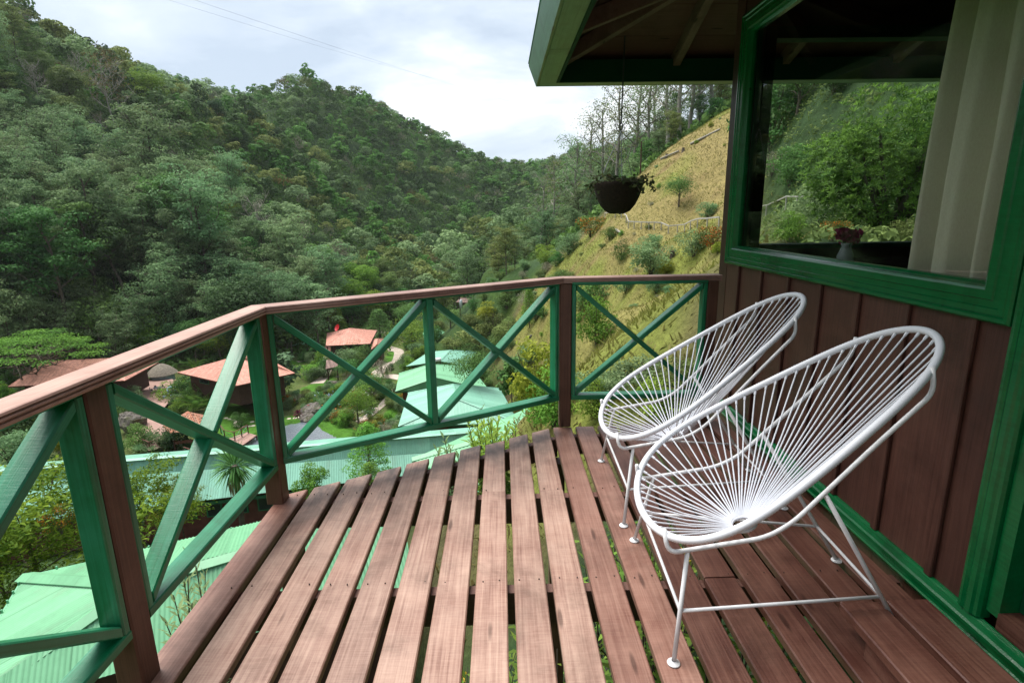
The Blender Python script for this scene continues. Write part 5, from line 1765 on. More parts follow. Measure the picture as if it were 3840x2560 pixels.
# the red tiled house by the road
D_ = 122
ze = at(1222, 1296, D_)[2]
ev = [onz(1222, 1296, ze), onz(1388, 1288, ze), onz(1413, 1239.5, ze), onz(1226, 1250, ze)]
ctr = np.mean(ev, 0)
apx = ctr.copy(); apx[2] = ze + 2.4
rt = house("tiled_house", "two storey brown house with a pink red tiled pyramid roof beside the road", "house", ev, [apx - (.15, 0, 0), apx + (.15, 0, 0)], R_TILE, M_WALL, ze - 6.4, 1.3, .25, .035, fasc=M_WALL,
           wins=((0, .12, .3, .7, 1.9), (0, .42, .62, .7, 1.9), (1, .3, .5, .7, 1.9)), samp=4)
# skirt roof round the lower storey
w_ = [q + (ctr - q) * .13 for q in ev]
for i in range(2):
    a, b = w_[i if i == 0 else 3], w_[1 if i == 0 else 0]
    a, b = a.copy(), b.copy(); a[2] = b[2] = ze - 2.7
    o_ = np.array([(b - a)[1], -(b - a)[0], 0]); o_ /= np.linalg.norm(o_)
    roof_plane(rt, [a + o_ * 1.5 - (0, 0, .5) - (b - a) * .06, b + o_ * 1.5 - (0, 0, .5) + (b - a) * .06, b, a], R_TILE, .25, .035, "skirt_roof")
for q in (ev[0], (ev[0] + ev[1]) / 2, ev[3]):
    p = q + (ctr - q) * .05
    MB().beam((p[0], p[1], ze - 2.7), (p[0], p[1], ze - .1), .16, .16, (1, 0, 0)).build("veranda_post", M_WALLRED, rt)
dp = apx + (-2.3, -1.5, -.55)
ds = thing("satellite_dish", "red satellite dish on the pink tiled roof", "dish", tuple(dp))
mb = MB(); V, f = [], []
ax_ = np.array([-.6, -.65, .45]); ax_ /= np.linalg.norm(ax_); s1 = np.cross(ax_, (0, 0, 1)); s1 /= np.linalg.norm(s1); s2 = np.cross(s1, ax_)
for r_ in (0.0, .3, .6, .85):
    for q in range(18):
        a = q * math.pi / 9; V.append(dp + (0, 0, 1.0) + ax_ * (.25 * r_ * r_ / .7) + (s1 * math.cos(a) + s2 * math.sin(a)) * r_)
for i in range(3):
    for q in range(18): f.append((i * 18 + q, i * 18 + (q + 1) % 18, (i + 1) * 18 + (q + 1) % 18, (i + 1) * 18 + q))
mb.add(V, f); mb.build("reflector", simple('red_paint', (0.45, 0.015, 0.02), 0.4, 0.1, 4), ds, None, True)
MB().tube([dp - (0, 0, .1), dp + (0, 0, .9)], .05, 6).build("mast", M_BLACK, ds)
MB().tube([dp + (0, 0, 1.0), dp + (0, 0, 1.0) + ax_ * .7], .025, 5).build("feed_arm", M_BLACK, ds)
# annex and entrance gate
ze2 = at(1397, 1300, 124)[2]
house("tiled_annex", "low annex with an orange tiled roof to the right of the pink tiled house", "house", [onz(1392, 1309, ze2), onz(1428, 1297, ze2), onz(1440, 1270, ze2), onz(1396, 1272, ze2)], [onz(1412, 1290, ze2 + .9), onz(1415, 1270, ze2 + .9)], R_TILE, M_WALL, ze2 - 3, .5, .25, .03, fasc=M_WALL)
zg_ = at(1222, 1383, 112)[2]
gt = thing("tiled_gateway", "small gateway with a grey brown tiled roof over the footpath", "gateway", tuple(onz(1243, 1392, zg_ - 2)))
roof_plane(gt, [onz(1221, 1383, zg_), onz(1266, 1377, zg_), onz(1268, 1351, zg_ + 1.1), onz(1224, 1352, zg_ + 1.1)], R_GREYTILE, .25, .035)
for u in (1226, 1262):
    p = onz(u, 1380, zg_); MB().beam((p[0], p[1] + .4, zg_ - 2.8), (p[0], p[1] + .4, zg_ - .05), .2, .2, (1, 0, 0)).build("post", M_WALL, gt)
# green roofed building behind the big leaved trees
zb_ = at(1040, 1322, 140)[2]
house("green_roofed_house", "distant green roofed house left of the pink tiled house, half hidden by trees", "house", [onz(1030, 1324, zb_), onz(1150, 1306, zb_), onz(1207, 1275, zb_), onz(1080, 1285, zb_)], [onz(1080, 1300, zb_ + 1.2), onz(1170, 1272, zb_ + 1.8)], R_LIGHT, M_WALL, zb_ - 3, .7)
# restaurant with a red roof in the garden
ze = at(884, 1446, 88)[2]
ev = [onz(884, 1446, ze), onz(1105, 1398, ze), onz(1010, 1347, ze), onz(667, 1396, ze)]
house("tiled_pavilion", "pavilion with a broad salmon tiled roof above the garden lawn", "house", ev, [onz(905, 1353, ze + 2.6) if False else (np.mean(ev, 0) + (-1.5, .3, 2.9)), np.mean(ev, 0) + (2.0, -.2, 2.9)], R_TILE, M_WALL, ze - 2.7, 1.6, .25, .035, fasc=M_WALLRED,
      wins=((0, .3, .55, .5, 1.5), (0, .6, .8, .5, 1.5), (3, .2, .4, .5, 1.6)))
for u, v in ((905, 1500), (930, 1497)):
    p = onz(u, v, -32.5); tag(MB().lathe([(0.0, 3.0), (.45, 3.0), (.5, 1.5), (.6, -1.0)], (p[0], p[1], -33), 9).build("stone_pier", M_STONE, None, (p[0], p[1], -33)), "rough stone pier under the salmon roofed pavilion", "pier", "stone piers under the pavilion")
# big restaurant roof behind the umbrella tree
ze = at(31, 1447, 92)[2]
q0, q1 = onz(31, 1449, ze), onz(470, 1426, ze)
dq = (q1 - q0) / np.linalg.norm(q1 - q0); nq = np.array([-dq[1], dq[0], 0])
ev = [q0, q1, q1 + nq * 12, q0 + nq * 12]
house("tiled_restaurant", "large low building with a salmon tiled roof behind the umbrella tree", "building", ev, [q0 + nq * 6 + dq * 2.5 + (0, 0, 2.7), q1 + nq * 6 - dq * 3 + (0, 0, 2.7)], R_TILE, M_WALL, ze - 2.8, 1.5, .25, .012, fasc=M_WALLRED)
# thatched hut
hp = onz(612, 1424, -32.2)
th = thing("thatched_hut", "round hut with a grey thatched roof behind the terrace", "hut", tuple(hp))
M_THATCH = simple('grey_thatch', (0.20, 0.175, 0.14), 1.0, 0.35, 3.0, 0.1, 0.8)
kk = metres(1, hp)
MB().lathe([(52 * kk, 26 * kk), (40 * kk, 40 * kk), (26 * kk, 52 * kk), (12 * kk, 60 * kk), (2 * kk, 64 * kk)], hp, 20).build("roof", M_THATCH, th, None, True)
MB().lathe([(40 * kk, -10 * kk), (40 * kk, 34 * kk)], hp, 16).build("wall", simple('pale_blue_wall', (0.22, 0.30, 0.33), 0.8, 0.2, 2), th, None, True)
MB().box(hp[0] - 3.4, hp[0] - 2.4, hp[1] - 2.2, hp[1] - 1.6, hp[2], hp[2] + 4.0).build("tower_wall", M_WALL, th)
# terrace of reddish boards
ZT_ = -31.6
tr = thing("timber_terrace", "broad terrace of pinkish boards beside the thatched hut", "terrace", tuple(onz(600, 1480, ZT_)))
tpoly = [(470, 1432), (560, 1418), (700, 1424), (760, 1440), (715, 1470), (640, 1500), (610, 1535), (640, 1590), (660, 1660), (560, 1690), (500, 1640), (520, 1560), (480, 1500)]
TP = np.array([onz(u, v, ZT_)[:2] for u, v in tpoly])
# boards side by side, clipped to the outline
dirv = np.array([math.cos(.5), math.sin(.5)]); per = np.array([-dirv[1], dirv[0]])
s_ = TP @ per; nb = 0
for q in np.arange(s_.min() + .1, s_.max(), .30):
    xs_ = []
    for i in range(len(TP)):
        a, b = TP[i], TP[(i + 1) % len(TP)]
        da, db = a @ per - q, b @ per - q
        if da * db < 0: xs_.append((a + (b - a) * da / (da - db)) @ dirv)
    xs_.sort()
    for i in range(0, len(xs_) - 1, 2):
        if xs_[i + 1] - xs_[i] < .4: continue
        p0, p1 = dirv * xs_[i] + per * q, dirv * xs_[i + 1] + per * q
        MB().beam((*p0, ZT_), (*p1, ZT_), .27, .06, (*per, 0), .006).build("board", M_TERR, tr, (*((p0 + p1) / 2), ZT_)); nb += 1
MB().add([], []) if False else None
# tables and chairs on the terrace
M_IRON = simple('grey_iron', (0.09, 0.10, 0.12), 0.5, 0.2, 6)


def garden_set(u, v, lab, n_=6):
    p = onz(u, v, ZT_ + .03)
    t = thing("garden_table", lab, "table", tuple(p), None)
    MB().lathe([(0, .74), (.75, .74), (.75, .70), (0, .70)], p, 14).build("table_top", M_IRON, t)
    MB().lathe([(.3, .03), (.06, .06), (.05, .69)], p, 8).build("pedestal", M_IRON, t)
    for k in range(n_):
        a = k * 2 * math.pi / n_ + .3
        c = p + (1.1 * math.cos(a), 1.1 * math.sin(a), 0); o_ = np.array([math.cos(a), math.sin(a), 0]); s2 = np.array([-o_[1], o_[0], 0])
        ch = thing("garden_chair", lab.replace("table", "chair drawn up to its table"), "chair", tuple(c), "iron chairs on the terrace")
        ch['label'] = "small grey iron chair drawn up to a table on the pink terrace"
        MB().beam(c + (0, 0, .44) - s2 * .2, c + (0, 0, .44) + s2 * .2, .42, .03, o_).build("seat", M_IRON, ch)
        MB().beam(c + o_ * .2 + (0, 0, .68) - s2 * .2, c + o_ * .2 + (0, 0, .68) + s2 * .2, .4, .03, (0, 0, 1)).build("backrest", M_IRON, ch)
        for x in (-.18, .18):
            for y in (-.18, .18):
                MB().beam(c + o_ * x + s2 * y, c + o_ * x + s2 * y + (0, 0, .43), .03, .03, (1, 0, 0)).build("leg", M_IRON, ch)


garden_set(592, 1466, "grey iron garden table on the pink terrace beside the hydrangea")
garden_set(718, 1442, "grey iron garden table at the terrace edge near the pavilion", 5)


def small_rail(name, lab, pts, zf, h=1.0, m=None, cross=True, mp=None):
    """post and rail barrier with crossed bars between posts"""
    m = m or M_GREEN
    P = [np.array([q[0], q[1], zf if np.isscalar(zf) else ground_z(q[0], q[1])]) for q in pts]
    t = thing(name, lab, "railing", tuple(P[0]))
    for i, p in enumerate(P):
        MB().beam(p - (0, 0, .3), p + (0, 0, h), .13, .13, (1, 0, 0)).build("post", mp or M_WALLRED, t)
    for a, b in zip(P[:-1], P[1:]):
        MB().beam(a + (0, 0, h + .04), b + (0, 0, h + .04), .14, .06, np.cross(b - a, (0, 0, 1))).build("top_rail", mp or M_WALLRED, t)
        MB().beam(a + (0, 0, .15), b + (0, 0, .15), .06, .06, (0, 0, 1)).build("bottom_rail", m, t)
        if cross:
            MB().beam(a + (0, 0, .2), b + (0, 0, h - .05), .06, .04, (0, 0, 1)).build("brace", m, t)
            MB().beam(a + (0, 0, h - .05) + np.cross(b - a, (0, 0, 1)) * .02, b + (0, 0, .2) + np.cross(b - a, (0, 0, 1)) * .02, .06, .04, (0, 0, 1)).build("brace", m, t)
    return t


small_rail("pond_railing", "green crossed railing above the jetty by the lawn", [onz(u, v, -31.8)[:2] for u, v in ((828, 1612), (842, 1632), (880, 1640), (906, 1626), (930, 1612))], -32.1, 1.15)
small_rail("terrace_railing", "crossed dark railing along the lower edge of the terrace", [onz(u, v, -31.6)[:2] for u, v in ((528, 1668), (562, 1684), (598, 1672), (632, 1660))], -31.6, 1.1, M_WALL)
small_rail("gazebo_railing", "green crossed railing below the tiled gazebo", [onz(u, v, -32)[:2] for u, v in ((692, 1698), (730, 1712), (768, 1706))], -32.3, 1.2)
# jetty
ZJ = -32.35
jt = thing("jetty", "brown boarded jetty reaching over the pond", "jetty", tuple(onz(900, 1650, ZJ)))
J = [onz(u, v, ZJ) for u, v in ((815, 1660), (880, 1690), (962, 1632), (925, 1620))]
for k in range(14):
    f_ = (k + .5) / 14
    a, b = J[0] + (J[3] - J[0]) * f_, J[1] + (J[2] - J[1]) * f_
    MB().beam(a, b, np.linalg.norm(J[3] - J[0]) / 14 * .92, .06, J[3] - J[0]).build("board", M_TERR, jt)
for q in (J[1], J[2], (J[1] + J[2]) / 2): MB().beam((q[0], q[1], ZJ - 1.6), (q[0], q[1], ZJ - .04), .16, .16, (1, 0, 0)).build("pile", M_WALL, jt)
MB().beam(J[1] - (0, 0, .14), J[2] - (0, 0, .14), .2, .06, (0, 0, 1)).build("edge_beam", M_WALL, jt)
# gazebo with an old tiled roof: courses of single tiles on the slopes
gz_ = at(700, 1640, 77); ZE_ = at(600, 1615, 77)[2]
gb = thing("tiled_gazebo", "open gazebo with an old orange tiled roof at the foot of the terrace", "gazebo", (gz_[0], gz_[1], -33))
cG = np.array([*(onz(712, 1590, ZE_)[:2]), ZE_]); rG = 3.6
hexp = [cG + (rG * math.cos(a + .25), rG * math.sin(a + .25), 0) for a in np.arange(6) * math.pi / 3]
apG = cG + (0, 0, 2.0)
for i in range(6):
    a, b = hexp[i], hexp[(i + 1) % 6]
    roof_plane(gb, [a, b, apG], R_OLDTILE, .26, .05)
    if (a[1] + b[1]) / 2 < cG[1] + 1.5:
        rows = 9
        for r_ in range(rows):
            p, q = a + (apG - a) * (r_ / rows), b + (apG - b) * (r_ / rows)
            p2, q2 = a + (apG - a) * ((r_ + 1.12) / rows), b + (apG - b) * ((r_ + 1.12) / rows)
            nt = max(1, int(np.linalg.norm(q - p) / .33))
            nrm = np.cross(q - p, apG - p); nrm /= np.linalg.norm(nrm)
            if nrm[2] < 0: nrm = -nrm
            for k in range(nt):
                s0 = p + (q - p) * ((k + .5) / nt); s1 = p2 + (q2 - p2) * ((k + .5) / nt)
                if random.random() < .06: continue
                o_ = nrm * (.06 + random.uniform(0, .03)); sd = (q - p) / np.linalg.norm(q - p) * random.uniform(-.03, .03)
                mb = MB(); w2 = .15; xs = (q - p) / np.linalg.norm(q - p)
                V = [s0 - xs * w2 + o_ + sd, s0 + o_ + nrm * .08 + sd, s0 + xs * w2 + o_ + sd, s1 - xs * w2 * .8 + o_ * .4, s1 + o_ * .4 + nrm * .06, s1 + xs * w2 * .8 + o_ * .4]
                mb.add(V, [(0, 1, 4, 3), (1, 2, 5, 4), (0, 2, 1)]); mb.build("tile", MATS.get('tile_%d' % (k % 3)) or simple('tile_%d' % (k % 3), [(0.42, 0.17, 0.10), (0.36, 0.19, 0.13), (0.48, 0.24, 0.15)][k % 3], 0.85, 0.25, 5), gb)
for q in hexp:
    p = q + (cG - q) * .12; MB().beam((p[0], p[1], -33), (p[0], p[1], ZE_ + .05), .18, .18, (1, 0, 0)).build("post", M_WALL, gb)
for i in (2, 3, 4, 5):
    a, b = [hexp[j % 6] + (cG - hexp[j % 6]) * .12 for j in (i, i + 1)]
    MB().beam((a[0], a[1], ZE_ - 1.7), (b[0], b[1], ZE_ - 1.7), .5, .06, (0, 0, 1)).build("parapet", M_WALLRED, gb)
# far tiled shelter, pole with transformer, car
zs = at(1708, 1133, 172)[2]
sh = thing("tiled_shelter", "far brown tiled shelter roof at the roadside under the grass slope", "shelter", tuple(onz(1735, 1140, zs - 2)))
roof_plane(sh, [onz(1708, 1133, zs), onz(1756, 1135, zs), onz(1773, 1119, zs + 1.2), onz(1726, 1117, zs + 1.2)], R_GREYTILE, .3, .03)
for u in (1714, 1735, 1752):
    p = onz(u, 1132, zs); MB().beam((p[0], p[1] + .3, zs - 3.2), (p[0], p[1] + .3, zs), .2, .2, (1, 0, 0)).build("post", M_WALL, sh)
MB().box(*(sorted((onz(1720, 1130, zs)[0], onz(1765, 1130, zs)[0]))), onz(1740, 1125, zs)[1] + 2, onz(1740, 1125, zs)[1] + 2.2, zs - 3.4, zs + .5).build("wall", M_WALL, sh)
pb = hit(1726, 1184) if hit(1726, 1184) is not None else at(1726, 1184, 150)
pt = pb + (0, 0, metres(84, pb))
po = thing("utility_pole", "wooden utility pole carrying a grey transformer beside the road", "pole", tuple(pb))
MB().tube([pb - (0, 0, .5), pt], [.17, .11], 8).build("shaft", M_WALL, po)
MB().beam(pt + (-.9, 0, -.5), pt + (.9, 0, -.5), .12, .12, (0, 0, 1)).build("cross_arm", M_WALL, po)
tcz = pb + (0.35, -.25, metres(42, pb))
MB().lathe([(0, 1.5), (.25, 1.48), (.42, 1.3), (.42, -.9), (0, -1.0)], tcz, 12).build("transformer", simple('grey_enamel', (0.5, 0.53, 0.56), 0.4, 0.1, 3), po, None, True)
cp_ = hit(1508, 1268); cp_ = cp_ if cp_ is not None else at(1508, 1268, 140)
car = thing("parked_car", "white parked car half hidden behind shrubs by the road", "car", tuple(cp_))
M_CARW = simple('white_car_paint', (0.62, 0.64, 0.68), 0.25, 0.03, 2, 0.6)
mb = MB(); mb.extrude([(-2.1, .35), (2.1, .35), (2.12, .75), (1.9, .92), (1.0, 1.0), (.45, 1.5), (-1.2, 1.52), (-1.75, 1.0), (-2.1, .9)], cp_ + (0, -.85, 0), cp_ + (0, .85, 0), (1, 0, 0), (0, 0, 1)); mb.build("body", M_CARW, car)
for s_ in (-.857, .857):
    MB().extrude([(.85, 1.02), (.40, 1.42), (-1.1, 1.44), (-1.5, 1.02)], cp_ + (0, s_ - .006, 0), cp_ + (0, s_ + .006, 0), (1, 0, 0), (0, 0, 1)).build("side_window", M_PANE, car)
    for x in (-1.3, 1.3):
        wq = MB().tube([cp_ + (x, s_ - .1, .34), cp_ + (x, s_ + .1 * np.sign(s_) * .3, .34)], .33, 14).build("wheel", M_BLACK, car)
# street lamp by the path, sign stand
for (u, v, lab) in ((1466, 1524, "black garden lamp on a thin post beside the pale footpath"), (1268, 1437, "thin garden post beside the footpath near the gateway")):
    p = hit(u, v)
    if p is None: continue
    t = thing("garden_lamp", lab, "lamp", tuple(p))
    MB().tube([p, p + (0, 0, metres(26, p))], .04, 6).build("shaft", M_BLACK, t)
    MB().beam(p + (-.35, 0, metres(26, p)), p + (.35, 0, metres(26, p)), .22, .12, (0, 1, 0)).build("lamp_head", M_BLACK, t)
# boulders
M_ROCK, n, l, bs = mat('boulder_stone')
tc = n.new('ShaderNodeTexCoord').outputs['Object']
f1, f2, f3 = tex_noise(n, l, tc, 2.6, 9, .75, .4), tex_noise(n, l, tc, .9, 6, .7), tex_noise(n, l, tc, 9, 6, .7)
c_ = ramp(n, l, f1, [(.34, (.035, .03, .026)), (.5, (.15, .13, .11)), (.68, (.30, .28, .25))])
c_ = mix(n, l, ramp(n, l, f2, [(.5, (0, 0, 0)), (.62, (.8, .8, .8))]), c_, (.085, .095, .03))
l.new(mix(n, l, .5, c_, ramp(n, l, f3, [(.3, (.4, .4, .4)), (.7, (1, 1, 1))]), 'MULTIPLY'), bs.inputs['Base Color'])
bs.inputs['Roughness'].default_value = .95; bump(n, l, bs, f1, 1.0, .25)


def boulder(P, r_, lab, sq=.8, seed=0, group=None, cat="boulder", m=None):
    rr = np.random.default_rng(seed)
    k1, k2 = 30, 19; V, f = [], []
    dirs = rr.normal(size=(26, 3)); dirs /= np.linalg.norm(dirs, axis=1)[:, None]; cut = rr.uniform(.72, .98, 26)
    amp = rr.normal(size=(5, 3))
    for i in range(k2):
        th_ = math.pi * (i + .02) / (k2 - 1 + .04)
        for j in range(k1):
            ph = 2 * math.pi * j / k1
            d = np.array([math.sin(th_) * math.cos(ph), math.sin(th_) * math.sin(ph), math.cos(th_)])
            q = dirs @ d
            k_ = min(1.0, float(np.min(np.where(q > .05, cut / np.maximum(q, .05), 9))))      # split faces
            k_ *= 1 + .05 * math.sin(5.3 * d @ amp[1]) + .04 * math.sin(11 * d @ amp[2]) + .03 * math.sin(19 * d @ amp[3]) + rr.normal(0, .012)
            V.append(np.asarray(P) + d * r_ * k_ * (1, 1, sq))
    for i in range(k2 - 1):
        for j in range(k1): f.append((i * k1 + j, (i + 1) * k1 + j, (i + 1) * k1 + (j + 1) % k1, i * k1 + (j + 1) % k1))
    mb = MB(); mb.add(V, f)
    return tag(mb.build("boulder", m or M_ROCK, None, P), lab, cat, group)


P = onz(498, 1615, -32.3); boulder(P + (0, 0, 1.6), metres(50, P), "big mossy grey boulder beside the pink terrace", .95, 2)
P = onz(1185, 1540, -33); boulder(P, metres(58, P), "low pale boulder in the rock garden above the pond", .55, 4)
P = onz(1150, 1570, -33); boulder(P, metres(34, P), "grey boulder at the left edge of the rock garden", .6, 5)
P = onz(1242, 1438, -33); boulder(P, metres(26, P), "flat grey boulder beside the footpath bend", .4, 6)
for (u, v, px_, s_) in ((1425, 1372, 17, 8), (1410, 1392, 12, 9), (1452, 1378, 10, 10)):
    P = onz(u, v, -33.3); boulder(P, metres(px_, P), "pale boulder in the flower bed beside the bend of the road", .7, s_, "boulders beside the road bend")
# stepping stones over the lawn
M_STEP = simple('stepping_stone', (0.50, 0.44, 0.35), 0.9, 0.12, 3)
k_ = .3189
st_uv = [(560 + x * k_, 1250 + y * k_) for x, y in ((900, 986), (945, 996), (988, 1008), (1018, 1022), (1012, 1038), (1012, 1056), (1016, 1076), (1054, 1086), (1110, 1094), (1172, 1092), (1222, 1088), (1068, 1026), (1208, 1028))] + [(1020 + x * .2976, 1400 + y * .2976) for x, y in ((215, 578), (290, 574), (350, 562), (418, 552), (475, 543), (505, 566), (570, 562), (735, 580))]
for i, (u, v) in enumerate(st_uv):
    p = onz(u, v, -33.0); p[2] = ground_z(p[0], p[1]) + .02
    tag(MB().lathe([(0, .05), (.34, .05), (.37, .02), (.37, -.15)], p, 9).build("stepping_stone", M_STEP, None, p), "pale round stepping stone set in the garden lawn", "stepping stone", "stepping stones across the lawn")
# ================================================================== single trees and shrubs
for i in range(3):
    register(('shrub', i), proto_shrub(600 + i, [L_GREY, L_BRIGHT, L_DENSE][i], 2600), M_BARK)
register(('shrub', 3), proto_shrub(610, L_YELLOW, 2600), M_BARK)
register(('shrub', 4), proto_shrub(611, L_OLIVE, 2200), M_BARK)
register(('shrub', 5), proto_shrub(612, L_ORANGE, 2000, size=.13), M_BARK)
register(('shrub', 6), proto_shrub(613, L_PALE, 1500, size=.13), M_BARK)
register(('shrub', 7), proto_shrub(614, L_DARK, 2600), M_BARK)
register(('round', 0), proto_shrub(620, L_DENSE, 3200, 2.6, 1.4, .13, 5, .55, .9, .5, .1, .7), M_BARK)
register(('round', 1), proto_shrub(621, L_BRIGHT, 3200, 2.6, 1.4, .14, 5, .55, .9, .5, .1, .7), M_BARK)
register(('treelet', 0), proto_dense(630, L_BRIGHT, 4200, 8.0, .28), M_BARK)
register(('treelet', 1), proto_dense(631, L_DENSE, 4200, 8.0, .28), M_BARK)
register(('treelet', 2), proto_dense(632, L_YELLOW, 4200, 8.0, .28), M_BARK)


def proto_cone(seed, leaf, n=5200, h=9.0, rad=2.6, size=.24):
    r = np.random.default_rng(seed)
    paths = [(np.array([(0, 0, 0), (0.05, 0, h * .6), (0, 0, h * .97)]), np.array([.16, .1, .03]))]
    puffs = []
    for i in range(70):
        t = (i + .5) / 70; z = h * (.1 + .88 * t)
        w = rad * (1 - t) ** .75 * (.75 + .4 * r.random()) + .15; a = i * 2.4
        p = np.array([w * math.cos(a), w * math.sin(a), z]); puffs.append((*p, .62 + .35 * r.random(), .5))
        paths.append((np.array([(0, 0, z - .4), p]), np.array([.04, .02])))
    return paths, leaf_geo(r, puffs, n, size, .5, .5, .2, .6, .4), leaf


def proto_bigleaf(seed, leaf, n=900, h=7.0, rad=2.6, size=.62):
    r = np.random.default_rng(seed)
    paths, tips = limb_paths(r, h * .8, rad, 10, .14, .0, .3, .2)
    puffs = [(*q[k], .95, .75) for q in tips for k in (2, 3, 4)]
    return paths, leaf_geo(r, puffs, n, size, .85, .7, .7, .45, .5), leaf


register(('cone', 0), proto_cone(640, L_DENSE), M_BARK)
register(('cone', 1), proto_cone(641, L_BRIGHT), M_BARK)
register(('bigleaf', 0), proto_bigleaf(650, L_DENSE), M_BARK)
register(('bigleaf', 1), proto_bigleaf(651, leaf_mat('leaf_bluegreen', (0.05, 0.11, 0.05), (0.16, 0.29, 0.15))), M_BARK)
PH = {'shrub': 2.4, 'round': 2.5, 'treelet': 7.6, 'cone': 9.0, 'bigleaf': 7.0, 'layer': 9.0, 'dense': 12.5, 'feather': 16.5, 'sparse': 19.0, 'bare': 13.0}


def plant(key, u, v, pxh, lab, cat="shrub", name=None, group=None, wide=1.0, D=None, zg=None):
    """plant whose foot is seen at (u, v), pxh photograph pixels tall"""
    P = at(u, v, D) if D is not None else (onz(u, v, zg) if zg is not None else hit(u, v))
    if P is None: return None
    if D is None and zg is not None: P[2] = ground_z(P[0], P[1])
    s = metres(pxh, P) / PH[key[0]]
    t = tree(key, P - (0, 0, .05), s * wide, lab, group, cat, name or ("tree" if cat == "tree" else "shrub"), None, 1 / wide, "trunk" if cat == "tree" else "stems", "crown" if cat == "tree" else "leaves")
    return t


GZ0 = -33.2
plant(('layer', 0), 165, 1520, 270, "bright green umbrella tree with a flat crown before the salmon tiled roof", "tree", "umbrella_tree", zg=-31.5, wide=1.05)
plant(('treelet', 1), 430, 1330, 240, "dark rounded tree behind the umbrella tree at the forest foot", "tree", zg=-30)
plant(('treelet', 0), 545, 1330, 150, "fresh green tree just above the handrail left of the corner post", "tree", zg=-30)
plant(('treelet', 0), 250, 1300, 140, "light green tree between the umbrella tree and the dark forest", "tree", zg=-30)
plant(('treelet', 1), 60, 1310, 150, "dark bushy tree at the left edge above the umbrella tree", "tree", zg=-30)
plant(('treelet', 2), 830, 1365, 115, "yellow green tree behind the salmon roofed pavilion", "tree", zg=GZ0)
plant(('treelet', 1), 770, 1360, 95, "dark green tree left of the yellow green tree by the pavilion", "tree", zg=GZ0)
plant(('bigleaf', 0), 1085, 1330, 125, "round headed tree with yellow flowers behind the corner post", "tree", zg=GZ0, wide=1.5)
plant(('bigleaf', 1), 1062, 1480, 165, "tree with large round blue green leaves beside the corner post", "tree", zg=GZ0, wide=1.1)
plant(('cone', 1), 1265, 1248, 95, "light green conical tree behind the pink tiled house", "tree", zg=GZ0, wide=1.25)
plant(('cone', 0), 1425, 1266, 125, "dark conical tree to the right of the pink tiled house", "tree", zg=GZ0, wide=1.6)
plant(('treelet', 0), 1552, 1362, 125, "bushy bright green tree beside the bend of the road", "tree", zg=GZ0, wide=1.1)
plant(('treelet', 1), 1575, 1300, 90, "dull green tree behind the bushy tree at the road", "tree", zg=GZ0)
plant(('treelet', 1), 1350, 1378, 85, "clipped dark green tree in front of the pink tiled house", "tree", zg=GZ0, wide=1.2)
plant(('bigleaf', 0), 1190, 1352, 62, "small dark tree with yellow flowers left of the pink tiled house", "tree", zg=GZ0, wide=1.4)
plant(('round', 0), 1135, 1350, 42, "grey green dome shaped shrub on the lawn edge behind the path", "shrub", zg=GZ0, wide=1.1)
plant(('treelet', 1), 1310, 1432, 75, "dark garden tree beside the footpath right of the gateway", "tree", zg=GZ0)
plant(('round', 1), 1160, 1410, 62, "low spreading yellow green shrub left of the footpath", "shrub", zg=GZ0, wide=1.6)
plant(('treelet', 0), 1345, 1590, 130, "dense garden tree in the middle of the flower beds above the pond", "tree", zg=GZ0, wide=.9)
plant(('treelet', 1), 1395, 1520, 105, "dark bushy tree right of the crossing braces above the pond", "tree", zg=GZ0)
plant(('round', 0), 903, 1598, 66, "dark globe shaped shrub on the lawn by the jetty", "shrub", zg=-33, wide=.95)
plant(('cone', 0), 1455, 1462, 48, "narrow clipped column shrub beside the road bend", "shrub", "column_shrub", zg=GZ0, wide=.55)
plant(('shrub', 2), 1655, 1470, 0.1, "x") if False else None
plant(('treelet', 1), 1770, 1470, 150, "dark broad leaved tree beside the turquoise roof at the foot of the slope", "tree", D=62)
plant(('cone', 1), 1390, 1800, 230, "tall light green weeping bush rising beyond the deck edge", "shrub", "weeping_bush", D=22, wide=1.15)
plant(('cone', 1), 1395, 1850, 130, "lower spreading branches of willow leaved bush in front of the long roof", "shrub", "willow_bush", D=17, wide=1.5)
plant(('shrub', 1), 1175, 1850, 120, "small yellow green feathery bush beside the deck corner", "shrub", D=13)
plant(('shrub', 4), 1245, 1430, 30, "x") if False else None
for j in range(46):      # belt of trees closing the valley floor behind the houses
    u, v = rr.uniform(960, 1640), rr.uniform(1140, 1238)
    P = onz(u, v, -33.2)
    if P[1] > 240 or (abs(u - 1480) < 150 and v > 1215) or (u > 1560 and v > 1165): continue
    P[2] = ground_z(P[0], P[1])
    k_ = [('treelet', 1), ('dense', 0), ('feather', 0), ('treelet', 0), ('dense', 2)][j % 5]
    tree(k_, P - (0, 0, .2), rr.uniform(.8, 1.2) * {'treelet': 1.0, 'dense': .7, 'feather': .6}[k_[0]], "leafy tree in the belt behind the valley houses", "trees behind the valley houses", "tree", "valley_tree")
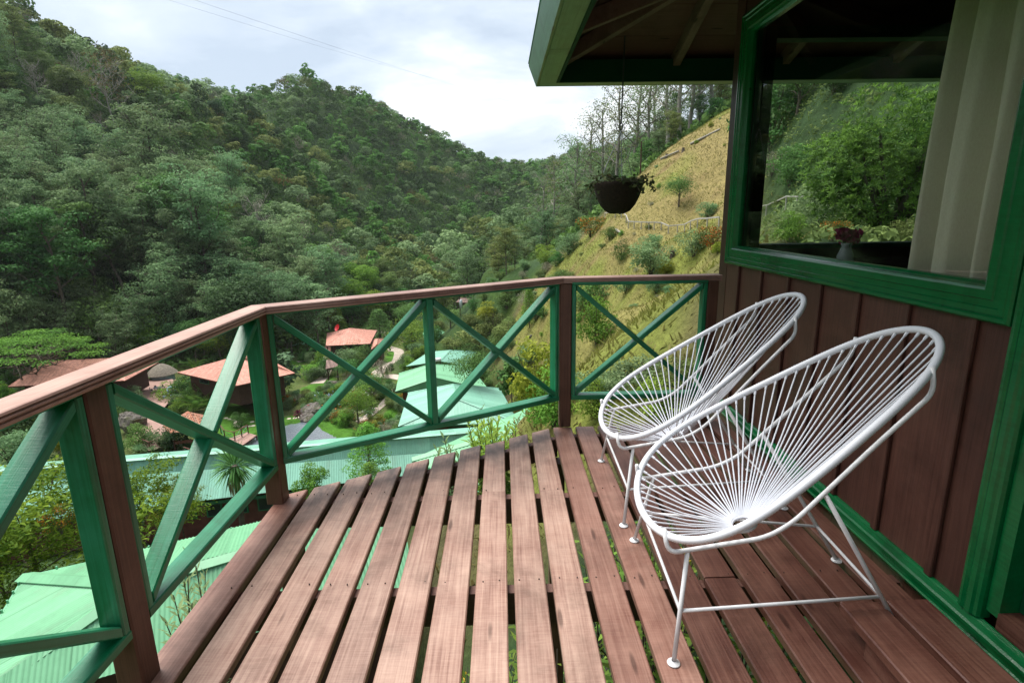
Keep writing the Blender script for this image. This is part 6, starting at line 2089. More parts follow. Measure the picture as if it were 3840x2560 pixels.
for j, (u, v, k_, s_) in enumerate(((760, 1470, ('shrub', 2), 1.2), (800, 1485, ('shrub', 0), 1.3), (845, 1500, ('shrub', 7), 1.4), (930, 1505, ('shrub', 2), 1.1), (965, 1500, ('shrub', 0), 1.2), (1000, 1490, ('shrub', 2), 1.5), (1040, 1480, ('shrub', 1), 1.3), (720, 1500, ('shrub', 7), 1.3), (690, 1520, ('shrub', 2), 1.2), (1230, 1400, ('shrub', 2), 1.3), (1290, 1400, ('shrub', 0), 1.6), (1375, 1365, ('shrub', 7), 1.6), (1400, 1345, ('shrub', 2), 1.5), (1330, 1395, ('treelet', 1), .45), (1205, 1372, ('shrub', 1), 1.2), (505, 1545, ('shrub', 0), 1.1), (470, 1570, ('shrub', 7), 1.3), (450, 1500, ('shrub', 2), 1.5), (520, 1700, ('shrub', 2), 1.2), (610, 1700, ('shrub', 0), 1.0), (660, 1695, ('shrub', 7), 1.2), (790, 1710, ('shrub', 2), 1.0))):
    P = onz(u, v, -33); P[2] = ground_z(P[0], P[1]) - .05
    tree(k_, P, s_ * rr.uniform(1.2, 1.7), "dense shrub tucked against the valley buildings", "shrubs against the valley buildings", "shrub", "wall_shrub", None, 1, "stems", "leaves")
# hydrangea, tree ferns, spiky plants
L_FERN = leaf_mat('leaf_fern', (0.05, 0.12, 0.02), (0.16, 0.28, 0.06), .35)
M_BLUEF = simple('blue_flower', (0.42, 0.55, 0.78), 0.8, 0.2, 8)


def frond_plant(u, v, pxh, lab, n=14, zg=-31.8, wmul=.09, D=None, group=None):
    P = at(u, v, D) if D else onz(u, v, zg)
    L = metres(pxh, P) * 1.15
    t = thing("fern", lab, "fern", tuple(P), group)
    rr = np.random.default_rng(int(u + v))
    for k in range(n):
        a = k * 2.4; el = 1.25 - .6 * (k / n) + rr.normal(0, .08); q = np.array(P, float); pts = [q]
        for s_ in range(6):
            q = q + L / 6 * np.array([math.cos(a) * math.cos(el), math.sin(a) * math.cos(el), math.sin(el)]); el -= .2; pts.append(q)
        pts = np.array(pts); V, F = [], []
        side = np.array([-math.sin(a), math.cos(a), 0])
        m_ = 16
        for j in range(m_):
            f_ = (j + .8) / m_; c = np.array([np.interp(f_ * 6, range(7), pts[:, i]) for i in range(3)])
            c2 = np.array([np.interp(min(6, f_ * 6 + .35), range(7), pts[:, i]) for i in range(3)])
            w = L * wmul * 2.2 * math.sin(math.pi * min(.97, f_ * .9 + .12))
            for sg in (-1, 1):
                b = len(V); V += [c, (c * .35 + c2 * .65) + side * sg * w * .6 + (0, 0, .02 * L), c2 + side * sg * w - (0, 0, .12 * w), c + (c2 - c) * .25 + side * sg * w * .45]
                F.append((b, b + 3, b + 2, b + 1))
        me = crown_mesh("frond", np.array(V) - P, np.array(F), np.clip(rr.normal(.5, .25, len(F)), 0, 1), L_FERN)
        link(bpy.data.objects.new("frond", me), t, P)
    return t


frond_plant(757, 1535, 115, "big clump of arching green ferns in front of the pavilion", 26, -32.2)
frond_plant(730, 1380, 50, "palm like fern behind the left tip of the pavilion roof", 14, -32)
frond_plant(1195, 1388, 26, "small fern near the low yellow green shrub", 10, -33)
hy = plant(('round', 1), 654, 1496, 86, "rounded hydrangea bush covered in blue flower heads on the terrace", "shrub", "hydrangea", zg=-32.2, wide=1.25)
hp = np.array(hy.location); rr = np.random.default_rng(5)
hh = metres(58, hp)
mb = MB()
for k in range(46):
    a, z = rr.random() * 6.28, rr.random()
    rad_ = hh * .62 * math.sqrt(max(.05, 1 - (z * .95) ** 2))
    c = hp + (rad_ * math.cos(a), rad_ * math.sin(a), hh * (.15 + .8 * z)); s_ = hh * .065
    mb.lathe([(0, s_), (s_ * .8, s_ * .5), (s_, 0), (s_ * .6, -s_ * .5), (0, -s_ * .6)], c, 6)
hb = mb.build("flower_heads", M_BLUEF, None, hp, True); hb['kind'] = 'stuff'; hb.parent = hy; hb.location = (0, 0, 0)
hb.scale = [1 / x for x in hy.scale]; hb.rotation_euler = (0, 0, -hy.rotation_euler.z)


def spiky(u, v, r_px, D, lab, n=220, trunk=None, leaf=None, name="yucca", group=None, up=-.2, wl=.05):
    P = at(u, v, D); L = metres(r_px, P)
    t = thing(name, lab, "plant", tuple(P), group)
    rr = np.random.default_rng(int(u)); V, F = [], []
    for k in range(n):
        d = rr.normal(size=3); d[2] = d[2] * .8 + (-up); d /= np.linalg.norm(d)
        s_ = np.cross(d, (0, 0, 1)); s_ /= np.linalg.norm(s_) + 1e-9; w = L * wl; ln = L * (.8 + .3 * rr.random())
        b = len(V); c = P + d * L * .08
        m1 = P + d * ln * .55 + (0, 0, .02 * L); tip = P + d * ln - (0, 0, .14 * L * (1 - d[2]))
        V += [c - s_ * w * .5, m1 - s_ * w * .5, tip, m1 + s_ * w * .5, c + s_ * w * .5]
        F.append((b, b + 1, b + 2, b + 3)); F.append((b, b + 3, b + 4, b + 4)) if False else None
        V.pop()
    me = crown_mesh("leaves", np.array(V) - P, np.array(F), np.clip(rr.normal(.45, .25, len(F)), 0, 1), leaf or L_DENSE)
    link(bpy.data.objects.new("leaves", me), t, P)
    if trunk:
        MB().tube([P, P - (0, 0, trunk * .5), P - (0.05, 0, trunk)], [L * .13, L * .11, L * .13], 8).build("trunk", M_BARK, t)
        mb = MB()
        for k in range(30):
            a = rr.random() * 6.28; q = P + (math.cos(a) * L * .14, math.sin(a) * L * .14, -L * .1)
            mb.tube([q, q + (math.cos(a) * L * .14, math.sin(a) * L * .14, -L * .6), q + (math.cos(a) * L * .1, math.sin(a) * L * .1, -L * (.8 + .5 * rr.random()))], [.012, .03, .006], 4)
        mb.build("dead_leaves", simple('dry_leaf', (0.32, 0.25, 0.16), 0.9, 0.3, 4), t)
    return t


spiky(878, 1745, 98, 20, "spiky dark green yucca with dead leaves hanging below its head", 300, 4.0, L_DENSE)
for (u, v, r_) in ((520, 1690, 34), (548, 1695, 28), (575, 1690, 26)):
    spiky(u, v, r_, 60, "grey green sword leaved plant beside the terrace railing", 40, None, L_GREY, "sword_plant", "sword leaved plants by the terrace railing", -1.4, .1)
spiky(1118, 1552, 22, 83, "dark red leaved plant at the pond edge", 34, None, leaf_mat('leaf_red', (0.05, 0.008, 0.012), (0.16, 0.02, 0.03), .2), "red_plant", None, -.7, .28)

# shrubs and flowers scattered through the gardens
GAR = [(1050, 1500), (1140, 1470), (1250, 1455), (1330, 1400), (1420, 1460), (1540, 1480), (1560, 1560), (1520, 1640), (1400, 1690), (1280, 1610), (1170, 1540), (1075, 1545)]
GP = np.array([onz(u, v, -33)[:2] for u, v in GAR])
gl_ = ['shrub', 'shrub', 'shrub', 'shrub', 'round', 'round']
GL = {0: "low grey green garden shrub among the flower beds above the pond", 1: "low bright green garden shrub among the flower beds above the pond", 2: "low dark green garden shrub among the flower beds above the pond", 3: "low yellow green garden shrub among the flower beds above the pond",
      4: "low olive garden shrub among the flower beds above the pond", 5: "low shrub with orange flowers in the beds above the pond", 6: "low shrub with pale blossom in the beds above the pond"}
rr = np.random.default_rng(77)
cnt = 0
while cnt < 125:
    x, y = rr.uniform(GP[:, 0].min(), GP[:, 0].max()), rr.uniform(GP[:, 1].min(), GP[:, 1].max())
    if not in_poly(np.array([x]), np.array([y]), GP)[0]: continue
    cnt += 1
    k = [0, 1, 2, 3, 4, 5, 6, 2, 0, 1][int(rr.integers(0, 10))]
    P = np.array([x, y, ground_z(x, y) - .05])
    tree(('shrub', k), P, rr.uniform(.45, 1.15), GL[k], "garden shrubs above the pond", "shrub", "garden_shrub", None, rr.uniform(.7, 1.1), "stems", "leaves")
for j in range(46):      # bushes between the road and the row of green roofs
    u, v = rr.uniform(1515, 1650), rr.uniform(1225, 1395)
    P = hit(u, v)
    if P is None: continue
    tree(('shrub', [2, 0, 7, 4, 1][j % 5]), P, rr.uniform(.7, 1.5), "bush between the road and the row of green roofs", "bushes between the road and the green roofs", "shrub", "road_bush", None, 1, "stems", "leaves")
for j in range(40):   # more planting round the houses and behind the terrace
    u, v = [(rr.uniform(440, 720), rr.uniform(1500, 1600)), (rr.uniform(1080, 1240), rr.uniform(1300, 1420)), (rr.uniform(0, 330), rr.uniform(1560, 1720)), (rr.uniform(1400, 1480), rr.uniform(1330, 1460)), (rr.uniform(640, 860), rr.uniform(1500, 1560)), (rr.uniform(0, 200), rr.uniform(1450, 1560))][j % 6]
    P = onz(u, v, -33); P[2] = ground_z(P[0], P[1]) - .05
    if in_poly(np.array([P[0]]), np.array([P[1]]), TP)[0] or any(in_poly(np.array([P[0]]), np.array([P[1]]), L_)[0] for L_ in LAWN): continue
    k = [0, 2, 7, 4, 1, 6][int(rr.integers(0, 6))]
    tree(('shrub', k), P, rr.uniform(.6, 1.5), "leafy shrub planted round the valley houses", "shrubs round the valley houses", "shrub", "house_shrub", None, rr.uniform(.8, 1.2), "stems", "leaves")
# small bright flowers in the beds
M_FL = [simple('flower_white', (0.75, 0.75, 0.7), 0.8, 0.1, 4), simple('flower_red', (0.5, 0.02, 0.03), 0.8, 0.2, 4), simple('flower_orange', (0.6, 0.2, 0.03), 0.8, 0.2, 4), M_BLUEF]
for mi, (nm, cnt_) in enumerate((("white_blossoms", 260), ("red_blossoms", 60), ("orange_blossoms", 110), ("blue_blossoms", 120))):
    r2 = np.random.default_rng(90 + mi); pts = []
    cen_ = [GP[r2.integers(0, len(GP))] * .4 + GP.mean(0) * .6 + r2.normal(0, 3, 2) for _ in range(9)]
    for k in range(cnt_):
        c = cen_[k % 9] + r2.normal(0, 1.1, 2); pts.append((c[0], c[1], ground_z(c[0], c[1]) + r2.uniform(.3, 1.3), .2, .15))
    V, F, t = leaf_geo(r2, pts, cnt_ * 4, .17, .9)
    o = bpy.data.objects.new(nm, np_mesh(nm, V, F, M_FL[mi])); link(o, None, (0, 0, 0)); o['kind'] = 'stuff'

# ------------------------------------------------------------------ bushes on the grass slope
SB = [(2545, 775, 105, ('treelet', 1), "leafy bush grown over a grey stump high on the grass slope", "shrub", .9), (2650, 822, 66, ('shrub', 0), "round green bush on the grass slope beside the house corner", "shrub", 1.1), (2332, 972, 72, ('round', 0), "compact dark green bush on the grass slope under the hanging basket", "shrub", 1.0),
      (2440, 950, 75, ('shrub', 0), "bush on the grass slope just behind the wide double bush", "shrub", 1.05), (2440, 1030, 125, ('shrub', 0), "wide bush in two parts low on the grass slope above the railing", "shrub", 1.25), (2495, 1030, 60, ('shrub', 3), "yellow green shoot at the right side of the wide slope bush", "shrub", 1.0),
      (2600, 962, 105, ('shrub', 0), "open grey green bush beside the orange flowered shrub on the slope", "shrub", 1.05), (2672, 945, 110, ('shrub', 5), "orange flowered shrub at the house corner on the slope", "shrub", 1.0), (2690, 950, 45, ('shrub', 3), "bright yellow green sprig against the house corner", "shrub", 1.0),
      (2050, 985, 70, ('round', 1), "bright green bush at the left margin of the grass slope", "shrub", 1.1), (2132, 955, 82, ('shrub', 0), "small loose tree at the left margin of the grass slope", "shrub", 1.1), (2085, 1000, 55, ('shrub', 2), "dark low bush between two brighter bushes at the slope margin", "shrub", 1.1),
      (2215, 890, 85, ('shrub', 5), "rusty orange bush at the top end of the rail fence", "shrub", 1.3), (2285, 900, 50, ('shrub', 2), "green bush beside the upper end of the rail fence", "shrub", 1.1),
      (2345, 1095, 62, ('shrub', 0), "flat topped bush seen just under the far handrail", "shrub", 1.3), (2460, 1100, 75, ('shrub', 0), "bush with dark trunk just under the far handrail", "shrub", 1.1),
      (2240, 1160, 120, ('shrub', 2), "dense dark bush in the left of the far railing bay", "shrub", 1.1), (2235, 1290, 170, ('shrub', 1), "tall loose bright bush in the far railing bay", "shrub", .9), (2180, 1180, 100, ('shrub', 4), "thin olive shrub beside the corner post", "shrub", .9),
      (2270, 1500, 130, ('shrub', 0), "silvery green bush low in the far railing bay", "shrub", 1.6), (2400, 1480, 150, ('shrub', 0), "big silvery leaved bush behind the cord chairs", "shrub", 1.5), (2470, 1560, 150, ('shrub', 1), "bright green plant behind the farther chair", "shrub", 1.2), (2560, 1470, 170, ('shrub', 4), "reddish tipped shrub behind the chair backs", "shrub", 1.0),
      (2020, 1560, 300, ('shrub', 3), "big bright yellow green bush beyond the corner post", "shrub", .85), (2075, 1600, 220, ('shrub', 1), "green bush filling the gap left of the corner post", "shrub", .9), (2230, 1560, 150, ('shrub', 1), "leafy green bush right of the corner post below the rail", "shrub", 1.0),
      (1985, 1230, 150, ('cone', 1), "slender pale bamboo like shrub beside the upper brace", "shrub", .7), (1900, 1280, 90, ('shrub', 4), "olive bush under the upper right brace", "shrub", 1.2), (1850, 1250, 95, ('shrub', 4), "brownish olive bush in the upper right railing bay", "shrub", 1.2), (1800, 1310, 110, ('shrub', 4), "broad olive thicket behind the upper right brace", "shrub", 1.5),
      (1860, 1340, 80, ('shrub', 2), "green bush at the crossing of the right hand braces", "shrub", 1.2), (1980, 1370, 80, ('shrub', 0), "grey green bush on the bank near the right brace", "shrub", 1.1), (1700, 1310, 55, ('shrub', 4), "low brown green hedge bush beside the farthest green roof", "shrub", 1.8), (1760, 1230, 65, ('shrub', 4), "tan bush above the far green roof", "shrub", 1.3), (1900, 1160, 60, ('shrub', 2), "green bush just under the handrail at the valley end", "shrub", 1.3),
      (1775, 1155, 45, ('round', 0), "rounded dark bush beside the far tiled shelter", "shrub", 1.2), (1690, 1230, 70, ('treelet', 1), "grey green tree beside the road under the pole", "tree", 1.1), (1920, 1510, 170, ('bigleaf', 0), "tall broad leaved plant at the end of the turquoise roof", "shrub", .8), (1960, 1480, 60, ('shrub', 1), "low leafy plant at the end of the turquoise roof", "shrub", 1.2), (1830, 1200, 70, ('shrub', 3), "yellowish bush on the bank under the handrail", "shrub", 1.2)]
for (u, v, px_, key, lab, cat, wd) in SB:
    plant(key, u, v, px_, lab, cat, "slope_bush" if cat == "shrub" else "tree", None, wd)
for j in range(190):
    x, y = rr.uniform(-4, 24), rr.uniform(48, 125)
    u, v, dd = pixel((x, y, ground_z(x, y)))
    if not (1700 < u < 2150) or v < 1000: continue
    tree(('shrub', [4, 4, 0, 2, 6][j % 5]), (x, y, ground_z(x, y) - .1), rr.uniform(.5, 1.3), "wild bush on the rough bank left of the grass slope", "wild bushes on the rough bank", "shrub", "bank_bush", None, 1, "stems", "leaves")
for j in range(70):      # low tussocks and seedlings over the grass slope
    x, y = rr.uniform(-1, 36), rr.uniform(26, 96)
    if slope_grass(np.array([x]), np.array([y]))[0] < .7: continue
    tree(('shrub', [0, 3, 4, 1, 6, 0][j % 6]), (x, y, ground_z(x, y) - .08), rr.uniform(.14, .42), "low green tussock on the grass slope", "tussocks on the grass slope", "shrub", "tussock", None, rr.uniform(.7, 1), "stems", "leaves")
# rail fence across the slope, poles, cut logs and stumps
M_FENCE = simple('weathered_fence_wood', (0.36, 0.34, 0.31), 0.9, 0.2, 4)
k_ = .4846
fl = [(1900 + x * k_, 300 + y * k_) for x, y in ((760, 1075), (840, 1070), (888, 1068), (925, 1105), (940, 1150), (985, 1155), (1040, 1158), (1100, 1160), (1140, 1160), (1195, 1165), (1250, 1190), (1320, 1185), (1375, 1180), (1420, 1160), (1475, 1145), (1550, 1145), (1640, 1140))]
FP = [hit(u, v) for u, v in fl]; FP = [p for p in FP if p is not None]
fe = thing("rail_fence", "low weathered rail fence zigzagging across the grass slope", "fence", tuple(FP[0]))
for i, p in enumerate(FP):
    MB().beam(p - (0, 0, .3), p + (0, 0, .95), .10, .10, (1, 0, 0), .01).build("post", M_FENCE, fe)
for a, b in zip(FP[:-1], FP[1:]):
    MB().beam(a + (0, 0, .93), b + (0, 0, .93), .13, .09, (0, 0, 1), .01).build("rail", M_FENCE, fe)
fw = [hit(u, v) for u, v in ((2842, 812), (2872, 808), (2908, 795), (2945, 788), (2985, 792), (3060, 792))]; fw = [p for p in fw if p is not None]
if len(fw) > 2:
    f2 = thing("rail_fence", "short grey pipe fence on the hillside seen through the cabin windows", "fence", tuple(fw[0]))
    for p in fw: MB().beam(p - (0, 0, .3), p + (0, 0, .55), .05, .05, (1, 0, 0), .006).build("post", M_FENCE, f2)
    for a, b in zip(fw[:-1], fw[1:]): MB().beam(a + (0, 0, .57), b + (0, 0, .57), .06, .05, (0, 0, 1), .006).build("rail", M_FENCE, f2)
for (uu, lab) in (([(2430, 618), (2480, 600), (2545, 572)], "fallen pale log lying along the upper edge of the grass slope"), ([(2590, 545), (2640, 520), (2700, 490)], "long pale log at the top of the slope near the house"), ([(2310, 868), (2330, 880)], "short cut log beside the rail fence")):
    q = [hit(*a) for a in uu]
    if any(x is None for x in q): continue
    tag(MB().tube([x + (0, 0, .2) for x in q], np.linspace(.2, .13, len(q)), 8).build("log", M_PALEBARK, None), lab, "log")
for (u, v, h_, lab) in ((2401, 655, 118, "thin dark pole standing on the ridge left of the alders"), (2425, 600, 70, "farther thin pole beside the first pole on the ridge")):
    p = hit(u, v)
    if p is None: p = at(u, v, 110)
    t = thing("utility_pole", lab, "pole", tuple(p)); hh = metres(h_, p)
    MB().tube([p - (0, 0, .5), p + (0, 0, hh)], [.14, .1], 7).build("shaft", M_WALL, t)
    MB().beam(p + (-.5, 0, hh - .3), p + (.5, 0, hh - .3), .08, .08, (0, 0, 1)).build("cross_arm", M_WALL, t)
for i, (u, v) in enumerate(((2562, 567), (2500, 590), (2522, 960), (2330, 800))):
    p = hit(u, v)
    if p is not None: tag(MB().lathe([(.3, -.3), (.22, .2), (.2, .5), (0, .52)], p, 9).build("stump", M_BARK, None, p), ["dark stump at the upper log on the slope", "small stump beside the upper log", "grey stump between the slope bushes", "dark stump left of the leafy bush on the slope"][i], "stump")
for i, (u, v, r_) in enumerate(((1822, 1443, 12), (1990, 1260, 10), (2155, 1220, 10))):
    p = hit(u, v)
    if p is not None: boulder(p, metres(r_, p), ["dark stone on the bank above the turquoise roof", "dark rock on the rough bank by the right brace", "small rock behind the corner post on the slope"][i], .7, 20 + i)
# power lines in the sky
M_CABLE = simple('power_cable', (0.10, 0.11, 0.12), 0.6, 0.1, 2)
for i, (a, b) in enumerate((((640, -30, 60), (2080, 420, 260)), ((440, -60, 70), (1800, 330, 260)))):
    p, q = at(*a), at(*b); s_ = np.linspace(-.15, 1, 24)
    pts = [p + (q - p) * t - np.array([0, 0, 5.0 * 4 * t * (1 - t) * .22]) for t in s_]
    tag(MB().tube(pts, .011, 5).build("power_line", M_CABLE, None), ["higher of two thin power cables crossing the sky", "lower of two thin power cables crossing the sky"][i], "cable")
# grass tufts over the slope
m_ = 90000
gx_, gy_ = rr.uniform(-2, 42, m_), 9 + 98 * rr.random(m_) ** 1.15
ok = slope_grass(gx_, gy_) > rr.random(m_)
gx_, gy_ = gx_[ok], gy_[ok]; gz_ = height(gx_, gy_)
n_ = len(gx_)
M_TUFT = leaf_mat('grass_blades', (0.19, 0.165, 0.06), (0.175, 0.215, 0.045), .3, 0)
a = rr.random(n_) * 6.28; L = .10 + .14 * rr.random(n_)
tv = np.clip(vnoise(gx_, gy_, 5, 11) * .7 + .3 * rr.random(n_), 0, 1)
c = np.stack([gx_, gy_, gz_ - .02], -1); s_ = np.stack([np.cos(a), np.sin(a), 0 * a], -1)
bd = rr.normal(0, .8, (n_, 3)); bd[:, 2] = 1
V = np.stack([c - s_ * L[:, None] * .22, c + s_ * L[:, None] * .22, c + s_ * L[:, None] * .1 + bd * L[:, None], c - s_ * L[:, None] * .1 + bd * L[:, None] * .8], 1).reshape(-1, 3)
o = bpy.data.objects.new("grass", crown_mesh("grass", V, np.arange(len(V)).reshape(-1, 4), tv, M_TUFT)); link(o, None, (0, 0, 0)); o['kind'] = 'stuff'

# ------------------------------------------------------------------ plants close to the deck


def stem_plant(P, stems, lab, leaf, L=.11, nleaf=26, name="leafy_plant", cat="plant", group=None, seed=1, wl=.24, droop=.3, flowers=None):
    """upright stems, each carrying whorls of long narrow leaves; stems = (dx, dy, height)"""
    rr = np.random.default_rng(seed); P = np.asarray(P, float)
    t = thing(name, lab, cat, tuple(P), group)
    mb = MB(); V, F, tn, n = [], [], [], 0
    for (dx, dy, h) in stems:
        b = P + (dx * .25, dy * .25, 0); tp = P + (dx, dy, h); md = (b + tp) / 2 + rr.normal(0, .04 * h, 3)
        mb.tube([b, md, tp], [.010, .008, .004], 5, False)
        for k in range(nleaf):
            f_ = .28 + .72 * (k / nleaf); c = (1 - f_) ** 2 * b + 2 * f_ * (1 - f_) * md + f_ * f_ * tp
            a = k * 2.4 + rr.random() * .5; el = .25 + .9 * f_ ** 3 + rr.normal(0, .15)
            d = np.array([math.cos(a) * math.cos(el), math.sin(a) * math.cos(el), math.sin(el)])
            s_ = np.array([-math.sin(a), math.cos(a), 0]); ln = L * (.7 + .5 * rr.random()) * (1.1 - .35 * f_ ** 4)
            w = ln * wl; m1 = c + d * ln * .45; tip = c + d * ln - (0, 0, ln * droop * rr.random())
            V += [c, m1 - s_ * w * .5, tip, m1 + s_ * w * .5]; F.append((n, n + 1, n + 2, n + 3)); n += 4
            tn.append(min(1, max(0, .25 + .6 * f_ ** 2 + rr.normal(0, .15))))
    mb.build("stems", M_BARK, t)
    link(bpy.data.objects.new("leaves", crown_mesh("leaves", np.array(V) - P, np.array(F), tn, leaf)), t, P)
    if flowers:
        pf = [(*(P + (dx, dy, h) + rr.normal(0, .03, 3)), .03, .03) for (dx, dy, h) in stems for _ in range(3)]
        V, F, tt = leaf_geo(rr, pf, len(pf) * 5, .03, .9)
        link(bpy.data.objects.new("flowers", np_mesh("flowers", V - P, F, flowers)), t, P)
    return t


def stems_px(P, lst):
    """stem tips given as photograph pixels at the plant's own distance"""
    out = []
    for (u, v, dd) in lst:
        q = at(u, v, P[1] + dd); out.append((q[0] - P[0], q[1] - P[1], q[2] - P[2]))
    return out


L_FRESH = leaf_mat('leaf_fresh', (0.05, 0.11, 0.012), (0.26, 0.33, 0.03), .4, .1)
P = at(1850, 1760, 6.2); P[2] -= .8
stem_plant(P, stems_px(P, [(1755, 1575, 0), (1790, 1600, .2), (1830, 1555, .1), (1870, 1570, .2), (1905, 1590, -.1), (1935, 1600, .1), (1820, 1640, -.2), (1880, 1650, -.2), (1775, 1660, -.1), (1845, 1690, -.3), (1900, 1680, .2), (1860, 1610, .3), (1800, 1630, .3), (1850, 1625, .4), (1895, 1630, .3), (1810, 1580, .3), (1760, 1630, .2), (1920, 1650, .2), (1840, 1595, -.2), (1785, 1565, .4)]), "bright green leafy plant with narrow leaves just beyond the deck end", L_BRIGHT, .17, 60, seed=2, wl=.22, droop=.5)
P = at(1690, 1800, 6.0); P[2] -= .7
stem_plant(P, stems_px(P, [(1665, 1640, 0), (1690, 1680, .1), (1640, 1690, .2), (1720, 1700, -.1)]), "thin leafy stems left of the bright narrow leaved plant", L_GREY, .17, 36, seed=3)
P = at(1810, 1560, 9.0); P[2] -= 1.2
stem_plant(P, stems_px(P, [(1808, 1525, 0), (1950, 1560, .3)]), "single leafy sprig standing before the turquoise roof", L_GREY, .16, 22, seed=4)
P = at(760, 2400, 4.2); P[2] -= 1.2
stem_plant(P, stems_px(P, [(700, 2060, .2), (735, 2120, 0), (690, 2180, .1), (770, 2140, .3), (650, 2230, -.1), (800, 2210, .2), (720, 2260, -.2), (620, 2330, -.2), (680, 2340, -.1)]), "dark narrow leaved plant rising beside the deck below the left railing", L_GREY, .15, 52, seed=5, wl=.2)
# the flowering tree at the left below the railing, with drooping compound leaves
register(('compound', 0), (lambda r: (lambda pt: (pt[0], leaf_geo(r, [(*(q[k] + r.normal(0, .25, 3)), .42 + .3 * r.random(), .22) for q in pt[1] for k in (2, 3, 4) for _ in range(3)] + [(r.normal(0, .8), r.normal(0, .8), 4.1 + r.random() * .5, .5, .3) for _ in range(8)], 7600, .15, .36, -.2, .6, .55, .1), L_FRESH))(limb_paths(r, 4.2, 2.7, 15, .09, 0, .3, .25)))(np.random.default_rng(700)), M_BARK)
PH['compound'] = 4.6
plant(('compound', 0), 210, 2330, 480, "sprawling yellow green tree with drooping leaves below the left railing", "tree", "flowering_tree", D=14.5, wide=1.55)
plant(('compound', 0), 30, 2330, 330, "yellow green tree cut by the left edge beside the near green roof", "tree", "flowering_tree", D=13.5, wide=1.3)
plant(('compound', 0), 545, 2120, 330, "upright yellow green tree between the two left posts", "tree", "flowering_tree", D=18, wide=1.05)
plant(('compound', 0), 690, 2010, 200, "loose thin yellow green tree before the long turquoise roof", "tree", "flowering_tree", D=20, wide=.8)
plant(('shrub', 5), 230, 1990, 110, "orange blossoms among the leaves below the left railing", "shrub", "orange_shrub", D=14)
plant(('shrub', 3), 250, 1690, 80, "yellow bush behind the left brace above the long roof", "shrub", D=52)
for j, (u, v, px_, k) in enumerate(((60, 1760, 150, 0), (150, 1740, 140, 2), (30, 1640, 150, 7), (120, 1620, 130, 0), (230, 1650, 90, 2), (340, 1700, 70, 7))):
    plant(('shrub', k), u, v, px_, ["grey green bush at the left edge under the handrail", "green bush beside the left bay under the handrail", "dark bush at the left edge above the long roof", "loose bush below the salmon roof at the left", "low bush left of the first post", "dark shrub behind the first post"][j], "shrub", None, None, 1.3, D=48 + j * 3)
# under the deck: grassy plants and small yellow flowers seen through the gaps
L_UNDER = leaf_mat('leaf_under', (0.04, 0.09, 0.015), (0.20, 0.30, 0.05), .3)
for j in range(46):
    x, y = rr.uniform(-.9, 1.7), rr.uniform(.7, 4.4)
    P = np.array([x, y, ground_z(x, y)])
    stem_plant(P, [(rr.normal(0, .3), rr.normal(0, .3), rr.uniform(.5, 1.5)) for _ in range(7)], "weedy green plant growing under the slatted deck", L_UNDER, .16, 20, "weed", "plant", "weeds under the deck", 100 + j, .2, .5, M_YEL if j % 3 == 0 else None) if False else None
M_YEL = simple('flower_yellow', (0.65, 0.42, 0.03), 0.8, 0.2, 4)
wp = None
for j in range(44):
    x, y = rr.uniform(-1.0, 1.7), rr.uniform(.6, 5.0)
    P = np.array([x, y, ground_z(x, y)])
    h_ = min(2.0, -P[2] - .5)
    stem_plant(P, [(rr.normal(0, .3), rr.normal(0, .3), h_ * rr.uniform(.35, .9)) for _ in range(7)], "weedy green plant growing under the slatted deck", L_UNDER, .20, 16, "weed", "plant", "weeds under the deck", 100 + j, .2, .5, M_YEL if j % 3 == 0 else None)
# basket foliage and the cut flowers in the vase
rb = np.random.default_rng(8)
L_BASKET = leaf_mat('leaf_basket', (0.03, 0.045, 0.02), (0.15, 0.17, 0.07), .25, 0)
V, F, tn, n_ = [], [], [], 0
mbs = MB()
for k in range(34):
    a = rb.random() * 6.28; st = BTOP + (RB * .7 * math.cos(a) * rb.random(), RB * .7 * math.sin(a) * rb.random(), -.01)
    if k < 16: a = [0.0, math.pi, .25, 2.9, -.3, 3.5][k % 6] + rb.normal(0, .15)
    ln = RB * (rb.uniform(.6, 1.05) if k >= 16 else rb.uniform(.85, 1.3)); el = rb.uniform(.1, .95)
    q = [st]
    for s_ in range(5):
        q.append(q[-1] + ln / 5 * np.array([math.cos(a) * math.cos(el), math.sin(a) * math.cos(el), math.sin(el)])); el -= .28
    mbs.tube(q, .0022, 4, False)
    for s_ in range(1, 6):
        for _ in range(3):
            c = q[s_] + rb.normal(0, .008, 3); d = rb.normal(size=3); d[2] -= .4; d /= np.linalg.norm(d); sd = np.cross(d, rb.normal(size=3)); sd /= np.linalg.norm(sd)
            L_ = rb.uniform(.030, .056)
            V += [c, c + d * L_ * .5 - sd * L_ * .24, c + d * L_, c + d * L_ * .5 + sd * L_ * .24]; F.append((n_, n_ + 1, n_ + 2, n_ + 3)); n_ += 4; tn.append(rb.random())
mbs.build("stems", M_BARK, bk)
link(bpy.data.objects.new("leaves", crown_mesh("leaves", np.array(V) - BX, np.array(F), tn, L_BASKET)), bk, BX)
vb = np.array([1.80, 2.86, 0.965])
pf = [(*(vb + (rb.normal(0, .021), rb.normal(0, .021), .155 + rb.normal(0, .014))), .028, .026) for _ in range(16)]
V, F, t = leaf_geo(rb, pf, 900, .022, .8, .2, 0, .9, .3)
link(bpy.data.objects.new("blossom", np_mesh("blossom", V - vb, F, simple('magenta_petals', (0.42, 0.012, 0.13), 0.7, 0.35, 30))), vz, vb)
mb = MB()
for _ in range(9): mb.tube([vb + (rb.normal(0, .008), rb.normal(0, .008), .03), vb + (rb.normal(0, .012), rb.normal(0, .012), .13)], .0022, 4, False)
mb.build("stems", simple('green_stem', (0.05, 0.12, 0.03), 0.6, 0.1, 5), vz)

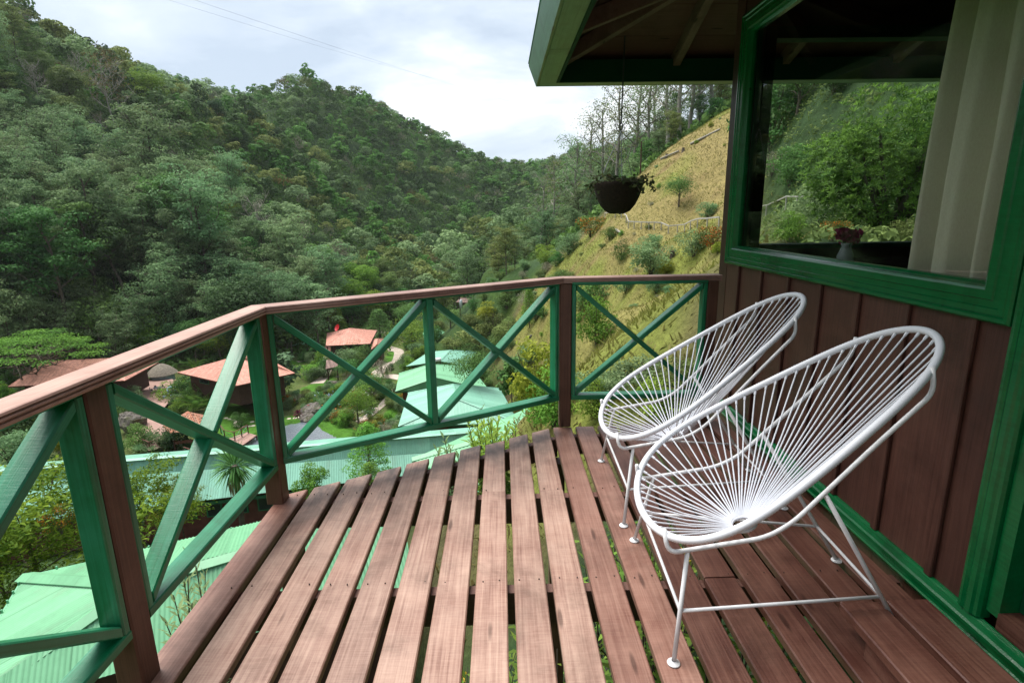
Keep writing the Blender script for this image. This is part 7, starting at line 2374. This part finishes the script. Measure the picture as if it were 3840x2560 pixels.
# hillside seen through the cabin windows: a big evergreen bush in leaf rosettes and brighter plants below it
L_ROS = leaf_mat('leaf_rosette', (0.03, 0.095, 0.020), (0.155, 0.33, 0.050), .3, 0)


def rosette_bush(P, rx, ry, rz, n, L, lab, seed=0):
    rr = np.random.default_rng(seed); P = np.asarray(P, float)
    t = thing("evergreen_bush", lab, "shrub", tuple(P))
    lobes = [(rr.uniform(-.55, .55) * rx, rr.uniform(-.55, .55) * ry, rz * rr.uniform(.35, 1.25), rr.uniform(.35, .55)) for _ in range(16)]
    V, F, tn, k_ = [], [], [], 0; mb = MB()
    for lx, ly, lz, ls in lobes:
        mb.tube([P, P + (lx * .5, ly * .5, lz * .45), P + (lx, ly, lz)], [.09, .06, .03], 5, False)
    for i in range(n):
        lx, ly, lz, ls = lobes[int(rr.integers(0, 16))]
        d = rr.normal(size=3); d[2] += .25; d /= np.linalg.norm(d); c = P + np.array([lx, ly, lz]) + d * np.array([rx, ry, rz]) * ls * rr.uniform(.75, 1.05)
        ax = d * .5 + np.array([0, 0, .7]) + rr.normal(0, .25, 3); ax /= np.linalg.norm(ax)
        s1 = np.cross(ax, rr.normal(size=3)); s1 /= np.linalg.norm(s1); s2 = np.cross(ax, s1); q = rr.random()
        for j in range(6):
            a = j * 1.047; e_ = (s1 * math.cos(a) + s2 * math.sin(a)) * .8 + ax * (.35 + .4 * q); e_ /= np.linalg.norm(e_); w = np.cross(e_, ax); w /= np.linalg.norm(w) + 1e-9
            l_ = L * rr.uniform(.7, 1.1); V += [c, c + e_ * l_ * .6 - w * l_ * .16, c + e_ * l_, c + e_ * l_ * .6 + w * l_ * .16]; F.append((k_, k_ + 1, k_ + 2, k_ + 3)); k_ += 4; tn.append(np.clip(q * .75 + rr.normal(.1, .12), 0, 1))
    mb.build("branches", M_BARK, t)
    link(bpy.data.objects.new("leaves", crown_mesh("leaves", np.array(V) - P, np.array(F), tn, L_ROS)), t, P)


P = at(3330, 880, 14.5); rosette_bush(P, 2.3, 1.6, 2.25, 3600, .15, "large dense evergreen bush filling the far cabin window", 11)
for j, (u, v, px_, key, lab, D_) in enumerate(((2962, 905, 110, ('shrub', 1), "bright shoots low on the left inside the far window view", 11.5), (3060, 880, 210, ('shrub', 0), "tall leafy shrub left of the evergreen bush in the far window", 13), (3125, 905, 95, ('shrub', 5), "orange flowered shrub at the foot of the evergreen bush", 12.5), (3420, 915, 130, ('shrub', 4), "olive shrub under the evergreen bush near the curtain", 11.5), (3560, 930, 190, ('shrub', 3), "yellow green shrub half hidden by the curtain", 11),
                                               (2890, 560, 260, ('shrub', 2), "green bush high on the left of the far window view", 30), (2960, 700, 150, ('shrub', 2), "bushy growth on the hillside left of the evergreen bush", 24), (2895, 660, 90, ('shrub', 6), "dry twiggy shrub on the hillside in the far window", 24), (2930, 780, 60, ('shrub', 4), "small dry shrub above the pipe fence", 18), (2990, 430, 200, ('treelet', 1), "dark tree at the top of the hillside in the far window", 40))):
    P_ = hit(u, v, 7.0)
    if P_ is not None and P_[1] < D_ * 2.2: plant(key, u, v, px_, lab, "tree" if key[0] == 'treelet' else "shrub", "hillside_shrub")
    else: plant(key, u, v, px_, lab, "tree" if key[0] == 'treelet' else "shrub", "hillside_shrub", D=D_)

# scrubby cover on the hillside beside the house
m_ = 9000
ux, uy = rr.uniform(4.5, 46, m_), rr.uniform(6.5, 60, m_)
ok = (slope_grass(ux, uy) < .3) & (ux > .40 * uy + 1.2)
ux, uy = ux[ok], uy[ok]; uz = height(ux, uy)
V, F, t = leaf_geo(rr, np.stack([ux, uy, uz + .12, np.full(len(ux), .32), np.full(len(ux), .22)], -1), len(ux) * 8, .20, .5, .5)
o = bpy.data.objects.new("undergrowth", crown_mesh("undergrowth", V, F, t, L_OLIVE)); link(o, None, (0, 0, 0)); o['kind'] = 'stuff'
for j in range(34):
    x, y = rr.uniform(8, 40), rr.uniform(12, 58)
    if x < .42 * y + 2.5 or y < 20: continue
    tree(('shrub', [2, 4, 0, 2, 7, 4][j % 6]), (x, y, ground_z(x, y) - .1), rr.uniform(.5, 1.2), "scrub bush on the hillside beyond the cabin windows", "scrub on the hillside behind the cabin", "shrub", "scrub_bush", None, 1, "stems", "leaves")
# nail heads in the deck boards
mb = MB()
for k in range(18):
    xr = X0 + k * PITCH_P
    for y in (2.352, 1.70, 0.98):
        for dx in (-.088, -.024):
            if random.random() < .35: continue
            mb.lathe([(0.0026, -.001), (0.0026, .0032), (0, .0034)], (xr + dx + random.uniform(-.005, .005), y + random.uniform(-.008, .008), 0), 6)
o = mb.build("nail_heads", simple("rusty_nail", (0.05, 0.028, 0.02), 0.7, 0.3, 9), deck); o['kind'] = 'stuff'

# ------------------------------------------------------------------ the air of the valley
hz = bpy.data.materials.new("valley_air"); hz.use_nodes = True
n, l = hz.node_tree.nodes, hz.node_tree.links
n.remove(n['Principled BSDF'])
pv = n.new('ShaderNodeVolumePrincipled')
pv.inputs['Color'].default_value = (0.86, 0.91, 0.97, 1)
pv.inputs['Density'].default_value = 0.00007
pv.inputs['Anisotropy'].default_value = 0.2
l.new(pv.outputs[0], n['Material Output'].inputs['Volume'])
o = MB().box(gx[0] - 5, gx[-1] + 5, gy[0] - 5, gy[-1] + 5, GZ.min() - 1.0, GZ.max() + 40).build("haze", hz, None); o['kind'] = 'stuff'
